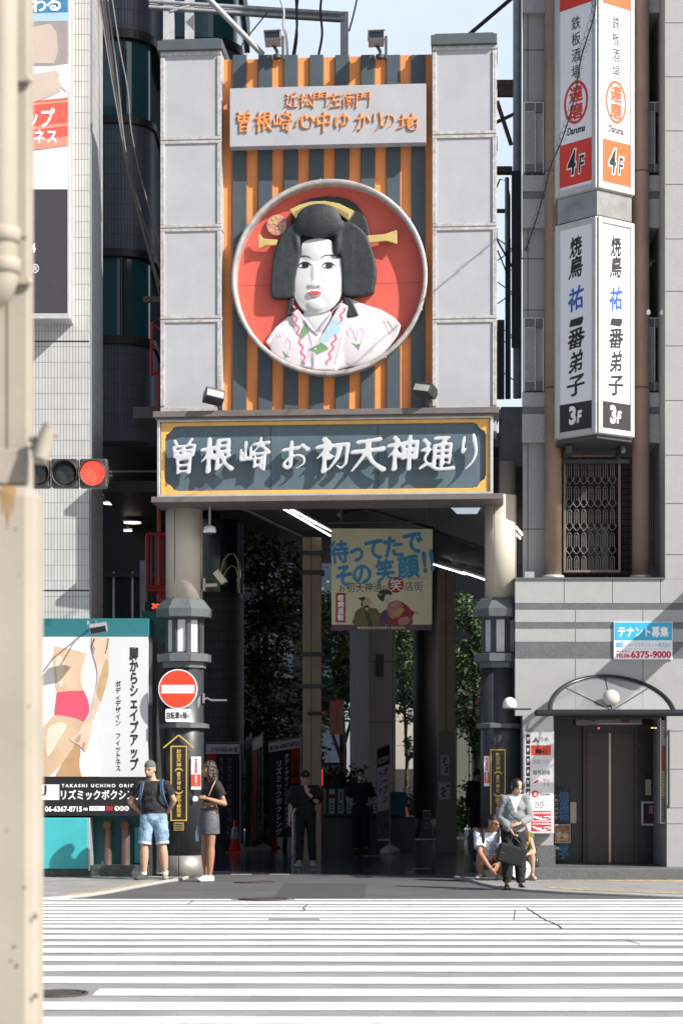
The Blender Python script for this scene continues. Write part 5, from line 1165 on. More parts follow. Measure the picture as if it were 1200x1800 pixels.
m = MB(); m.box((c.x-.06, c.y-.03, c.z-.085), (c.x+.32, c.y+.03, c.z-.062)); m.tube([c+Vector((0,0,-.07)), c+Vector((0,0,-.05))], .07, 14); obj('bracket', m, TUBE, t_)
# ---- upper storeys
PC = mat('pinkish brown column', (0.30,0.205,0.165), .42, var=0.12, scale=3, speck=0.1)
for Xc, lab in ((971.5,'left'),(1125,'right')):
    dc = 32.85; m = MB(); r = 15*dc/F; zb = PZ(1013,de)+.02
    m.lathe([(r,0),(r,PZ(-1700,dc)-zb)], (PX(Xc,dc),dc,zb), 32); c_ = obj('round_column', m, PC, t)
    m = MB(); m.lathe([(r*1.3,0),(r*1.3,.03),(r*1.2,.05),(r*1.02,.05)], (PX(Xc,dc),dc,zb-.005), 32); obj('column_base', m, ALU, c_)
    m = MB()
    for Y in (303, 683): m.lathe([(r+.001,-.008),(r+.004,-.006),(r+.004,.006),(r+.001,.008)], (PX(Xc,dc),dc,PZ(Y,dc)), 32)
    obj('column_joint', m, BLACK, c_)
m = MB(); m.box((PX(1168,de), de, PZ(1018,de)+.003), (xE, de+2, PZ(-1700,de))); uw = obj('upper_wall', m, GRT, t)
m = MB()
for Y in (40,135,230,324,420,512,608,704,800,885,975): m.box((PX(1167.8,de), de-.0015, PZ(Y+.7,de)), (xE, de+.001, PZ(Y-.7,de)))
obj('slab_joint', m, mat('joint dark grey', (0.08,0.08,0.08), .8, var=0), uw)
ds_ = de+.56
# recess back wall and left pier
BKW = mat('dark brick grid', (0.13,0.115,0.10), .7, var=0.15, tile=(.10,.10,.012,(.03,.03,.03),0,.2))  # dark brick with darker mortar
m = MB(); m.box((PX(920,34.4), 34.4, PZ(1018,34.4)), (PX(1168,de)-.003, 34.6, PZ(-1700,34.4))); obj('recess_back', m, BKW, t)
m = MB(); m.prism([(PX(918,33.0),33.0),(PX(957,33.0),33.0),(PX(957,33.0)+.1,34.39),(PX(919,34.39),34.39)], Matrix.Identity(4), PZ(1016,33.0), PZ(-1700,33.0)); lp = obj('left_pier', m, GRT, t)
m = MB()
m.box((PX(927,33.0)-.006, 32.998, PZ(1016,33.0)), (PX(927,33.0)+.006, 33.001, PZ(-100,33.0)))
for Y in (88,455,545,930): m.box((PX(918,33.0), 32.998, PZ(Y+.7,33.0)), (PX(957,33.0), 33.001, PZ(Y-.7,33.0)))
obj('slab_joint', m, BLACK, lp)
for (Ya, Yb, Yc, Yd, Yb0, Yb1) in ((690,715,728,778,560,687),(308,336,350,400,181,303),(-60,-40,-30,22,-200,-65)):
    m = MB(); pl_ = [(PX(917,ds_),ds_),(PX(1167.6,de),ds_),(PX(1167.6,de),34.38),(PX(918.5,34.38),34.38)]; m.prism(pl_, Matrix.Identity(4), PZ(Yd,ds_), PZ(Yc,ds_)); m.prism(pl_, Matrix.Identity(4), PZ(Yb,ds_), PZ(Ya,ds_)); sl_ = obj('balcony_slab', m, GRT, t)
    m = MB(); m.prism([(PX(917.5,ds_),ds_+.012),(PX(1167.4,de),ds_+.012),(PX(1167.4,de),34.37),(PX(920,34.37),34.37)], Matrix.Identity(4), PZ(Yc,ds_), PZ(Yb,ds_)); obj('dark_course', m, DKGRAN, sl_)
    for X0, X1 in ((922,953),(1130,1164.5)):
        d_ = ds_+.08; m = MB(); zt, zb = PZ(Yb0,d_), PZ(Yb1,d_); x0, x1 = PX(X0,d_), PX(X1,d_); xm = x0+(x1-x0)*.56; h = zt-zb
        GT = mat('balcony granite', (0.25,0.25,0.245), .6, var=0.08, speck=0.2)
        m.box((x0, d_, zb+h*.13), (xm, d_+.12, zb+h*.87)); m.box((xm+.09, d_+.004, zb+h*.13), (x1, d_+.11, zb+h*.87)) if X0 > 1000 else None
        p_ = obj('balustrade_panel', m, GT, sl_)
        m = MB()
        for z0, z1 in ((zb, zb+h*.125), (zb+h*.875, zt)): m.box((x0, d_+.002, z0), (xm, d_+.12, z1)); m.box((xm+.01, d_+.002, z0), (x1, d_+.12, z1))
        obj('dark_block', m, DKGRAN, p_)
        m = MB(); e = .012
        m.box((x0-.02, d_-.01, zb-.01), (x0-.002, d_+.13, zt+.01)); m.box((xm+.001, d_-.006, zb+.002), (xm+.009, d_+.1, zt-.002)); m.box((x1+.002, d_-.01, zb-.01), (x1+.02, d_+.13, zt+.01)); m.box((x0, d_-.01, zt+.002), (x1, d_+.13, zt+.014))
        for z in (zb+h*.125+.002, zb+h*.87+.001): m.box((x0, d_-.006, z), (xm, d_-.001, z+.006))
        obj('balustrade_trim', m, ALU, p_)
        m = MB(); 
        for X_ in (.1, .5, .8): m.box((x0+(x1-x0)*X_, d_+.02, zb-.03), (x0+(x1-x0)*X_+.06, d_+.08, zb-.012))
        obj('foot', m, DKMETAL, p_)
# lattice screen below the projecting sign
t_ = thing('lattice_screen', 'ornamental metal lattice screen between the two round columns', 'screen'); dg_ = 33.
BRZ = mat('bronze frame', (0.22,0.16,0.125), .45, .3, var=0.15)
m = MB(); X0, X1, Y0, Y1 = 990, 1090, 800, 1006
for a, b, c, d2 in ((X0,Y0,X0+4,Y1),(X1-4,Y0,X1,Y1),(X0+4.2,Y1-4,X1-4.2,Y1),(X0+4.2,Y0,X1-4.2,Y0+3)): m.pbox(a, b, c, d2, dg_, dg_+.05)
obj('frame', m, BRZ, t_)
m = MB(); LAT = mat('pale lattice bar', (0.15,0.135,0.12), .5, .3, var=0.1)
u = 12.6; r = .009
for row in range(5):
    Yt = 803+row*41
    for k in range(8):
        Xc = 994+u*k+u/2-.5
        if Xc > 1084: continue
        for dx in (-3.6, 0, 3.6):
            m.tube([P(Xc+dx,Yt+15,dg_+.03), P(Xc+dx,Yt+35,dg_+.03)], r, 5, False)
        m.tube([P(Xc-3.6,Yt+15,dg_+.03), P(Xc-1.5,Yt+11,dg_+.03), P(Xc+1.5,Yt+11,dg_+.03), P(Xc+3.6,Yt+15,dg_+.03)], r, 5, False)
        m.tube([P(Xc-u/2,Yt+0,dg_+.03), P(Xc-.8,Yt+7,dg_+.03), P(Xc+.8,Yt+7,dg_+.03), P(Xc+u/2,Yt+0,dg_+.03)], r, 5, False)
        m.tube([P(Xc-3.6,Yt+35,dg_+.03), P(Xc-u/2,Yt+41,dg_+.03)], r, 5, False); m.tube([P(Xc+3.6,Yt+35,dg_+.03), P(Xc+u/2,Yt+41,dg_+.03)], r, 5, False)
obj('lattice', m, LAT, t_)
w_ = thing('recessed_window', 'dark window behind the lattice screen', 'window'); m = MB(); m.pbox(1022,925,1090,1003,34.3,34.39); obj('pane', m, GLASSDK, w_); m = MB(); m.pbox(1019,921,1092,925,34.28,34.39); m.pbox(1019,925.2,1022,1003,34.28,34.39); obj('frame', m, DKMETAL, w_)
m = MB(); m.tube([P(1146,800,33.4), P(1146,985,33.4), P(1150,1000,33.4), P(1152,1014,33.4)], .018, 8); m.tube([P(1146,800,33.4), P(1140,798,33.4)], .018, 8); tag(obj('downpipe', m, mat('brown pipe', (0.12,0.1,0.09), .5, var=0.1)), 'thin brown downpipe in the shaded recess right of the columns', 'pipe')
m = MB(); m.tube([P(1141,470,33.4), P(1145,458,33.4), P(1155,456,33.3)], .03, 8); tag(obj('elbow_pipe', m, GALV), 'bent grey vent pipe in the shaded balcony right of the sign', 'pipe')
m = MB(); m.pbox(921,1005,938,1017,32.4,32.6); tag(obj('junction_box', m, GALV, bevel=.008), 'grey junction box on the ledge at the foot of the pier', 'box')
for X_, lab in ((1139,'left'),(1163,'right')):
    m = MB(); c = P(X_,553,32.5); m.lathe([(.02,0),(.03,.01),(.03,.05),(.01,.08)], c, 10); tag(obj('small_vase', m, WHITEINK), f'small white ornament on the balcony balustrade, {lab} of the pair', 'ornament')
# ---- projecting V shaped sign
pA, pC, pB = Vector((PX(977,32.35), 32.35, 0)), Vector((PX(1049,31.75), 31.75, 0)), Vector((PX(1112,32.2), 32.2, 0))
FRM = mat('sign frame aluminium', (0.52,0.515,0.505), .4, .45, var=0.08, stain=0.1)
REDF = mat('sign red field', (0.68,0.035,0.02), .45, var=0.03); ORF = mat('sign orange field', (0.85,0.11,0.02), .45, var=0.03)
PANW = mat('sign white panel', (0.70,0.70,0.725), .35, var=0.02, emit=.05)  # faint glow added to brighten the face turned from the sun
def vbox(name, z0, z1, mm, par, grow=0.0, bev=.01):
    bk = 33.; m = MB(); pl = [(pA.x-grow,bk),(pA.x-grow,pA.y-grow*.3),(pC.x,pC.y-grow*1.3),(pB.x+grow,pB.y-grow*.3),(pB.x+grow,bk)]
    m.prism(pl, Matrix.Identity(4), z0, z1); return obj(name, m, mm, par, bevel=bev)
DS = 31.95
def szz(Y): return PZ(Y, DS)
def sign_face(par, a, b, zlo, zhi, side):
    """panel frame on face a->b; returns the face matrix, width and the glazed limits"""
    L = (b-a).length; xd = (b-a).normalized(); M = face(a, xd); 
    e = .085
    m = MB()
    for x0, y0, x1, y1 in ((.0,zlo,e,zhi),(L-e,zlo,L,zhi),(e+.001,zlo,L-e-.001,zlo+e),(e+.001,zhi-e,L-e-.001,zhi)): rect(m, M, x0, y0, x1, y1, .001, .035)
    obj('panel_frame', m, FRM, par, bevel=.01)
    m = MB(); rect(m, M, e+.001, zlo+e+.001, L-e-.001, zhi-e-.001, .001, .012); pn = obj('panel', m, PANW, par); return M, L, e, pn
def fY(Xp, Y, a, b):                                          # z on the sign of a photo row, at mid-face
    return PZ(Y, (a.y+b.y)/2)
t_ = thing('restaurant_sign', 'upper V shaped restaurant sign with red 4F fields and round red emblem', 'sign')
z1u, z0u = szz(-120), szz(338)
body = vbox('case', z0u, z1u, FRM, t_)
vbox('metal_skirt', szz(383), z0u-.002, mat('dull steel skirt', (0.33,0.325,0.32), .3, .7, var=0.2, scale=4), t_, -.02)
for a, b, fieldm, embm, side in ((pA, pC, REDF, REDINK, 0), (pC, pB, ORF, mat('orange red ink', (0.8,0.10,0.03), .5, var=0), 1)):
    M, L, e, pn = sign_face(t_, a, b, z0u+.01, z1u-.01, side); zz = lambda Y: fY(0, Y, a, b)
    c = L/2; w2 = (L-2*e)/2
    m = MB(); rect(m, M, e+.004, zz(324), L-e-.004, zz(249), .013, .015); rect(m, M, e+.004, zz(12), L-e-.004, zz(-100), .013, .015); fo_ = obj('red_field', m, fieldm, pn)
    m = MB(); words(m, '4', M, c-w2*.58, zz(309), c+w2*.05, zz(260), .06, .018, shear=.15); words(m, 'F', M, c+w2*.12, zz(308), c+w2*.58, zz(273), .06, .018, shear=.15); l1 = obj('white_outline', m, WHITEINK, fo_)
    m = MB(); words(m, '4', M, c-w2*.52, zz(306), c-w2*.01, zz(263), .015, .020, shear=.15); words(m, 'F', M, c+w2*.16, zz(306), c+w2*.53, zz(276), .015, .020, shear=.15); obj('black_lettering', m, INK, l1)
    m = MB()
    for ch, Y in zip('鉄板酒場', (40,68,97,126)): words(m, ch, M, c-w2*.27, zz(Y+12), c+w2*.27, zz(Y-11), -.004, .016)
    words(m, 'Daruma', M, c-w2*.55, zz(235), c+w2*.55, zz(222), .02, .016, shear=.2); obj('black_lettering', m, INK, pn)
    m = MB(); n_ = 40; ro, ri = w2*.74, w2*.62; ryo, ryi = (zz(142)-zz(218))/2, (zz(142)-zz(218))/2-.045; cz_ = (zz(142)+zz(218))/2
    for k in range(n_):
        a0_, a1_ = 2*math.pi*k/n_, 2*math.pi*(k+1)/n_
        m.prism([(c+ro*math.cos(a0_), cz_+ryo*math.sin(a0_)), (c+ro*math.cos(a1_), cz_+ryo*math.sin(a1_)), (c+ri*math.cos(a1_), cz_+ryi*math.sin(a1_)), (c+ri*math.cos(a0_), cz_+ryi*math.sin(a0_))], M, .013, .016)
    words(m, '達', M, c-w2*.42, cz_, c+w2*.42, cz_+ryo*.78, .03, .016); words(m, '磨', M, c-w2*.42, cz_-ryo*.8, c+w2*.42, cz_-.01, .03, .016); obj('round_emblem', m, embm, pn)
t2 = thing('yakitori_sign', 'lower V shaped yakitori sign with black brush letters and black 3F fields', 'sign')
z1l, z0l = szz(385), szz(766)
vbox('case', z0l, z1l, FRM, t2)
vbox('base_plate', z0l-.06, z0l-.002, mat('dark sign underside', (0.06,0.06,0.06), .5, var=0.1), t2, -.03)
for a, b, side in ((pA, pC, 0), (pC, pB, 1)):
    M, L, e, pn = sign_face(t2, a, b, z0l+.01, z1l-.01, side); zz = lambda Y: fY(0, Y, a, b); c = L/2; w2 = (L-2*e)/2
    m = MB(); rect(m, M, e+.004, z0l+.01+e+.003, L-e-.004, zz(708), .013, .015); fo_ = obj('black_field', m, BLACK, pn)
    m = MB(); words(m, '3', M, c-w2*.42, zz(746), c-w2*.0, zz(713), .05, .018); words(m, 'F', M, c+w2*.05, zz(744), c+w2*.38, zz(722), .05, .018, shear=.2); obj('white_lettering', m, WHITEINK, fo_)
    for nm, mm, its in (('black_lettering', INK, (('焼',416,450,.36),('鳥',452,488,.40),('一',562,571,.38),('番',578,612,.5),('弟',618,655,.4),('子',660,695,.52))), ('blue_lettering', BLUEINK, (('祐',504,546,.44),))):
        m = MB()
        for ch, Ya, Yb, hw in its:
            br = brush(ch, c, (zz(Ya)+zz(Yb))/2, 2*hw*w2, zz(Ya)-zz(Yb), .03, .006, .005, .12, 2); br.transform(Matrix.Translation((0,0,0)))
            k_ = [M @ Vector((v.co.x, v.co.y, v.co.z+.0125)) for v in br.vertices]; m.add(k_, [list(p.vertices) for p in br.polygons], False)
        obj(nm, m, mm, pn)
m = MB(); m.box((PX(990,32.7), 32.3, szz(790)), (PX(1000,32.7), 33., szz(777))); m.box((PX(1085,32.7), 32.3, szz(790)), (PX(1092,32.7), 33., szz(777))); m.box((PX(985,32.7), 32.95, szz(797)), (PX(1110,32.7), 33.05, szz(790))); obj('support', m, DKMETAL, t2)
# projecting sign further right along the same wall (its shadow crosses the facade)
t_ = thing('side_projecting_sign', 'grey projecting sign on the granite wall beyond the right edge', 'sign')
m = MB(); m.box((6.05, de-1.6, 4.5), (6.2, de-.15, 5.2)); obj('case', m, FRM, t_, bevel=.02)
m = MB(); 
for z in (4.65, 5.0): m.box((6.09, de-.16, z), (6.16, de, z+.06))
obj('bracket', m, DKMETAL, t_)
# ------------------------------------------------------------------ arcade roof and posts
t = thing('arcade_roof', 'grey gull wing roof of the arcade behind the gate', 'roof')
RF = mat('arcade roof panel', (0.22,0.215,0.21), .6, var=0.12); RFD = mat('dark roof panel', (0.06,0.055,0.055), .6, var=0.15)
m = MB(); pl = [(-3.3,33.9),(2.5,33.9),(2.55,38),(16,42),(18,57),(-10,57),(-10,46.2),(-3,46.2),(-3,40)]  # roof outline widened over the plaza to keep sky light out
m.prism(pl, Matrix.Translation((0,0,7.25)), 0, .18); obj('deck', m, RFD, t)
# paler right wing and dark left wing hang below the deck along the light lines
def wing(pts, name, mm, th=.05):
    m = MB(); a = [Vector(p) for p in pts]; n = len(a); m.add(a+[p+Vector((0,0,th)) for p in a], [list(range(n)), list(range(n,2*n))[::-1]]+[[i,n+i,n+(i+1)%n,(i+1)%n] for i in range(n)]); return obj(name, m, mm, t)
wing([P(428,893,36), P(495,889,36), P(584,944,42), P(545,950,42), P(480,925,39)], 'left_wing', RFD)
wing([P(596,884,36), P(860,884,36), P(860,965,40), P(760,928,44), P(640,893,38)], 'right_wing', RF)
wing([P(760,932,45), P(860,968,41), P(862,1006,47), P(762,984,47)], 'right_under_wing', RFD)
m = MB(); m.tube([P(596,905,37), P(640,893,38), P(762,930,44), P(862,967,40.5)], .05, 6); m.tube([P(430,894,36.2), P(545,950,42)], .05, 6); obj('gutter', m, mat('gutter grey', (0.1,0.1,0.1), .5, var=0.1), t)
wing([P(805,970,46), P(850,935,41), P(862,960,41), P(862,1000,45)], 'coral_soffit', mat('dull coral soffit', (0.13,0.06,0.045), .6, var=0.15))
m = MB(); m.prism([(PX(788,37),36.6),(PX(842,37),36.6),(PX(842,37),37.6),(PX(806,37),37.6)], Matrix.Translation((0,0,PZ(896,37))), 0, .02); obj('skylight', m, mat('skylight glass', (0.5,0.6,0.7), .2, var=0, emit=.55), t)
FL = mat('fluorescent tube', (1.0,0.95,0.86), .5, var=0, emit=3.5)
def lightrow(a, b, lab, n=1):
    tt = thing('strip_light', lab, 'strip light', group='fluorescent strips under the arcade roof'); A, B = Vector(a), Vector(b)
    m = MB(); up = Vector((0,0,.05)); m.tube([A+up, B+up], .035, 6); obj('housing', m, mat('strip housing', (0.3,0.3,0.3), .5, var=0), tt)
    for k in range(n):
        p0 = A+(B-A)*(k/n+.01); p1 = A+(B-A)*((k+1)/n-.02); m = MB(); m.tube([p0, p1], .012, 8); obj('tube', m, FL, tt)
lightrow(P(495,893,36), P(582,943,40.3), 'lower fluorescent strip running back under the left roof wing', 3)
lightrow(P(507,893,36), P(583,935,40.3), 'upper fluorescent strip running back under the left roof wing', 3)
lightrow(P(760,992,46), P(818,1010,48.2), 'long fluorescent strip behind the right edge of the hanging banner', 3)
lightrow(P(812,1006,47), P(856,1021,49.4), 'short fluorescent strip reaching the right gate column under the roof', 2)
lightrow(P(904,924,38.7), P(922,945,40.4), 'fluorescent strip seen just right of the right gate column', 1)
lightrow(P(904,937,38.7), P(914,947,40.4), 'shorter fluorescent strip seen just right of the right gate column', 1)
POST = mat('beige arcade post', (0.36,0.275,0.19), .55, var=0.12, scale=3)
POSTD = mat('brown grey post', (0.22,0.18,0.155), .55, var=0.12, scale=3)
def post(X0, X1, dd, Yt, lab, brackets):
    tt = thing('arcade_post', lab, 'post', group='posts of the arcade')
    m = MB(); m.box((PX(X0,dd), dd, 0), (PX(X1,dd), dd+.35, PZ(Yt,dd))); b_ = obj('shaft', m, POST, tt, bevel=.02)
    m = MB(); x = (PX(X0,dd)*.55+PX(X1,dd)*.45); m.box((x-.008, dd-.003, 0), (x+.008, dd-.0008, PZ(Yt,dd))); obj('groove', m, mat('post groove', (0.07,0.05,0.035), .7, var=0), b_)
    m = MB()
    for Y in brackets: m.box((PX(X0-6,dd), dd-.04, PZ(Y+3.5,dd)), (PX(X1+5,dd), dd+.39, PZ(Y-3.5,dd)))
    if brackets: obj('bracket', m, DKMETAL, tt)
    m = MB(); m.box((PX(X0-3,dd), dd-.02, 0), (PX(X1+2,dd), dd+.37, .9)) if not brackets else None
    if not brackets: obj('lower_casing', m, POSTD, tt)
    return tt
post(532, 565, 40, 944, 'brown arcade post with dark bands behind the hanging banner', (972,1006,1150,1206))
p2 = post(770, 800, 44, 1004, 'brown arcade post with pasted notices right of the banner', ())
m = MB(); m.pbox(770,1285,800,1512,43.97,43.995); obj('darker_face', m, POSTD, p2)
for X0, Y0, X1, Y1, lab in ((774,1327,789,1363,'white notice with a column of black marks on the right arcade post'),(771,1375,791,1405,'square white notice with dark specks on the right arcade post')):
    m = MB(); m.pbox(X0,Y0,X1,Y1,43.94,43.965); q_ = tag(obj('pasted_notice', m, mat('grey paper', (0.42,0.42,0.42), .6, var=0.1)), lab, 'notice'); M = face((0,43.94,0)); m = MB(); rnd = random.Random(X0)
    for k in range(5): a = rnd.uniform(X0+3,X1-6); b = Y0+4+k*(Y1-Y0-8)/5; m.prism(smooth_poly([(PX(a,43.94),PZ(b+5,43.94)),(PX(a+4,43.94),PZ(b+4,43.94)),(PX(a+5,43.94),PZ(b,43.94)),(PX(a+1,43.94),PZ(b+1,43.94))],2), M, .001, .003)
    obj('printed_mark', m, INK, q_)
m = MB(); m.pbox(798,1220,803,1232,43.7,43.9); tag(obj('post_camera', m, GALV), 'small grey box on the side of the right arcade post', 'camera')
# small heart sign on the first post
tt = thing('hanging_sign', 'small reddish hanging sign with a heart beside the left arcade post', 'sign'); dd = 40.1; m = MB(); m.pbox(579,1228,604,1291,dd,dd+.06); obj('panel', m, mat('dull brick panel', (0.27,0.09,0.06), .5, var=0.1), tt)
M = face((0,dd,0)); m = MB(); hp = []
for k in range(24):
    a = 2*math.pi*k/24; hp.append((PX(594,dd)+.0058*16*math.sin(a)**3, PZ(1236,dd)+.0058*(13*math.cos(a)-5*math.cos(2*a)-2*math.cos(3*a)-math.cos(4*a))))
m.prism(hp[::-1], M, .001, .004); obj('heart', m, mat('red heart', (0.5,0.02,0.03), .5, var=0), tt)
m = MB(); words(m, column_words('お初天神通'), M, PX(588,dd), PZ(1277,dd), PX(594,dd), PZ(1246,dd), 0, .003); obj('lettering', m, mat('dark red brown ink', (0.08,0.02,0.02), .5, var=0), tt)
m = MB(); m.tube([P(565,1231,dd), P(606,1229,dd)], .02, 6); m.tube([P(584,1230,dd), P(566,1222,dd)], .012, 6); obj('arm', m, DKMETAL, tt)
tt = thing('orange_beacon', 'small orange beacon on a bracket of the left arcade post', 'lamp'); m = MB(); m.ball(P(571,1254,39.8), (.06,.06,.05), n=12, m=8); obj('lens', m, mat('dull orange lens', (0.35,0.12,0.02), .4, var=0.2), tt); m = MB(); m.tube([P(540,1254,39.8), P(566,1254,39.8)], .03, 8); obj('arm', m, DKMETAL, tt)
# ------------------------------------------------------------------ hanging banner
t = thing('hanging_banner', 'cream hanging banner with large blue Japanese words and two kimono figures', 'banner'); dn = 35.2
M = face((0,dn,0)); X = lambda x: PX(x,dn); Z = lambda y: PZ(y,dn)
CLOTH = mat('cream cloth', (0.56,0.535,0.37), .8, var=0.08, scale=2)
def bpoly(name, pts, mm, z0, z1, par):
    p = [(X(a),Z(b)) for a, b in pts]
    if sum(a[0]*b[1]-b[0]*a[1] for a, b in zip(p, p[1:]+p[:1])) < 0: p = p[::-1]
    m = MB(); m.prism(p, M, z0, z1); return obj(name, m, mm, par)
cl = bpoly('cloth', [(582,929),(760,930),(758.5,1098),(582.5,1098)], CLOTH, -.006, 0, t)
bpoly('plum_hem', [(582.5,1098.3),(758.5,1098.3),(758,1108),(583,1108.5)], mat('plum hem', (0.12,0.05,0.09), .7, var=0.1), -.006, .001, t)
BLU = mat('banner blue', (0.04,0.23,0.42), .7, var=0.06); RDB = mat('banner red', (0.33,0.02,0.025), .7, var=0.05)
m = MB(); Mr = M @ Matrix.Translation((X(671),Z(975),0)) @ Matrix.Rotation(R(5.5),4,'Z'); s_ = dn/F
for ch, xc, yc, w2, h2 in (('待',-74,-12,17,21),('っ',-44,-4,12,13),('て',-13,-10,17,18),('た',21,-12,18,19),('で',56,-15,18,19),('そ',-70,31,15,19),('の',-38,31,17,17),('笑',3,28,17,21),('顔',44,25,20,22),('!',73,20,4,20),('!',86,18,4,20)):
    words(m, ch, Mr, (xc-w2)*s_, (-yc-h2)*s_, (xc+w2)*s_, (-yc+h2)*s_, .04, .003)
obj('blue_lettering', m, BLU, cl)
m = MB(); words(m, 'お', M, X(596), Z(1040), X(607), Z(1029), -.0, .003); words(m, '初天神通', M, X(609), Z(1041), X(671), Z(1023), -.005, .003); words(m, 'り', M, X(673), Z(1040), X(680), Z(1029), -.0, .003); words(m, '店街', M, X(711), Z(1039), X(743), Z(1022), -.005, .003); obj('black_lettering', m, INK, cl)
m = MB(); m.prism(disc(X(695.5),Z(1028),14*s_,32), M, .001, .003); rd = obj('red_roundel', m, RDB, cl)
m = MB(); words(m, '笑', M, X(685), Z(1039), X(706), Z(1018), -.0, .006); obj('white_lettering', m, WHITEINK, rd)
lab_ = bpoly('red_label', [(590,1042),(607,1042),(607,1094),(590,1094)], RDB, .001, .003, cl)
m = MB(); words(m, column_words('疫病退散'), M, X(592.5), Z(1091), X(604.5), Z(1045), .03, .006); obj('white_lettering', m, WHITEINK, lab_)
m = MB(); words(m, '曽根崎お初天神通り商店街会', M, X(628), Z(1106), X(712), Z(1101), .02, .005); obj('hem_lettering', m, CLOTH, t)
m = MB(); words(m, '来てくれて', M, X(714), Z(1013.5), X(739), Z(1009.5), 0, .003); words(m, 'ほんまにありがとう', M, X(714), Z(1019), X(752), Z(1014.5), 0, .003); obj('small_lettering', m, mat('faint ink', (0.22,0.21,0.2), .6, var=0), cl)
OLV = mat('printed olive', (0.11,0.11,0.04), .7, var=0.15, scale=12); SKN = mat('printed pale skin', (0.42,0.33,0.22), .7, var=0.05); CRM = mat('printed crimson', (0.24,0.025,0.035), .7, var=0.2, scale=14); PNK = mat('printed rose', (0.38,0.17,0.15), .7, var=0.4, scale=22); PUR = mat('printed purple', (0.09,0.04,0.1), .7, var=0.1)
bpoly('printed_olive_robe', smooth_poly([(622,1098),(622,1085),(625,1075),(632,1069),(641,1065),(650,1068),(662,1070),(667,1078),(676,1074),(678,1082),(668,1090),(668,1098)],3), OLV, .001, .003, cl)
bpoly('printed_face', smooth_poly([(637,1056),(641,1050),(648,1051),(651,1056),(654,1060),(650,1063),(649,1067),(641,1068),(637,1063)],3), SKN, .0032, .004, cl)
bpoly('printed_topknot', smooth_poly([(629,1052),(635,1050),(640,1049),(641,1054),(637,1057),(638,1066),(634,1064),(635,1056)],3), INK, .0042, .005, cl)
bpoly('printed_collar', smooth_poly([(641,1065),(648,1066),(644,1076)],3), SKN, .0032, .004, cl)
bpoly('printed_purple_sleeve', smooth_poly([(668,1080),(678,1072),(684,1080),(682,1096),(668,1098)],3), PUR, .0032, .004, cl)
bpoly('printed_crimson_robe', smooth_poly([(678,1075),(682,1062),(690,1057),(700,1056),(712,1062),(722,1072),(730,1077),(724,1084),(722,1098),(680,1098)],3), CRM, .001, .003, cl)
bpoly('printed_rose_pattern', smooth_poly([(680,1066),(690,1058),(702,1058),(708,1070),(704,1082),(690,1088),(682,1080)],3), PNK, .0035, .0045, cl)
bpoly('printed_check', smooth_poly([(700,1088),(714,1084),(720,1088),(716,1097),(702,1098)],3), mat('printed check', (0.42,0.22,0.2), .7, var=0.6, scale=60), .0048, .0055, cl)
bpoly('printed_pale_face', smooth_poly([(675,1048),(681,1043.5),(688,1047),(688,1054),(683,1061),(677,1059),(674,1054)],3), mat('printed white face', (0.5,0.45,0.35), .7, var=0), .005, .0058, cl)
bpoly('printed_hair', smooth_poly([(663,1048),(666,1040),(675,1036),(684,1037.5),(689,1043),(687,1046),(681,1044.5),(676,1048),(674,1057),(668,1055)],3), INK, .006, .0068, cl)
bpoly('printed_sash', smooth_poly([(690,1074),(706,1068),(709,1074),(694,1083)],3), mat('printed gold', (0.4,0.27,0.08), .7, var=.2), .0048, .0056, cl)
bpoly('printed_robe_fold', smooth_poly([(640,1072),(648,1078),(654,1098),(648,1098),(643,1084)],3), mat('printed dark olive', (0.05,0.055,0.02), .7, var=.2), .0034, .0042, cl)
bpoly('printed_hairpin', [(664,1042),(671,1046),(670.5,1047.2),(663.5,1043.4)], GOLDINK, .007, .0078, cl)
bpoly('printed_hand', smooth_poly([(728,1076),(734,1076),(733,1080),(727,1080)],3), SKN, .0035, .0045, cl)
m = MB(); m.tube([P(577,919,dn-.01), P(771,917,dn-.01)], .018, 8); rod = obj('rod', m, DKMETAL, t)
m = MB(); 
for X_ in (766, 752): m.tube([P(X_,917,dn-.01), P(X_,905 if X_ == 752 else 929,dn-.01)], .012, 6)
m.tube([P(752,905,dn), P(752,886,dn)], .02, 6); m.tube([P(600,919,dn), P(600,886,dn)], .014, 6); obj('hanger', m, DKMETAL, rod)
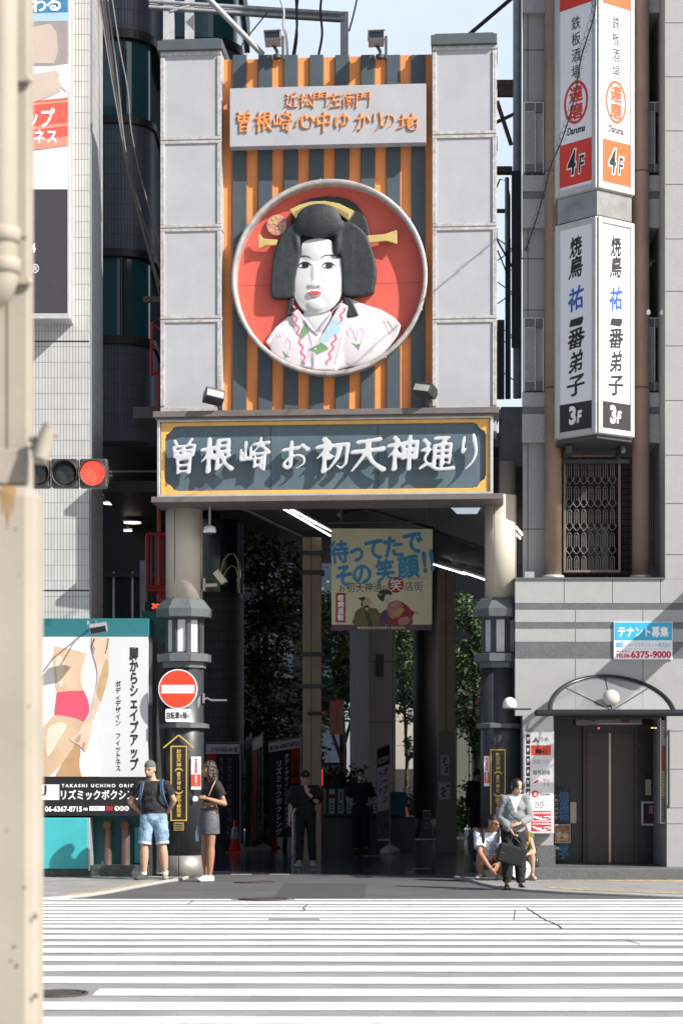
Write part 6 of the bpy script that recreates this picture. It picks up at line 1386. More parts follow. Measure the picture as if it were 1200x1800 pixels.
# ------------------------------------------------------------------ things under the arcade
# boxing flags on water filled bases
FBLK = mat('flag black cloth', (0.018,0.018,0.022), .8, var=0.2); FWHT = mat('flag white cloth', (0.62,0.62,0.64), .8, var=0.08); FRED = mat('flag red cloth', (0.45,0.015,0.02), .8, var=0.1); BASE = mat('white plastic base', (0.42,0.40,0.37), .5, var=0.15)
def flag(Xa, Xb, Yt, Yb, dd, slope, label, kind, basex=None, yaw=1.0):
    tt = thing('shop_flag', label, 'flag', group='shop flags on poles under the arcade'); w_ = (Xb-Xa)*dd/F; h_ = (Yb-Yt)*dd/F
    a = P(Xa, Yt, dd); yl = yaw; b = Vector((a.x+w_, dd+yl, 0)); a0 = Vector((a.x, dd, 0)); xd = (b-a0).normalized(); L = (b-a0).length; M = face(a0, xd)
    zt, zb = PZ(Yt,dd), PZ(Yb,dd); n = 10
    def cloth(mm, nm, u0, u1, v0, v1, off, par):
        m = MB(); vs = []
        for sd in (0, .004):
            for j in range(n+1):
                for k in range(7):
                    u = u0+(u1-u0)*k/6; v = v0+(v1-v0)*j/n
                    vs.append(M @ Vector((u*L, zt-v*(zt-zb)+slope*u*h_*.06*(1-v), off+sd+.05*math.sin(5*v+2*u)*(1 if L > .3 else .4)*v*u)))
        fs = []; q_ = (n+1)*7
        for j in range(n):
            for k in range(6): i = j*7+k; fs += [[i,i+7,i+8,i+1], [q_+i,q_+i+1,q_+i+8,q_+i+7]]
        m.add(vs, fs, True); return obj(nm, m, mm, par)
    c = cloth(FBLK, 'cloth', 0, 1, 0, 1, 0, tt)
    cloth(FWHT, 'header', 0, 1, 0, .1, .006, tt)
    def put(body, u0, u1, v0, v1, mm, nm, mirror=False, bold=.02, col=True):
        g = MB(); words(g, column_words(body) if col else body, Matrix.Identity(4), u0, -v1, u1, -v0, bold, .003)
        pts = []
        for (x, y_, z) in g.v:
            u, v = (x, -y_); 
            if mirror: u = u0+u1-u
            pts.append(M @ Vector((u*L, zt-v*(zt-zb)+slope*u*h_*.06*(1-v), .013+z+.05*math.sin(5*v+2*u)*(1 if L > .3 else .4)*v*u)))
        g.v = [tuple(p) for p in pts]; return obj(nm, g, mm, c)
    if kind == 'main':
        cloth(FRED, 'red_stripe', .72, 1, .1, .45, .008, tt)
        put('リズミックボクシング', .22, .42, .2, .98, FWHT, 'white_lettering', bold=.03); put('ボディデザインフィットネス', .5, .63, .14, .9, FWHT, 'white_lettering'); put('体験', .76, .94, .2, .4, INK, 'black_lettering')
        put('06-6367-8715', .16, .97, .035, .08, INK, 'phone_number', col=False); put('☎', .03, .14, .03, .085, INK, 'phone_symbol', col=False)
    elif kind == 'back':
        cloth(FRED, 'red_stripe', 0, .3, .1, .5, .008, tt)
        put('リズミックボクシング', .62, .8, .14, .98, mat('faded flag letter', (0.17,0.17,0.18), .8, var=0), 'lettering', True); put('ボディデザイン', .42, .52, .14, .7, mat('faded flag letter', (0.17,0.17,0.18), .8, var=0), 'lettering', True); put('06-6367-8715', .15, .8, .035, .08, INK, 'phone_number', True, col=False); put('☎', .84, .95, .03, .08, INK, 'phone_symbol', col=False)
    elif kind == 'edge':
        cloth(FRED, 'red_stripe', 0, .4, .1, .95, .008, tt); put('リズミックボクシング', .5, .9, .15, .9, mat('faded flag letter', (0.17,0.17,0.18), .8, var=0), 'lettering')
    elif kind == 'thin': cloth(mat('flag grey cloth', (0.2,0.19,0.19), .8, var=0.2), 'pale_back', 0, 1, .1, 1, .008, tt)
    elif kind == 'right':
        cloth(FWHT, 'white_field', 0, 1, .2, 1, .009, tt); cloth(BLACK, 'black_header', 0, 1, 0, .2, .0105, tt)
        put('NOBW', .05, .95, .1, .17, FWHT, 'header_lettering', col=False); put('オープン', .45, .9, .22, .6, FRED, 'red_lettering', bold=.04); put('ランチ', .1, .4, .25, .5, mat('flag navy ink', (0.05,0.06,0.15), .7, var=0), 'navy_lettering')
        cloth(mat('flag printed picture', (0.16,0.13,0.15), .8, var=0.6, scale=9), 'printed_picture', 0, 1, .68, .98, .0125, tt)
    px = L if kind != 'back' else L*1.02; p0 = M @ Vector((px+.01, 0, .01)); zb0 = .12
    m = MB(); m.tube([(p0.x,p0.y,zb0), (p0.x,p0.y,zt+slope*h_*.06+.06)], .012, 8); q_ = M @ Vector((0, zt+.03, .01)); m.tube([(p0.x,p0.y,zt+slope*h_*.06+.03), q_], .009, 6); obj('pole', m, GALV, tt)
    m = MB(); m.lathe([(.02,.2),(.05,.19),(.17,.11),(.2,.08),(.2,0)][::-1], (p0.x, p0.y, .0), 18); obj('water_base', m, BASE, tt)
flag(362,420,1308,1478,43.9,0,'black boxing flag with reversed lettering behind the woman in a denim skirt','back',yaw=.1)
flag(431,438,1302,1490,43.8,1,'narrow grey flag seen edge on between two boxing flags','thin',yaw=.7)
flag(443,458,1302,1486,43.9,1,'half turned black and red boxing flag on a white base','edge',yaw=.75)
flag(472,527,1306,1472,43.5,1,'open black boxing flag with white phone number header and red corner','main',yaw=.25)
flag(662,684,1318,1478,43.0,1,'white shop flag with red letters under a black header by the orange cone','right',yaw=.2)
# traffic cones
CONE = mat('orange red cone plastic', (0.7,0.045,0.015), .5, var=0.1)
def cone_(X, Yb, hpx, label, sleeve=True):
    dd = GD(Yb); h = hpx*dd/F; tt = thing('traffic_cone', label, 'cone', (PX(X,dd), dd, .008), group='traffic cones under the arcade')
    m = MB(); m.lathe([(h*.19,.03),(h*.035,h),(h*.035,h),(h*.02,h)], (0,0,0), 20); obj('body', m, CONE, tt)
    m = MB(); b_ = h*.27; m.box((-b_,-b_,0),(b_,b_,.035)); obj('foot', m, RUBBER if not sleeve else CONE, tt, bevel=.01)
    if sleeve:
        m = MB(); f = lambda z: h*.19+(h*.035-h*.19)*(z-.03)/(h-.03)+.004
        m.lathe([(f(h*.42),h*.42),(f(h*.78),h*.78)], (0,0,0), 20); m.lathe([(f(h*.42)-.003,h*.42),(f(h*.78)-.003,h*.78)], (0,0,0), 20); s2 = obj('paper_sleeve', m, mat('dim paper', (0.4,0.38,0.38), .7, var=0.1), tt)
        m = MB(); M_ = face((0,-f(h*.6)-.012,0)); words(m, column_words('通行'), M_, -.03, h*.47, .03, h*.74, .0, .003); obj('lettering', m, INK, s2)
cone_(413,1500,58,'orange cone with a paper sleeve nearest the woman in a denim skirt'); cone_(479,1492,55,'orange cone with a paper sleeve behind the open boxing flag')
cone_(713,1481,62,'plain orange cone in front of the dark pillar', False); cone_(392,1484,50,'orange cone hidden behind the back of the left boxing flag')
# standing bollard cones and A frame
def bollard(X, Yb, hpx, wpx, label, mm, top):
    dd = GD(Yb); h = hpx*dd/F; w_ = wpx*dd/F/2; tt = thing('sign_cone', label, 'sign stand', (PX(X,dd), dd, .014), group='tapered sign stands in the arcade'); m = MB(); m.lathe([(w_,0),(w_*.9,h*.06),(w_*.45,h*.92),(w_*.4,h)], (0,0,0), 4, False, R(45)); obj('body', m, mm, tt, bevel=.01)
    m = MB(); m.lathe([(w_*.45,h),(w_*.42,h*1.03),(w_*.2,h*1.04)], (0,0,0.001), 4, False, R(45)); obj('cap', m, top, tt)
    m = MB()
    for k in range(3): m.box((-w_*.3, -w_*.68+k*.05*w_, h*(.35+.17*k)), (w_*.3, -w_*.6, h*(.45+.17*k)))
    obj('print', m, mat('dim print', (0.14,0.14,0.15), .6, var=0.3, scale=20), tt)
bollard(749.5,1475,48,40,'dark tapered sign stand left of the right arcade post', mat('dark plastic stand', (0.04,0.04,0.045), .5, var=0.2), GALV)
bollard(807,1471,50,30,'greyish tapered stand right of the right arcade post', mat('grey plastic stand', (0.14,0.13,0.13), .5, var=0.2), GALV)
# stainless barriers
WS0 = mat('satin steel rail', (0.6,0.6,0.6), .4, .2, var=.1)
t = thing('steel_barrier', 'stainless steel hoop barrier around the smoking man in black', 'barrier'); dd = 41.5
m = MB(); m.tube([P(516,1503,dd), P(516,1432,dd), P(518,1424,dd), P(524,1420,dd), P(550,1420,dd), P(557,1424,dd), P(560,1432,dd), P(560,1503,dd)], .035, 10); obj('hoop', m, WS0, t)
m = MB(); m.tube([P(516,1468,dd), P(560,1468,dd)], .022, 8); m.tube([P(537,1468,dd), P(537,1503,dd)], .028, 8); obj('crossbar', m, WS0, t)
t = thing('warning_post', 'dark post with a glowing red lamp tube on top beside the smoking man', 'post'); m = MB(); m.tube([P(566,1508,41), P(564.5,1381,41)], .036, 10); obj('pole', m, mat('maroon pole', (0.05,0.02,0.025), .4, var=0.1), t)
m = MB(); m.tube([P(564.5,1381,41), P(564.5,1352,41)], .03, 10); obj('lamp_tube', m, mat('red lamp tube', (0.9,0.02,0.05), .4, var=0, emit=.75), t)
# planter with sloping signs
t = thing('shop_board', 'teal sloping shop board with a row of restaurant posters on a dark planter wall', 'board'); dd = 45.0
m = MB(); m.box((PX(561,dd), dd+.1, 0), (PX(730,dd), dd+1.6, PZ(1436,dd))); obj('planter_wall', m, mat('dark planter stone', (0.03,0.03,0.032), .4, var=0.2), t)
xd = Vector((1,0,0)); z0, z1 = PZ(1430,dd), PZ(1388,dd); up = Vector((0,.5,z1-z0)).normalized(); nn = xd.cross(up); HL = math.hypot(.5, z1-z0)
x0, x1 = PX(561,dd), PX(670,dd)
BM = Matrix((xd, up, nn)).transposed().to_4x4(); BM.translation = Vector((x0, dd, z0))
m = MB(); rect(m, BM, -.05, -.05, x1-x0, HL+.05, -.08, 0); fr = obj('frame', m, mat('board teal', (0.02,0.11,0.13), .5, var=0.1), t)
cols = [(0.55,0.40,0.13),(0.62,0.60,0.52),(0.52,0.50,0.43),(0.68,0.66,0.65),(0.6,0.5,0.5),(0.38,0.5,0.54),(0.68,0.56,0.56)]; wd = (x1-x0)/7
for k in range(7):
    m = MB(); rect(m, BM, k*wd+.02, 0, (k+1)*wd-.05, HL, .001, .01); pp = obj('poster', m, mat(f'poster {k}', cols[k], .5, var=0.15, scale=8), t)
    m = MB()
    if k in (1,3,6): m.prism(disc(k*wd+wd*.42, HL*.7, .07, 20), BM, .011, .013)
    else: words(m, ('旬','酒','居酒屋','肉','鮮','魚','炭')[k], BM, k*wd+.05, HL*.55, (k+1)*wd-.08, HL*.9, .02, .013)
    for j in range(3): rect(m, BM, k*wd+.04, HL*(.1+.12*j), (k+1)*wd-.08, HL*(.16+.12*j), .011, .013)
    obj('print', m, mat('poster print', (0.2,0.05,0.04), .5, var=0.3, scale=15) if k != 2 else INK, pp)
# second half of the board behind the flag
m = MB(); rect(m, BM, x1-x0+.02, -.05, x1-x0+.5, HL*.9, -.08, 0); obj('frame', m, mat('board teal', (0.02,0.11,0.13), .5, var=0.1), t)
# plaza pillars behind
STONE = mat('lilac grey stone', (0.22,0.21,0.235), .5, var=0.12, scale=1.5, tile=(1.2,1.42,.012,(.07,.07,.08),0,.08)); STD = mat('stone with painted shade', (0.04,0.042,0.055), .5, var=0.15)
t = thing('stone_pillar', 'broad lilac grey stone pillar behind the shop board', 'pillar'); dd = 50.0
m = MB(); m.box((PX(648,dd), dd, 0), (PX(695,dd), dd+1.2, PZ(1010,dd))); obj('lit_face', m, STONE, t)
m = MB(); m.add([(PX(648,dd)-.002,dd,0),(PX(648,dd)-.002,dd,8),(PX(615,dd),dd+1.2,8),(PX(615,dd),dd+1.2,0)], [[0,1,2,3]]); m.add([(PX(615,dd),dd+1.2,0),(PX(615,dd),dd+1.2,8),(PX(648,dd),dd+1.5,8),(PX(648,dd),dd+1.5,0)], [[0,1,2,3]]); obj('shaded_face', m, STD, t)  # shade of this side is put into its darker stone colour
m = MB(); m.pbox(662,1150,674,1190,dd-.03,dd-.003); obj('vent', m, mat('vent dark', (0.04,0.04,0.04), .6, var=0), t)
t = thing('round_pillar', 'broad dark round pillar left of the right arcade post', 'pillar'); dd = 54.0
m = MB(); r = 22.5*dd/F; m.lathe([(r,0),(r,PZ(880,dd))], (PX(748,dd), dd, 0), 36); obj('shaft', m, mat('near black stone', (0.008,0.008,0.01), .5, var=0.2), t)
m = MB(); m.lathe([(r*1.03,0),(r*1.03,.5),(r*1.0,.52)], (PX(748,dd), dd, 0), 36); obj('base', m, mat('near black stone', (0.008,0.008,0.01), .5, var=0.2), t)
# far buildings that close the plaza
FW = mat('far beige wall', (0.42,0.39,0.33), .7, var=0.1, tile=(1.5,.9,.02,(.25,.23,.2),0,.05)); FD = mat('far dark wall', (0.007,0.008,0.011), .8, var=0.2, spec=.1)
t = thing('far_shop_building', 'far beige building with a lit doorway glimpsed between the pillars', 'building'); dd = 78.0
m = MB(); m.box((PX(520,dd), dd, 0), (PX(860,dd), dd+6, PZ(1235,dd))); obj('wall', m, FW, t)
m = MB(); m.pbox(598,1340,608,1390,dd-.1,dd-.01); obj('doorway', m, BLACK, t); m = MB(); m.pbox(600,1343,605,1353,dd-.15,dd-.11); obj('lit_lamp', m, LAMPW, t)
m = MB(); m.pbox(604,1230,617,1370,dd-.4,dd-.2); obj('pale_column', m, mat('far pale blue', (0.3,0.37,0.42), .6, var=0.1), t)
m = MB(); m.pbox(822,1275,850,1303,60,60.2); q_ = tag(obj('white_box_sign', m, WHITEINK), 'white box sign glimpsed among leaves behind the right column', 'sign'); m = MB(); m.box((PX(823,60.1), 60.05, 0), (PX(824.5,60.1), 60.1, PZ(1303,60.1))); obj('stand', m, DKMETAL, q_); m = MB(); m.pbox(823,1286,849,1288,59.98,59.997); obj('band', m, GALV, q_)
t = thing('plaza_building', 'dark building closing the view behind the arcade trees', 'building'); dd = 66.0
m = MB(); m.box((-9, dd, 0), (PX(598,dd), dd+14, 14)); obj('wall', m, FD, t)
m = MB(); m.box((-12, 96, 0), (26, 100, 17)); obj('rear_wall', m, FD, t)
for k in range(5):
    for j in range(4): m = MB(); m.box((-7+k*1.5, dd-.06, 2+j*2.6), (-6+k*1.5, dd-.01, 3.4+j*2.6)); obj('window', m, mat('far blue window', (0.02,0.03,0.05), .6, var=0.3), t)
t = thing('ribbed_building', 'grey ribbed building seen between leaves right of the right arcade post', 'building'); dd = 70.0
m = MB(); m.box((PX(803,dd), dd, 0), (PX(950,dd), dd+6, PZ(1200,dd))); obj('wall', m, mat('olive grey wall', (0.08,0.08,0.07), .7, var=0.1), t)
m = MB()
for k in range(16): m.box((PX(835,dd)+k*.12, dd-.08, 0), (PX(835,dd)+k*.12+.06, dd-.004, PZ(1305,dd)))
obj('rib', m, FD, t)
# ------------------------------------------------------------------ trees and shrubs
LEAF = []
for i, c in enumerate(((0.045,0.085,0.02),(0.07,0.14,0.03),(0.025,0.05,0.014))):
    LEAF.append(mat(f'leaf {i}', c, .55, var=0.4, scale=3))
BARK = mat('bark', (0.05,0.04,0.03), .9, var=0.3, scale=12)
def tree(label, base, crown, n, leaf, trunk_r, seed, group='trees in the plaza behind the gate', kind='tree', cat='tree'):
    rnd = random.Random(seed); tt = thing(kind, label, cat, base, group); m = MB()
    top = max(c[2]+c[5]*.3 for c in crown)
    m.tube([(0,0,0), (.05,0,top*.35), (-.06,.05,top*.7), (0,0,top)], [trunk_r, trunk_r*.8, trunk_r*.5, trunk_r*.15], 8)
    for cx, cy, cz, rx, ry, rz in crown:
        m.tube([(0,0,cz*.6), (cx*.5,cy*.5,cz*.85), (cx,cy,cz)], [trunk_r*.5,trunk_r*.3,trunk_r*.08], 6)
        for k in range(3): a = rnd.uniform(0,6.28); m.tube([(cx*.6,cy*.6,cz*.88), (cx+rx*.7*math.cos(a), cy+ry*.7*math.sin(a), cz+rz*rnd.uniform(-.4,.6))], [trunk_r*.2,.008], 5)
    obj('trunk', m, BARK, tt)
    m = MB(); tot = sum(c[3]*c[5] for c in crown)
    for cx, cy, cz, rx, ry, rz in crown:
        nc = max(4, int(n*rx*rz/tot/16))
        for c in range(nc):
            while True:
                p = Vector((rnd.uniform(-1,1), rnd.uniform(-1,1), rnd.uniform(-1,1)))
                if .25 < p.length < 1: break
            ctr = Vector((cx+p.x*rx, cy+p.y*ry, cz+p.z*rz)); sp = rnd.uniform(.12,.3)*min(1,rx)
            m.cur = rnd.choice((0,0,1,2,2))
            for k in range(16):
                o = ctr+Vector((rnd.gauss(0,sp), rnd.gauss(0,sp), rnd.gauss(0,sp*.8))); s_ = leaf*rnd.uniform(.6,1.3)
                u = Vector((rnd.gauss(0,1), rnd.gauss(0,1), rnd.gauss(0,.5))).normalized(); v = u.orthogonal().normalized(); v = (Matrix.Rotation(rnd.uniform(0,6.28),3,u) @ v)
                m.add([o-u*s_, o+v*s_*.45, o+u*s_, o-v*s_*.45], [[0,1,2,3]], False)
    obj('crown', m, LEAF, tt); return tt
tree('dense dark tree filling the left of the arcade opening', (PX(470,50),50,0), [(0,0,3.2,.9,1,1.2),(-.3,0,4.7,.8,.9,1),(.5,.3,5.6,.8,.8,.9),(.2,-.3,2.2,.9,.8,.9),(-.1,0,6.6,.9,.8,.7)], 9000, .075, .13, 1)
tree('dark bushy tree between the two arcade posts below the banner', (PX(600,58),58,0), [(0,0,4.4,.9,.9,1.0),(-.5,0,5.5,.9,.9,.9),(.5,.2,3.6,.7,.8,.7),(.3,.2,6.3,.8,.7,.6),(-.6,-.3,3.4,.6,.6,.6)], 8000, .075, .12, 2)
tree('leafy tree with sky showing through behind the right arcade post', (PX(835,60),60,0), [(0,0,4.6,.8,.9,.8),(-.3,0,3.4,.6,.7,.6),(.5,0,5.6,.7,.8,.7),(.3,.1,2.7,.5,.6,.6),(-.2,0,6.2,.6,.6,.5)], 7000, .075, .1, 3)
tree('slim tree with bare branches in the gap left of the round pillar', (PX(712,62),62,0), [(0,0,4.8,.5,.5,.7),(.1,0,3.6,.4,.5,.5),(-.2,0,5.8,.5,.5,.6),(.2,0,2.4,.3,.3,.3)], 3000, .07, .06, 4)
tree('low dark shrub behind the flags', (PX(500,46),46,0), [(0,0,1.2,.6,.5,.8),(-.6,0,1.0,.5,.5,.7),(.3,0,1.9,.5,.5,.6)], 3000, .06, .05, 5, 'shrubs in the plaza', 'shrub', 'shrub')
tree('clipped shrub on the planter above the shop board', (PX(595,46),46,.7), [(0,0,.75,.5,.35,.3),(-.4,0,.7,.3,.3,.25),(.35,0,.62,.3,.3,.22)], 2600, .05, .03, 6, 'shrubs in the plaza', 'shrub', 'shrub')
tree('low shrub behind the tapered stand at the right', (PX(838,52),52,0), [(0,0,.9,.5,.5,.6),(.5,0,1.1,.5,.5,.6),(-.4,0,.5,.3,.4,.4)], 2600, .06, .05, 7, 'shrubs in the plaza', 'shrub', 'shrub')
tree('low shrub at the foot of the round dark pillar', (PX(722,56),56,0), [(0,0,.7,.35,.3,.5)], 900, .06, .03, 8, 'shrubs in the plaza', 'shrub', 'shrub')
# ------------------------------------------------------------------ small equipment on the gate
def gpt(X, Y, yl): x, z = gx(X, Y, yl); return GM @ Vector((x, yl, z))
def camera_box(name, label, cat, X, Y, wpx, yl, baseX, baseY, tip=-8, lens=False, group=None):
    t = thing(name, label, cat, group=group); c = gpt(X, Y, yl); w_ = wpx*33/F
    Mx = Matrix.Translation(c) @ Matrix.Rotation(R(tip),4,'Y')
    m = MB(); m.box((-w_/2,-.3,-.055),(w_/2,.1,.055), Mx); m.box((-w_/2-.01,-.34,.056),(w_/2+.01,.12,.07), Mx); obj('body', m, mat('camera grey', (0.33,0.34,0.35), .4, .2, var=0.15), t, bevel=.008)
    m = MB(); m.box((-w_/2+.01,-.304,-.045),(w_/2-.01,-.3005,.045), Mx); obj('front_glass', m, GLASSDK, t)
    m = MB(); b = gpt(baseX, baseY, yl+.2); m.tube([c+Vector((0,0,-.05)), b+Vector((0,0,.06)), b], .025, 8); m.tube([b, b+Vector((0,0,-.05))], .07, 12); m.tube([b+Vector((.09,.02,-.05)), b+Vector((.09,.02,.3 if name == 'roof_camera' else .05))], .02, 8); obj('bracket', m, DKMETAL, t)
camera_box('roof_camera', 'grey camera box on the gate top nearest the left pylon', 'camera', 480, 73, 28, -.45, 487, 97, -3, group='cameras on top of the gate')
camera_box('roof_camera', 'grey camera box on the gate top nearer the right pylon', 'camera', 661, 73, 27, -.45, 668, 97, -3, group='cameras on top of the gate')
def flood(label, X, Y, tipz, yl, bx):
    t = thing('gate_floodlight', label, 'floodlight', group='floodlights on the gate eave'); c = gpt(X, Y, yl); Mx = Matrix.Translation(c) @ Matrix.Rotation(R(tipz),4,'Z') @ Matrix.Rotation(R(-20),4,'X') @ Matrix.Rotation(R(12),4,'Y')
    m = MB(); m.box((-.15,-.1,-.08),(.15,.12,.09), Mx); m.box((-.14,.121,-.05),(.14,.17,.06), Mx); obj('head', m, mat('floodlight black', (0.045,0.045,0.045), .4, .2, var=0.15), t, bevel=.015)
    m = MB(); m.box((-.125,-.108,-.06),(.125,-.101,.04), Mx); obj('lens', m, mat('floodlight lens', (0.42,0.41,0.37), .2, var=0.2), t)
    m = MB(); b = gpt(bx, 722, yl+.15); m.tube([c+Vector((.05,.05,-.06)), b], .03, 8); m.box((b.x-.06,b.y-.06,b.z-.04),(b.x+.06,b.y+.06,b.z)); m.box((b.x-.015,b.y-.02,b.z),(b.x+.03,b.y+.02,b.z+.14)); obj('bracket', m, DKMETAL, t)
flood('black floodlight on the eave at the foot of the left pylon', 376, 697, 18, -.95, 388)
flood('black floodlight on the eave at the foot of the right pylon', 746, 686, -28, -.95, 755)
t = thing('column_camera', 'beige camera on an arm on the right side of the left gate column', 'camera'); c = gpt(386, 1015, -.1); Mx = Matrix.Translation(c) @ Matrix.Rotation(R(52),4,'Y')
CB = mat('beige camera', (0.45,0.40,0.30), .45, var=0.1)
m = MB(); m.box((-.11,-.06,-.045),(.11,.06,.045), Mx); m.box((-.12,-.07,.046),(.13,.07,.06), Mx); obj('body', m, CB, t, bevel=.01); m = MB(); m.box((-.115,-.045,-.035),(-.1105,.045,.035), Mx); obj('lens', m, GLASSDK, t)
m = MB(); m.tube([gpt(382,1028,-.1), gpt(362,1029,-.1)], .03, 8); m.box(tuple(gpt(357,1038,-.12)), tuple(gpt(361,1017,-.05)+Vector((0,.05,0)))); obj('arm', m, CB, t)
t = thing('hanging_dome_camera', 'white dome camera on a stem under the gate eave beside the left column', 'camera'); c = gpt(368.5, 930, -.3)
m = MB(); m.lathe([(.05,.05),(.09,.03),(.1,-.03),(.1,-.05),(.07,-.06)][::-1], c, 20); obj('housing', m, WHITEINK, t); m = MB(); m.lathe([(.0,-.11),(.04,-.1),(.065,-.06)], c, 16); obj('dome', m, GLASSDK, t)
m = MB(); m.tube([c+Vector((0,0,.05)), gpt(369,884,-.3)], .02, 8); m.tube([gpt(369,886,-.3), gpt(369,883.5,-.3)], .07, 12); obj('stem', m, GALV, t)
t = thing('wall_bracket', 'small steel bracket arm on the right side of the left gate column', 'bracket'); m = MB(); m.tube([gpt(358,1230,-.1), gpt(364,1227,-.1), gpt(372,1231,-.1), gpt(399,1231,-.1)], .018, 8); m.box(tuple(gpt(356,1236,-.12)), tuple(gpt(360,1219,-.06)+Vector((0,.04,0)))); obj('arm', m, STEEL, t)
m = MB(); m.tube([gpt(848,1224,-.1), gpt(900,1223,-.1)], .012, 6); m.tube([gpt(858,1218,-.1), gpt(858,1224,-.1)], .008, 6); tag(obj('curtain_rail', m, ALU), 'thin white rail on the right gate column beside the dome lamp', 'rail')
t = thing('red_tag', 'small red plate hanging beside the right gate column', 'plate'); m = MB(); m.pbox(836,1228,851,1235,33.6,33.63); obj('plate', m, mat('dim red plate', (0.35,0.05,0.04), .5, var=0.1), t); m = MB(); m.tube([P(845,1235,33.6), P(845,1265,33.6)], .006, 6); m.tube([P(843.5,1228,33.62), P(862,1226,33.4)], .01, 6); obj('cord', m, ALU, t)
# ------------------------------------------------------------------ steelwork and wires
t = thing('steel_scaffold', 'grey steel scaffold rising behind the gate top', 'scaffold'); dd = 36.0
WS = mat('pale grey steel', (0.45,0.46,0.47), .55, .2, var=0.2, stain=0.2)
for X0, X1, Y0, Y1 in ((287,306,-100,200),(325,341,-100,200),(598,612,20,200)):
    m = MB(); m.box((PX(X0,dd), dd, PZ(Y1,dd)), (PX(X1,dd), dd+.15, PZ(Y0,dd))); obj('post', m, WS if X0 < 500 else GALV, t)
m = MB(); a, b = P(262,2,dd), P(605,22,dd)
for z in (0, -.1): m.tube([a+Vector((0,0,z)), b+Vector((0,0,z-.02))], .035, 4)
m.tube([a+Vector((0,.1,-.05)), b+Vector((0,.1,-.07))], .07, 4); obj('top_beam', m, GALV, t)
m = MB(); m.tube([P(364,-5,dd-.2), P(462,96,dd-.2)], .05, 4); m.tube([P(300,20,dd), P(334,10,dd)], .03, 4); obj('brace', m, WS, t)
def wire(pts, r, label, mm=None, group=None, name='cable'):
    m = MB(); m.tube(smooth_line(pts), r, 6); return tag(obj(name, m, mm or WIRE), label, 'cable', group)
def smooth_line(pts, n=5):
    pts = [Vector(p) for p in pts]; out = []
    for i in range(len(pts)-1):
        p0, p1, p2, p3 = pts[max(i-1,0)], pts[i], pts[i+1], pts[min(i+2,len(pts)-1)]
        for k in range(n): t_ = k/n; out.append(0.5*((2*p1)+(p2-p0)*t_+(2*p0-5*p1+4*p2-p3)*t_*t_+(3*p1-p0-3*p2+p3)*t_**3))
    return out+[pts[-1]]
wire([P(492,-5,35.5), P(499,20,35.5), P(498,45,35.5), P(503,65,35.5), P(505,96,35.5)], .022, 'pale cable looping down to the left camera on the gate top', mat('pale cable', (0.55,0.55,0.55), .6, var=0))
wire([P(520,-5,35.6), P(522,40,35.6), P(519,70,35.6), P(515,96,35.6)], .02, 'dark cable hanging in front of the sky left of centre'); wire([P(524,-5,35.6), P(521,30,35.6), P(522,65,35.6), P(518,96,35.6)], .016, 'thinner dark cable beside it in front of the sky')
wire([P(565,-5,35.6), P(563,20,35.6), P(566,60,35.6), P(560,96,35.6)], .02, 'dark cable hanging nearest the steel post against the sky')
wire([P(628,-5,35.6), P(620,30,35.6), P(613,55,35.6)], .014, 'thin cable running from the sky to the steel post'); wire([P(470,22,35.8), P(430,72,35.8), P(424,88,35.8)], .012, 'thin wire slanting behind the steel brace')
WG = mat('weathered cable', (0.16,0.15,0.145), .7, var=0.2)
for k, (pts, r, lab) in enumerate((([(177,-5),(190,90),(212,220),(230,320),(262,440),(281,500)], .024, 'thickest slack cable crossing the dark curved building'),
    ([(182,-5),(198,110),(216,240),(240,350),(281,470)], .018, 'slack cable just right of the thickest one'), ([(189,-5),(205,120),(219,250),(236,340),(281,505)], .014, 'middle slack cable of the bundle over the curved building'),
    ([(197,-5),(210,80),(225,160),(231,230),(250,320),(281,430)], .012, 'rightmost slack cable over the curved building'), ([(174,-5),(184,60),(202,170),(226,300),(250,400),(281,520)], .01, 'thin leftmost slack cable over the curved building'))):
    dw_ = 34.6; wire([P(a, b, dw_-.05*k) for a, b in pts], r, lab, WG, 'slack cables left of the gate')
m = MB(); m.box((PX(252,34.9), 34.9, PZ(530,34.9)), (PX(285,34.9), 35.0, PZ(521,34.9))); tag(obj('rusty_bracket', m, RUST), 'rusty steel bracket behind the left pylon', 'bracket')
# right hand utility frame between gate and granite building
t = thing('utility_mast', 'grey pipe mast with dark brackets between the right pylon and the granite building', 'mast'); dd = 35.2
m = MB(); m.tube([P(908.5,700,dd), P(908.5,-80,dd)], .07, 14); obj('pole', m, WS, t)
m = MB(); m.box(tuple(P(872,700,dd+.05)), tuple(P(886,562,dd+.05)+Vector((0,.12,0)))); m.box(tuple(P(888,700,dd+.1)), tuple(P(897,420,dd+.1)+Vector((0,.1,0)))); m.box(tuple(P(899,610,dd-.12)), tuple(P(913,300,dd-.12)+Vector((0,.08,0)))); obj('dark_channel', m, mat('blue grey channel', (0.07,0.09,0.115), .5, .2, var=0.2), t)
m = MB(); m.box(tuple(P(870,150,dd)), tuple(P(904,140,dd)+Vector((0,.2,0)))); m.box(tuple(P(874,168,dd)), tuple(P(902,151,dd)+Vector((0,.1,0)))); m.box(tuple(P(870,302,dd)), tuple(P(900,292,dd)+Vector((0,.2,0)))); m.tube([P(872,215,dd), P(912,196,dd)], .03, 6); m.tube([P(873,178,dd), P(898,255,dd)], .035, 6); m.box(tuple(P(870,372,dd)), tuple(P(896,367,dd)+Vector((0,.1,0)))); obj('rusty_bracket', m, RUST, t)
m = MB(); m.tube([P(872,330,dd), P(878,315,dd), P(890,318,dd), P(895,345,dd), P(895,420,dd)], .014, 6); m.tube([P(872,420,dd), P(900,470,dd), P(912,540,dd)], .016, 6); m.tube([P(874,440,dd), P(890,480,dd), P(905,470,dd)], .012, 6)
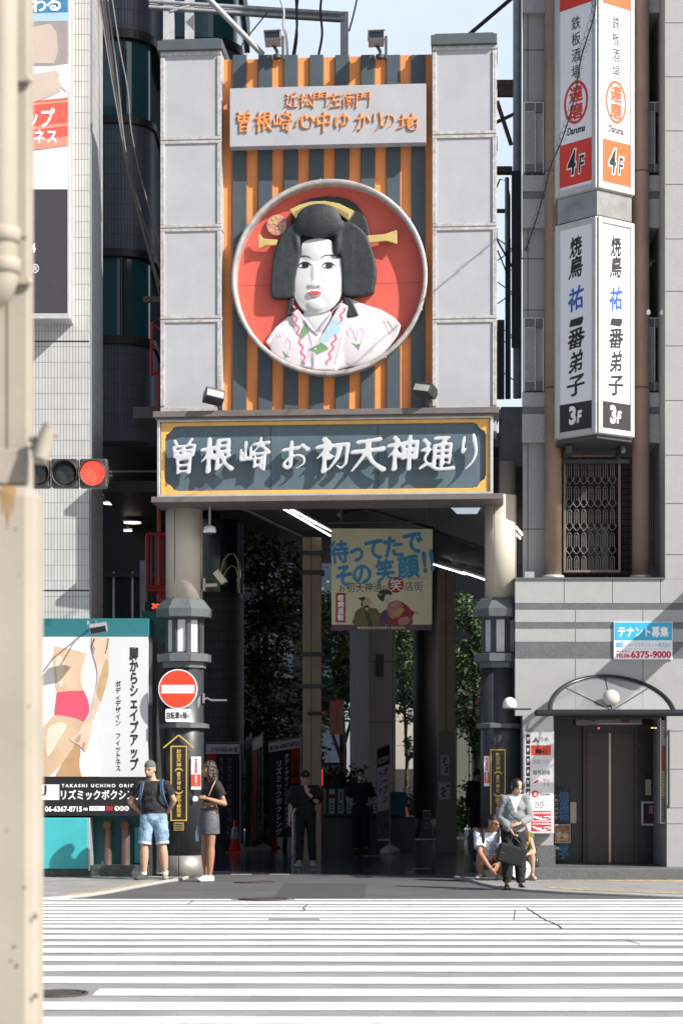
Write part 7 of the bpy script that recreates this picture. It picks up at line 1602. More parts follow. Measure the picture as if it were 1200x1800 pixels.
for k in range(7): a = 420+k*38; m.tube([P(874,a,dd+.3), P(916,a+30*(-1)**k,dd+.3)], .01, 5)
obj('wiring', m, WIRE, t)
m = MB(); m.box(tuple(P(888,310,dd-.1)), tuple(P(893,440,dd-.1)+Vector((0,.06,0)))[:2]+(PZ(310,dd-.1)+.0,)) if False else m.tube([P(890.5,440,dd-.1), P(890.5,312,dd-.1)], .035, 4); obj('conduit', m, GALV, t)
m = MB(); m.tube([P(820,64,36), P(900,-4,36)], .035, 6); tag(obj('stay_rod', m, DKMETAL), 'dark stay rod slanting up from the right pylon cap', 'rod')
m = MB(); m.box(tuple(P(880,812,34.4)), tuple(P(921,715,34.4)+Vector((0,.5,0)))); tag(obj('gutter_box', m, mat('grey gutter box', (0.27,0.27,0.27), .5, var=0.15)), 'grey rainwater box behind the right end of the name board', 'box')
m = MB(); x_, z_ = PX(890,34.6), 0; m.tube([P(891,1080,34.2), P(891,812,34.2)], .13, 18); tag(obj('drain_column', m, CREAM), 'cream pipe column behind the right gate column', 'pipe')
# coiled cable across the V sign
t = thing('coiled_cable', 'black cable with a loose coil wound round it drooping across the red sign', 'cable'); pts = [P(1046,-8,27.0), P(1044,25,27.3), P(1030,70,27.8), P(1020,105,28.2), P(1010,165,29.0), P(997,215,29.8), P(985,250,30.4), P(968,290,31.2), P(958,330,31.9), P(942,385,32.5), P(925,435,32.9), P(917,455,33.6)]
sl_ = smooth_line(pts, 8); m = MB(); m.tube(sl_, .01, 6); obj('core', m, WIRE, t)
m = MB(); hel = []; dense = smooth_line(pts, 26); 
for i, p in enumerate(dense): a = i*2*math.pi/8.5; hel.append(p+Vector((.055*math.cos(a), -.05*math.sin(a)-.02, .03*math.sin(a))))
m.tube(hel, .0032, 4, False); obj('coil', m, DKMETAL, t)

# ------------------------------------------------------------------ people
V = Vector
def skin(name, c): return mat(name, c, .5, var=0.06, scale=8, spec=0.35)
SKIN_L, SKIN_T, SKIN_E = skin('fair skin', (0.50,0.30,0.21)), skin('tan skin', (0.34,0.175,0.105)), skin('light skin', (0.47,0.30,0.21))
def cloth_mat(name, c, var=0.12, scale=9, bump=.25): return mat(name, c, .85, var=var, scale=scale, bump=bump, bscale=14)
def frame3(x, y, z): return Matrix((x, y, z)).transposed()
def torso(m, J, infl=0.0, g=(1,1,1), lo=0.0, hi=1.0):
    hc, sc = (J['hipL']+J['hipR'])/2, (J['shL']+J['shR'])/2; up = (sc-hc); L = up.length; up = up.normalized()
    for t, rx, ry, rz, wgt in ((-.02,.155*g[0],.115,.13,0),(.14,.15*g[0],.112,.13,.1),(.34,.132*g[1],.102*g[1],.15,.35),(.56,.142*g[2],.108,.15,.6),(.78,.155*g[2],.108,.14,.85),(.92,.13*g[2],.085,.10,1)):
        if not (lo <= t <= hi or lo < 0): continue
        lat = ((J['hipR']-J['hipL']).normalized()*(1-wgt)+(J['shR']-J['shL']).normalized()*wgt); lat = (lat-up*lat.dot(up)).normalized(); fw = up.cross(lat)
        c = hc+(sc-hc)*t
        m.ball(c, (rx+infl, ry+infl, rz*L/.5+infl*.5), frame3(lat, fw, up), 20, 14)
    r = .052*g[2]+infl
    for s in ('shL','shR'): m.cone(sc+up*.02, r*1.1, J[s], r)
def limb(m, a, b, r0, r1, f0=0.0, f1=1.0, flat=False, bulge=0.0):
    a, b = V(a), V(b); p, q = a+(b-a)*f0, a+(b-a)*f1; n = 6
    pts = [p+(q-p)*k/n for k in range(n+1)]; rs = [r0+(r1-r0)*(k/n)+bulge*math.sin(math.pi*(k/n)**.7) for k in range(n+1)]
    m.tube(pts, rs, 14)
    if not flat: m.ball(p, r0, n=14, m=8); m.ball(q, r1, n=14, m=8)
    else: m.ball(p, r0, n=14, m=8)
def hand(m, wrist, dirv, nrm, curl=.5, s=1.0, thumb=1):
    d = V(dirv).normalized(); n = V(nrm); n = (n-d*n.dot(d)).normalized(); x = d.cross(n)
    c = V(wrist)+d*.045*s; m.ball(c, (.037*s,.05*s,.017*s), frame3(x, d, n), 12, 8)
    for i, (o, l) in enumerate(((-.027,.068),(-.009,.078),(.010,.073),(.027,.058))):
        p = V(wrist)+d*.082*s+x*o*s; a = 0
        for k, seg in enumerate((.45,.32,.23)):
            a += curl*(.35+.55*k*.6); q_ = p+(d*math.cos(a)+n*math.sin(a))*l*seg*s*1.05; m.cone(p, (.0095-.0008*k)*s, q_, (.0088-.0008*k)*s, 8); p = q_
    p = V(wrist)+d*.03*s-x*thumb*.033*s; q_ = p+(d*.7-x*thumb*.6+n*.35).normalized()*.036*s; r_ = q_+(d*.9-x*thumb*.15+n*.5).normalized()*.03*s
    m.cone(p, .012*s, q_, .0105*s, 8); m.cone(q_, .0105*s, r_, .008*s, 8)
def headframe(look, tilt=0.0):
    f = V(look).normalized(); up = V((math.sin(tilt),0,math.cos(tilt))); up = (up-f*up.dot(f)).normalized(); x = f.cross(up)   # x = person's right... viewer side handled by sign
    return f, up, x
def head(m, c, fr, s=1.0, fem=False):
    f, up, x = fr; B = frame3(x, f, up); at = lambda a, b, d: V(c)+x*a*s+f*b*s+up*d*s
    m.ball(at(0,-.012,.025), (.076*s,.095*s,.095*s), B, 20, 14); m.ball(at(0,.028,-.035), (.060*s,.062*s,.083*s), B, 18, 12)
    m.ball(at(0,.055,-.098), (.027*s,.026*s,.022*s), B, 12, 8); m.ball(at(0,.062,.025), (.045*s,.025*s,.014*s), B, 12, 8)
    m.cone(at(0,.086,.008), .010*s, at(0,.104,-.030), .014*s, 8); m.ball(at(0,.095,-.034), (.019*s,.014*s,.010*s), B, 10, 6)
    m.ball(at(0,.080,-.062), (.025*s,.014*s,.010*s), B, 10, 6); m.ball(at(0,.076,-.074), (.021*s,.013*s,.008*s), B, 10, 6)
    for k in (-1, 1): m.ball(at(.076*k,-.008,-.01), (.010*s,.020*s,.032*s), B, 10, 8); m.ball(at(.042*k,.055,-.022), (.022*s,.018*s,.020*s), B, 10, 8)
DKHAIR = mat('black hair', (0.013,0.011,0.011), .4, var=0.3, scale=30, bump=.6, bscale=60); BRHAIR = mat('dark brown hair', (0.035,0.022,0.017), .38, var=0.5, scale=25, bump=.7, bscale=50)
EYE = mat('eye dark', (0.03,0.02,0.018), .3, var=0); BROW = mat('brow dark', (0.05,0.03,0.02), .6, var=0); LIP = mat('lip', (0.38,0.12,0.1), .45, var=0)
def facebits(par, c, fr, s=1.0, lip=True):
    f, up, x = fr; B = frame3(x, f, up); at = lambda a, b, d: V(c)+x*a*s+f*b*s+up*d*s
    m = MB()
    for k in (-1, 1): m.ball(at(.030*k,.079,.002), (.013*s,.009*s,.007*s), B, 10, 6)
    obj('eyes', m, EYE, par); m = MB()
    for k in (-1, 1): m.tube([at(.014*k,.088,.021), at(.032*k,.085,.026), at(.048*k,.072,.019)], .0042*s, 6)
    obj('eyebrows', m, BROW, par)
    if lip: m = MB(); m.ball(at(0,.087,-.067), (.020*s,.010*s,.007*s), B, 10, 6); obj('lips', m, LIP, par)
def shoe(m, ank, dirv, L=.27, w=.05, h=.085, z0=0.0):
    d = V(dirv); d.z = 0; d.normalize(); x = V((-d.y, d.x, 0)); B = frame3(x, d, V((0,0,1))); a = V(ank); b = V((a.x, a.y, z0))
    m.ball(b+d*.0+V((0,0,.045)), (w*.85,.075,.05), B, 14, 10); m.ball(b+d*L*.33+V((0,0,.036)), (w,.095,.036), B, 14, 10); m.ball(b+d*L*.52+V((0,0,.03)), (w*.93,.06,.028), B, 14, 10)
    m.cone(b+V((0,0,.05)), w*.85, b+V((0,0,h)), w*.75, 12)
    m.box((-w*.82,-.06,0),(w*.82,L*.6,.02), Matrix.Translation(b) @ B.to_4x4())
def build(label, px, d, J, look, skinm, fem=False, g=(1,1,1), hs=1.0, arms=1.0, legs=1.0, tilt=0.0, hands=None, foot=None, cat='person', lip=True, z0=0.0, vox=.0085, barefoot=False):
    root = thing('person', label, cat, (PX(px,d), d, z0)); J = {k: V(v) for k, v in J.items()}; fr = headframe(look, tilt)
    m = MB(); torso(m, J, 0, g); head(m, J['head'], fr, hs, fem)
    nb_ = (J['shL']+J['shR'])/2; hb = J['head']-fr[1]*.05-fr[0]*.02
    m.cone(nb_+V((0,0,.0)), .062*g[2], hb, .048 if fem else .056)
    for s in 'LR':
        limb(m, J['sh'+s], J['el'+s], .047*arms, .038*arms); limb(m, J['el'+s], J['wr'+s], .039*arms, .026*arms, bulge=.006)
        limb(m, J['hip'+s], J['kn'+s], .083*legs, .052*legs, bulge=.004); limb(m, J['kn'+s], J['an'+s], .053*legs, .034*legs, bulge=.014*legs)
        if barefoot: shoe(m, J['an'+s], foot[s], .22, .036, .07)
        else: m.ball(J['an'+s], .04, n=10, m=8)
        if hands and s in hands:
            dv, nr, cu = hands[s][:3]; hand(m, J['wr'+s], dv, nr, cu, .95 if fem else 1.05, hands[s][3] if len(hands[s]) > 3 else 1)
    bo = link('body', melt(m, vox, 2, 'body'), skinm, root); facebits(bo, J['head'], fr, hs, lip)
    return root, J, fr
def wear(name, mm, root, m, planes=(), vox=.010, smooth=3):
    me = melt(m, vox, smooth, name)
    if planes: cut(me, planes)
    o = link(name, me, mm, root)
    if name in ('shirt','shorts','trousers','jacket','crop_top','top'):        # soft folds
        dm = o.modifiers.new('folds', 'DISPLACE'); dm.texture = FOLDS; dm.strength = .03; dm.mid_level = .5; dm.texture_coords = 'GLOBAL'
    return o
FOLDS = bpy.data.textures.new('folds', 'CLOUDS'); FOLDS.noise_scale = .09; FOLDS.noise_depth = 2
def shirt(root, J, mm, g, infl=.014, sl=.55, hem=.0, long=False, arms=1.0, name='shirt', neck=True, extra=None, flare=0.0):
    m = MB(); torso(m, J, infl, g); hc, sc = (J['hipL']+J['hipR'])/2, (J['shL']+J['shR'])/2; up = (sc-hc).normalized()
    for s in 'LR':
        if long: limb(m, J['sh'+s], J['el'+s], (.052+infl)*arms, (.044+infl)*arms); limb(m, J['el'+s], J['wr'+s], (.044+infl)*arms, (.034+infl)*arms, 0, .97, True)
        else: limb(m, J['sh'+s], J['el'+s], (.052+infl)*arms, (.05+infl+flare)*arms, 0, sl, True)
    if extra: extra(m)
    pl = [(hc+up*hem, up)]
    if neck: pl.append((sc+up*(.052+infl*.5), -up))
    return wear(name, mm, root, m, pl)
def trousers(root, J, mm, g, infl=.014, f=1.0, waist=.10, ankle=.045, name='trousers', legs=1.0, knee=.062):
    m = MB(); hc, sc = (J['hipL']+J['hipR'])/2, (J['shL']+J['shR'])/2; up = (sc-hc).normalized(); lat = (J['hipR']-J['hipL']).normalized(); lat = (lat-up*lat.dot(up)).normalized(); fw = up.cross(lat); B = frame3(lat, fw, up)
    for t, rx, ry in ((-.02,.155*g[0],.118),(.12,.15*g[0],.114),(.25,.135*g[1],.105)): m.ball(hc+(sc-hc)*t, (rx+infl, ry+infl, .12), B, 20, 14)
    for s in 'LR':
        if f <= 1: limb(m, J['hip'+s], J['kn'+s], (.084+infl)*legs, (knee+infl)*legs, 0, f, True)
        else: limb(m, J['hip'+s], J['kn'+s], (.084+infl)*legs, (knee+infl)*legs); limb(m, J['kn'+s], J['an'+s], (knee+infl)*legs, ankle+infl, 0, f-1, True, .006)
    return wear(name, mm, root, m, [(hc+up*waist, -up)])
def shoes(root, J, mm, foot, z0=0.0, L=.27, w=.05, h=.085, name='shoe', mats=None):
    for s in 'LR':
        m = MB(); shoe(m, V((J['an'+s].x, J['an'+s].y, 0)), foot[s], L, w, h, J['an'+s].z-.09 if J['an'+s].z > .1 else 0); link(name, melt(m, .008, 2, name), (mats or {}).get(s, mm), root)
# ---- 1 man in black shirt
foot = {'L': (-.75,-1,0), 'R': (.12,-1,0)}
J = dict(shL=(-.225,.0,1.415), shR=(.165,.0,1.42), elL=(-.37,.07,1.165), elR=(.285,.07,1.185), wrL=(-.22,.19,1.0), wrR=(.165,.19,.99), hipL=(-.105,.01,.92), hipR=(.085,.01,.92), knL=(-.15,-.03,.49), knR=(.125,-.03,.49), anL=(-.165,.03,.09), anR=(.155,.02,.09), head=(-.065,-.04,1.645))
g = (1.12,1.18,1.16)
root, J, fr = build('man in black t-shirt, denim shorts and cap standing hands on hips before the left column', 272, 31.9, J, (-.42,-1,-.22), SKIN_L, g=g, hs=1.04, arms=1.12, legs=1.12, hands={'L': ((.7,.5,-.5),(0,-1,0),.3), 'R': ((-.7,.5,-.5),(0,-1,0),.3)}, z0=.03)
blk = cloth_mat('black cotton', (0.016,0.016,0.018), .3); shirt(root, J, blk, g, .017, .62, -.05, arms=1.13, flare=.008)
den = cloth_mat('faded light denim', (0.22,0.32,0.44), .45, 7); sh_ = trousers(root, J, den, g, .016, .84, .08, name='shorts', legs=1.12, knee=.072)
m = MB()
for s in 'LR': p = J['hip'+s]+(J['kn'+s]-J['hip'+s])*.86; ax_ = (J['kn'+s]-J['hip'+s]).normalized(); m.tube([p-ax_*.022, p+ax_*.016], .1, 18)
obj('rolled_cuff', m, cloth_mat('pale denim cuff', (0.40,0.50,0.60), .1), sh_)
shoes(root, J, None, foot, mats={'L': cloth_mat('dark grey trainer', (0.06,0.06,0.055)), 'R': cloth_mat('grey olive trainer', (0.27,0.26,0.18))})
m = MB()
for s in 'LR': m.tube([J['an'+s]+V((0,0,-.01)), J['an'+s]+V((0,0,.05))], .047, 12)
obj('socks', m, WHITEINK, root); m = MB()
for s in 'LR': m.tube([J['an'+s]+V((0,0,.05)), J['an'+s]+V((0,0,.075))], .048, 12)
obj('sock_tops', m, INK, root)
f, up, x = fr; hd = J['head']; at = lambda a, b, c_: hd+x*a+f*b+up*c_
m = MB(); m.ball(at(0,-.015,.04), (.086,.106,.100), frame3(x,f,up), 20, 14); wear('cap', cloth_mat('grey green cap', (0.10,0.11,0.10), .25), root, m, [(at(0,0,.043), (up-f*.15).normalized())])
m = MB(); m.ball(at(0,.045,-.09), (.052,.05,.032), frame3(x,f,up), 16, 10); m.ball(at(0,.082,-.055), (.026,.014,.006), frame3(x,f,up), 10, 6); wear('beard', mat('brown stubble', (0.12,0.065,0.04), .7, var=0.3, scale=40), root, m, vox=.007)
m = MB(); m.ball(at(0,-.04,.0), (.081,.085,.07), frame3(x,f,up), 16, 12); wear('hair', BRHAIR, root, m)
bp_ = thing('backpack', 'dark backpack with blue edged straps worn by the man in black', 'backpack', (PX(272,31.9), 31.9, .03)); m = MB(); m.ball((-.03,.20,1.2), (.16,.10,.25), None, 18, 12); link('bag', melt(m, .012, 2, 'bag'), cloth_mat('navy backpack', (0.02,0.025,0.045)), bp_)
m = MB(); e = MB()
for s, k in (('L',-1),('R',1)):
    a = J['sh'+s]*.72+((J['shL']+J['shR'])/2)*.28; path = [a+V((0,.12,.05)), a+V((0,.02,.078)), a+V((0,-.085,.03)), a+V((k*.012,-.145,-.08)), a+V((k*.035,-.15,-.19)), a+V((k*.06,-.09,-.28)), a+V((k*.07,.03,-.33))]
    for q_, r_, mm_ in ((0,.016,m),(-.018,.006,e),(.018,.006,e)): mm_.tube(smooth_line([p+V((q_,-.004 if q_ else 0,0)) for p in path], 4), r_, 8)
obj('strap', m, cloth_mat('plum strap', (0.05,0.025,0.04)), bp_); obj('blue_edging', e, cloth_mat('bright blue edging', (0.03,0.17,0.38)), bp_)
# ---- 2 woman in black crop top
foot = {'L': (-1,-.35,0), 'R': (-1,-.1,0)}
J = dict(shL=(.10,-.15,1.445), shR=(-.05,.16,1.44), elL=(.215,-.17,1.15), elR=(-.13,.20,1.16), wrL=(-.045,-.28,1.235), wrR=(-.185,.12,.86), hipL=(.015,-.085,.955), hipR=(-.045,.075,.955), knL=(.005,-.10,.51), knR=(-.095,.05,.515), anL=(-.015,-.09,.09), anR=(-.075,.08,.09), head=(-.035,-.03,1.665))
g = (1.06,.88,.90)
root, J, fr = build('woman in black crop top and grey denim skirt standing side on by the left column', 371, 31.9, J, (-1,-.32,.02), SKIN_T, True, g, .98, .92, 1.02, hands={'L': ((-1,0,.25),(0,.6,-.5),1.1), 'R': ((-.15,-.1,-1),(-.8,-.3,0),.7)}, z0=.012)
shirt(root, J, blk, g, .015, .6, .215, arms=.98, flare=.012, name='crop_top')
m = MB(); hc = (J['hipL']+J['hipR'])/2; lat = (J['hipL']-J['hipR']); lat.z = 0; lat.normalize(); fw = V((lat.y,-lat.x,0)); n = 40
vs = []; fs = []
for z, rx, ry in ((.155,.135,.112),(.10,.155,.125),(.02,.175,.14),(-.10,.182,.15),(-.235,.188,.155),(-.245,.186,.153)):
    for k in range(n): a = 2*math.pi*k/n; wv = 1+.02*math.sin(5*a+z*9); zz_ = z+(-.012*((k*7) % 5)/5 if z < -.2 else 0); p = hc+lat*rx*wv*math.cos(a)+fw*ry*wv*math.sin(a)+V((-.01,0,zz_)); vs.append(p)
for i in range(5):
    for k in range(n): fs.append([i*n+k, i*n+(k+1) % n, (i+1)*n+(k+1) % n, (i+1)*n+k])
m.add(vs, fs, True); sk = obj('skirt', m, cloth_mat('washed grey denim', (0.10,0.105,0.115), .5, 8), root); sk.modifiers.new('s', 'SOLIDIFY').thickness = .006
m = MB(); m.tube([hc+lat*.15*math.cos(a)+fw*.128*math.sin(a)+V((-.01,0,.125)) for a in [2*math.pi*k/24 for k in range(25)]], .012, 6); obj('waistband', m, cloth_mat('dark denim', (0.05,0.05,0.055)), sk)
shoes(root, J, cloth_mat('white trainer', (0.66,0.65,0.62), .06), foot, w=.052, L=.27)
f, up, x = fr; hd = J['head']; at = lambda a, b, c_: hd+x*a+f*b+up*c_; B = frame3(x,f,up)
m = MB(); m.ball(at(0,-.025,.035), (.088,.098,.102), B, 20, 14); m.ball(at(0,-.07,-.06), (.10,.075,.12), B, 18, 12); m.ball(at(0,-.085,-.16), (.11,.07,.10), B, 18, 12); m.ball(at(.05,-.09,-.2), (.05,.06,.07), B, 14, 10); m.ball(at(-.06,-.08,-.19), (.05,.06,.08), B, 14, 10); m.ball(at(.078,-.0,-.06), (.02,.045,.10), B, 12, 8); m.ball(at(-.078,-.01,-.06), (.02,.045,.10), B, 12, 8)
hr_ = wear('hair', BRHAIR, root, m, vox=.009); dm = hr_.modifiers.new('d', 'DISPLACE'); tx = bpy.data.textures.new('strand', 'CLOUDS'); tx.noise_scale = .035; dm.texture = tx; dm.strength = .03; dm.texture_coords = 'GLOBAL'
m = MB(); m.tube(smooth_line([J['shL']+V((-.02,-.02,.06)), J['shL']+V((-.07,-.09,-.05)), J['shL']+V((-.12,-.08,-.17))]), .01, 6); obj('strap', m, mat('tan strap', (0.4,0.24,0.13), .5, var=0.1), root)
t = thing('water_bottle', 'clear blue water bottle hanging in the hand of the woman in a denim skirt', 'bottle', (PX(371,31.9)-.205, 31.99, .03)); m = MB(); m.lathe([(.0,.57),(.03,.571),(.035,.59),(.035,.72),(.02,.755),(.014,.76),(.014,.775)], (0,0,0), 16); obj('bottle', m, mat('blue clear plastic', (0.35,0.55,0.75), .15, var=0.1), t); m = MB(); m.lathe([(.016,.775),(.016,.79),(0,.792)], (0,0,0), 12); obj('cap', m, WHITEINK, t)
# ---- 3 smoking man
foot = {'L': (-.25,-1,0), 'R': (.2,-1,0)}
J = dict(shL=(-.17,0,1.335), shR=(.155,0,1.34), elL=(-.255,.02,1.08), elR=(.195,-.12,1.13), wrL=(-.275,-.06,.85), wrR=(.035,-.19,1.275), hipL=(-.085,.02,.86), hipR=(.085,.02,.86), knL=(-.10,-.06,.46), knR=(.105,-.02,.46), anL=(-.11,-.08,.09), anR=(.12,.03,.09), head=(-.005,-.05,1.535))
g = (1,1,1.05)
root, J, fr = build('man in black clothes and cap holding one hand to his mouth inside the arcade', 537, 37.0, J, (.05,-1,-.15), SKIN_E, g=g, hands={'L': ((-.1,-.15,-1),(.6,-.5,0),.5), 'R': ((-.25,.05,1),(0,.7,.2),.6)}, z0=.01)
shirt(root, J, cloth_mat('loose black cotton', (0.008,0.008,0.01), .3), g, .04, .95, -.12, arms=1.15, flare=.015); trousers(root, J, cloth_mat('black trouser cloth', (0.008,0.008,0.01), .3), g, .012, 1.93, .05, .05)
shoes(root, J, cloth_mat('grey white trainer', (0.36,0.36,0.36), .2), foot)
f, up, x = fr; hd = J['head']; at = lambda a, b, c_: hd+x*a+f*b+up*c_; B = frame3(x,f,up)
m = MB(); m.ball(at(0,-.012,.05), (.088,.106,.085), B, 20, 14); m.ball(at(0,.10,.045), (.07,.06,.012), B, 14, 8); c_ = wear('cap', cloth_mat('black cap', (0.008,0.008,0.01)), root, m, [(at(0,0,.03), (up).normalized())]); m = MB(); m.ball(at(-.01,.098,.085), (.014,.006,.012), B, 10, 6); obj('cap_badge', m, mat('dim badge', (0.25,0.25,0.25), .6, var=0), c_)
m = MB(); m.ball(at(0,-.03,.0), (.083,.08,.08), B, 16, 12); wear('hair', DKHAIR, root, m)
# ---- 4 masked person
foot = {'L': (-.2,-1,0), 'R': (.2,-1,0)}
J = dict(shL=(-.17,0,1.37), shR=(.165,0,1.37), elL=(-.275,.04,1.13), elR=(.27,.04,1.13), wrL=(-.20,-.12,1.0), wrR=(.19,-.14,.985), hipL=(-.085,.02,.88), hipR=(.085,.02,.88), knL=(-.09,-.02,.47), knR=(.09,-.02,.47), anL=(-.095,.02,.09), anR=(.095,.02,.09), head=(.0,-.03,1.585))
root, J, fr = build('person in black wearing a white face mask in front of the shop board', 634, 43.6, J, (-.05,-1,-.05), SKIN_E, g=(1,1,1), hands={'L': ((.5,-.8,-.1),(0,0,1),.6), 'R': ((-.4,-.8,-.1),(0,0,1),.6)}, z0=.01)
shirt(root, J, cloth_mat('black tunic', (0.006,0.006,0.008), .3), (1,1,1), .022, .9, -.05); trousers(root, J, cloth_mat('black work trousers', (0.006,0.006,0.008), .3), (1.05,1,1), .03, 1.93, .06, .06); shoes(root, J, RUBBER, foot)
f, up, x = fr; hd = J['head']; at = lambda a, b, c_: hd+x*a+f*b+up*c_; B = frame3(x,f,up)
m = MB(); m.ball(at(0,.045,-.055), (.062,.066,.05), B, 16, 12); wear('mask', mat('white mask', (0.75,0.75,0.76), .8, var=0.05), root, m); m = MB(); m.ball(at(0,-.022,.045), (.087,.098,.086), B, 18, 12); wear('hair', DKHAIR, root, m)
# ---- 5 dark figure further in
J = dict(shL=(-.16,0,1.40), shR=(.16,0,1.40), elL=(-.2,.03,1.13), elR=(.2,.03,1.13), wrL=(-.2,-.05,.9), wrR=(.2,-.05,.9), hipL=(-.085,.02,.88), hipR=(.085,.02,.88), knL=(-.1,-.05,.48), knR=(.09,.05,.48), anL=(-.11,.0,.09), anR=(.1,.15,.09), head=(0,-.03,1.60))
root, J, fr = build('person in dark clothes standing in shade behind the crouching man', 840, 45.5, J, (1,-.5,0), SKIN_E, hands={'L': ((0,0,-1),(1,0,0),.4), 'R': ((0,0,-1),(-1,0,0),.4)}, z0=.01)
shirt(root, J, blk, (1,1,1), .03, .9, -.1, long=True, name='jacket'); trousers(root, J, blk, (1,1,1), .015, 1.93, .06, .05); shoes(root, J, RUBBER, foot)
f, up, x = fr; hd = J['head']; at = lambda a, b, c_: hd+x*a+f*b+up*c_; B = frame3(x,f,up); m = MB(); m.ball(at(0,-.02,.035), (.088,.1,.095), B, 18, 12); wear('hair', DKHAIR, root, m)
# ---- 6 crouching man
foot = {'L': (-.25,-1,0), 'R': (.3,-1,0)}
J = dict(shL=(-.14,-.10,.69), shR=(.195,-.06,.68), elL=(-.135,-.27,.40), elR=(.21,-.24,.42), wrL=(-.005,-.40,.20), wrR=(.13,-.38,.26), hipL=(-.085,.14,.27), hipR=(.115,.14,.27), knL=(-.13,-.25,.37), knR=(.17,-.25,.37), anL=(-.13,-.06,.09), anR=(.155,-.04,.09), head=(.075,-.20,.855))
g = (1.1,1.15,1.12)
root, J, fr = build('crouching man in glasses, white and blue t-shirt and patterned shorts at the right column', 857, 32.0, J, (.62,-.75,-.35), SKIN_T, g=g, hs=1.03, arms=1.05, legs=1.05, hands={'L': ((.5,-.35,-.8),(.4,.6,0),.5), 'R': ((-.4,-.3,-.8),(-.3,.6,0),.5)}, z0=.03)
tee = cloth_mat('white tee', (0.62,0.62,0.64), .06); ts = shirt(root, J, tee, g, .02, .72, -.05, arms=1.12, flare=.012)
def shirt_print(par, pts_uv, mm, nm):
    bt = BVHTree.FromPolygons([v.co[:] for v in par.data.vertices], [p.vertices[:] for p in par.data.polygons]); m = MB()
    for poly in pts_uv:
        vs = []; ok = True
        for (a, b) in poly:
            h = bt.ray_cast(V((a, -2, b)), V((0,1,0)))[0]
            if h is None: ok = False; break
            vs.append(h+V((0,-.004,0)))
        if ok and len(vs) > 2: m.add(vs+[v+V((0,.012,0)) for v in vs], [list(range(len(vs)))]+[[i,len(vs)+i,len(vs)+(i+1)%len(vs),(i+1)%len(vs)] for i in range(len(vs))], False)
    return obj(nm, m, mm, par)
g0, gf_ = glyph('NNVEN', .02, .1); polys = []
lo, hi = g0.min(0), g0.max(0)
for (x0, x1) in ((.005,.075),(.10,.17)):
    for f_ in gf_:
        pp = [g0[i] for i in f_]
        if len(pp) < 3 or abs(pp[0][2]-.1) > 1e-3 or abs(pp[1][2]-.1) > 1e-3: continue
        polys.append([(x0+(p[1]-lo[1])/(hi[1]-lo[1])*(x1-x0), .62-(p[0]-lo[0])/(hi[0]-lo[0])*.27) for p in pp])
BLP_ = cloth_mat('sky blue print', (0.10,0.34,0.58), .1); shirt_print(ts, polys, BLP_, 'blue_print')
shirt_print(ts, [[(-.165,.66),(-.12,.68),(-.125,.63)],[(-.17,.64),(-.15,.65),(-.16,.60)]], BLP_, 'sleeve_print')
pat = cloth_mat('patterned shorts', (0.20,0.22,0.27), .9, 45); trousers(root, J, pat, g, .024, .95, .10, name='shorts', legs=1.1, knee=.08)
shoes(root, J, mat('black white trainer', (0.42,0.42,0.40), .6, var=.9, scale=18), foot)
f, up, x = fr; hd = J['head']; at = lambda a, b, c_: hd+x*a+f*b+up*c_; B = frame3(x,f,up)
m = MB(); m.ball(at(0,-.02,.05), (.080,.097,.083), B, 18, 12); hr_ = wear('hair', DKHAIR, root, m, [(at(0,.02,.035), (up*.8-f*.6).normalized())]); 
m = MB()
for k in (-1,1): m.tube([at(.031*k+.024*math.cos(a), .094, .0+.015*math.sin(a)) for a in [2*math.pi*i/14 for i in range(15)]], .0035, 6); m.tube([at(.055*k,.09,.004), at(.078*k,.0,.006)], .0035, 6)
m.tube([at(-.008,.098,.004), at(.008,.098,.004)], .0035, 6); obj('glasses', m, INK, root)
bp_ = thing('backpack', 'black backpack on the back of the crouching man', 'backpack', (PX(857,32), 32, .03)); m = MB(); m.ball((-.185,.10,.55), (.12,.13,.23), None, 18, 12); m.ball((-.18,.02,.48), (.12,.10,.15), None, 16, 10); link('bag', melt(m, .012, 2, 'bag'), cloth_mat('black backpack', (0.012,0.013,0.016)), bp_)
m = MB()
for a, k in ((J['shL'],.055),(J['shR'],-.05)): m.tube(smooth_line([a+V((k*.6,.12,.06)), a+V((k*.7,-.02,.085)), a+V((k,-.12,.0)), a+V((k,-.15,-.12)), a+V((k*.2,-.10,-.24)), a+V((-.04,.05,-.3))], 4), .02, 8)
obj('strap', m, cloth_mat('black strap', (0.012,0.013,0.016)), bp_)
# ---- 7 woman in grey jacket
foot = {'L': (-.12,-1,0), 'R': (.12,-1,0)}
J = dict(shL=(-.135,.0,1.265), shR=(.155,.0,1.265), elL=(-.195,.02,1.0), elR=(.215,.0,1.0), wrL=(-.065,-.20,.835), wrR=(.065,-.20,.93), hipL=(-.085,.02,.78), hipR=(.075,.02,.78), knL=(-.09,-.01,.43), knR=(.085,-.01,.43), anL=(-.095,.04,.085), anR=(.095,.04,.085), head=(.035,-.03,1.415))
g = (.92,.85,.86)
root, J, fr = build('woman in grey collarless jacket and black trousers standing with a black bag at the right', 903, 29.6, J, (.45,-1,-.35), SKIN_E, True, g, .97, .85, .88, tilt=.12, hands={'L': ((.35,-.25,-.6),(.6,.1,.3),1.0), 'R': ((-1,-.1,-.25),(0,.5,-.6),.35)}, z0=.0)
blz = cloth_mat('grey jacket cloth', (0.20,0.215,0.22), .08)
jk = shirt(root, J, blz, g, .02, long=True, hem=-.03, arms=.9, name='jacket', neck=True)
bm = bmesh.new(); bm.from_mesh(jk.data)                       # open V front
dele = [fc for fc in bm.faces if fc.calc_center_median().y < -.03 and abs(fc.calc_center_median().x-.012) < max(0, (fc.calc_center_median().z-1.06))*.36 and fc.calc_center_median().z > 1.06]
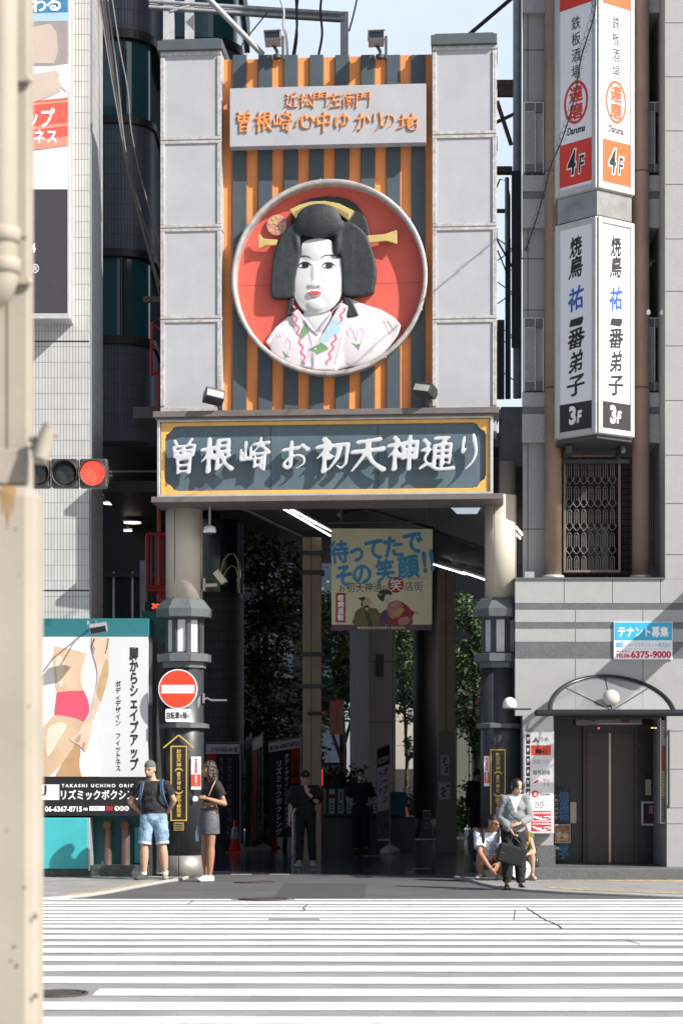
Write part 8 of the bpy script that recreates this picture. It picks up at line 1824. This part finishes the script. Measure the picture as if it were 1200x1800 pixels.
bmesh.ops.delete(bm, geom=dele, context='FACES'); bm.to_mesh(jk.data); bm.free()
m = MB(); torso(m, J, .011, g); m.cone((J['shL']+J['shR'])/2, .062, (J['shL']+J['shR'])/2+V((.005,0,.065)), .056); wear('blouse', cloth_mat('white blouse', (0.68,0.68,0.67), .05), root, m, [(V((0,0,.86)), V((0,0,1))), (V((0,0,1.325)), V((0,0,-1)))])
m = MB(); m.box((.006,-.165,.80),(.012,-.13,1.06)); 
for z in (1.05,.98,.9): m.ball((.022,-.158,z), .008, n=8, m=6)
obj('jacket_buttons', m, DKMETAL, jk) if False else None
trousers(root, J, cloth_mat('black suit trousers', (0.012,0.012,0.014), .2), g, .016, 1.93, .06, .048); shoes(root, J, mat('black leather shoe', (0.012,0.012,0.012), .2, var=.1), foot, w=.043, L=.24, h=.06)
f, up, x = fr; hd = J['head']; at = lambda a, b, c_: hd+x*a+f*b+up*c_; B = frame3(x,f,up)
m = MB(); m.ball(at(0,-.025,.035), (.082,.093,.088), B, 18, 12); m.ball(at(0,-.11,.045), (.045,.04,.05), B, 14, 10); m.ball(at(-.05,.045,.045), (.035,.045,.04), B, 12, 8); m.ball(at(.045,.05,.05), (.038,.04,.035), B, 12, 8); m.ball(at(-.068,.02,-.02), (.016,.035,.06), B, 12, 8); m.ball(at(.07,.02,-.01), (.014,.03,.05), B, 12, 8); wear('hair', DKHAIR, root, m, vox=.008)
t = thing('handbag', 'large black handbag held in front of the woman in a grey jacket', 'bag', (PX(903,29.6), 29.6, 0)); Mx = Matrix.Translation((-.06,-.27,.50)) @ Matrix.Rotation(R(16),4,'Y')
m = MB(); m.box((-.19,-.06,-.14),(.20,.06,.13), Mx); b_ = obj('bag', m, mat('black nylon', (0.010,0.010,0.012), .85, var=.3, bump=.3, bscale=12), t, bevel=.03)
m = MB(); hnd = J['wrL']+V((.03,-.03,-.09))
for k in (-1,1): m.tube(smooth_line([Mx @ V((-.10,.03*k,.13)), V((-.07,-.24,.68)), hnd, V((.05,-.24,.66)), Mx @ V((.10,.03*k,.13))], 4), .009, 6)
obj('handle', m, mat('black strap leather', (0.012,0.012,0.013), .45, var=.1), t)
m = MB(); m.box((-.15,-.067,-.02),(-.10,-.061,.0), Mx); obj('tag', m, DKMETAL, b_)
# ---- 8 crouching woman behind
foot = {'L': (-.8,-1,0), 'R': (.2,-1,0)}
J = dict(shL=(-.20,-.02,.66), shR=(.06,.12,.66), elL=(-.22,-.2,.45), elR=(.11,-.08,.42), wrL=(-.14,-.33,.42), wrR=(.01,-.27,.40), hipL=(-.09,.2,.24), hipR=(.09,.24,.24), knL=(-.10,-.20,.42), knR=(.06,-.20,.42), anL=(-.06,-.02,.09), anR=(.085,-.05,.09), head=(-.12,-.05,.83))
root, J, fr = build('crouching woman half hidden behind the woman in a grey jacket, bare legs showing', 924, 31.8, J, (-.8,-.6,-.3), SKIN_E, True, (.95,.9,.88), .95, .85, .88, hands={'L': ((-.3,-.6,-.4),(.6,0,-.3),.6), 'R': ((-.5,-.6,-.1),(0,.2,-1),.6)}, barefoot=True, foot=foot, z0=.03)
shirt(root, J, cloth_mat('green ochre top', (0.22,0.22,0.05), .8, 14), (.95,.9,.88), .016, .2, -.02, name='top', arms=.9); trousers(root, J, cloth_mat('black shorts', (0.015,0.015,0.018)), (.95,.95,.9), .016, .8, .08, name='shorts', legs=.9, knee=.07)
f, up, x = fr; hd = J['head']; at = lambda a, b, c_: hd+x*a+f*b+up*c_; B = frame3(x,f,up)
m = MB(); m.ball(at(0,-.02,.035), (.084,.096,.09), B, 18, 12); m.ball(at(0,-.08,-.12), (.08,.05,.15), B, 16, 12); m.ball(at(-.08,-.04,-.16), (.03,.04,.13), B, 12, 10); wear('hair', mat('auburn hair', (0.10,0.035,0.02), .4, var=.4, scale=30), root, m)
m = MB()
for s in 'LR': b_ = V((J['an'+s].x, J['an'+s].y, 0)); dv = V(foot[s]).normalized(); m.tube([b_-dv*.06+V((0,0,.006)), b_+dv*.13+V((0,0,.006))], .03, 8); m.tube([b_+dv*.07+V((-.04,0,.03)), b_+dv*.08+V((0,0,.062)), b_+dv*.07+V((.04,0,.03))], .006, 6)
obj('sandals', m, mat('tan sandal', (0.35,0.22,0.12), .6, var=.1), root)
t = thing('round_fan', 'round white hand fan with grey letters low between the crouching pair', 'fan', (PX(915,31.3), 31.35, 0)); M_ = face((0,0,.21), (1,.12,0)) @ Matrix.Rotation(R(-8),4,'Z'); m = MB(); m.prism(disc(0,0,.15,32), M_, 0, .006); p_ = obj('blade', m, WHITEINK, t); m = MB(); words(m, 'ANA WAY', M_ @ Matrix.Rotation(R(20),4,'Z'), -.06, -.035, .12, .01, .0, .008); obj('lettering', m, mat('grey ink', (0.12,0.12,0.12), .6, var=0), p_); m = MB(); m.tube([M_ @ V((0,.14,.003)), M_ @ V((.01,.27,.003))], .009, 8); obj('handle', m, mat('tan handle', (0.4,0.25,0.12), .5, var=.1), t)
t = thing('white_paper_bag', 'white bag with a black squiggle behind the black handbag', 'bag', (PX(899,31.3), 31.6, .45)); m = MB(); m.box((-.14,-.04,-.12),(.14,.04,.14), Matrix.Rotation(R(12),4,'Y')); b_ = obj('bag', m, WHITEINK, t, bevel=.012); m = MB(); Mf = Matrix.Rotation(R(12),4,'Y'); m.tube([Mf @ V((-.05+.02*k,-.042,.02+.02*math.sin(k*1.9))) for k in range(7)], .005, 6); obj('squiggle', m, INK, b_)
t = thing('black_shoulder_bag', 'small black bag with a hanging strap beside the bare foot at the right column', 'bag', (PX(941,32.2), 32.2, .03)); m = MB(); m.ball((0,0,.20), (.055,.05,.13), None, 14, 10); link('bag', melt(m, .012, 2, 'bag'), mat('black leather bag', (0.012,0.012,0.014), .4, var=.2), t); m = MB(); m.tube(smooth_line([(-.02,-.04,.32),(.01,-.04,.45),(-.04,0,.55),(-.05,-.03,.4)]), .008, 6); m.tube(smooth_line([(.03,-.04,.1),(.05,-.05,.03),(.0,-.08,.012),(-.06,-.06,.012)]), .006, 6); obj('strap', m, mat('black leather bag', (0.012,0.012,0.014), .4, var=.2), t)
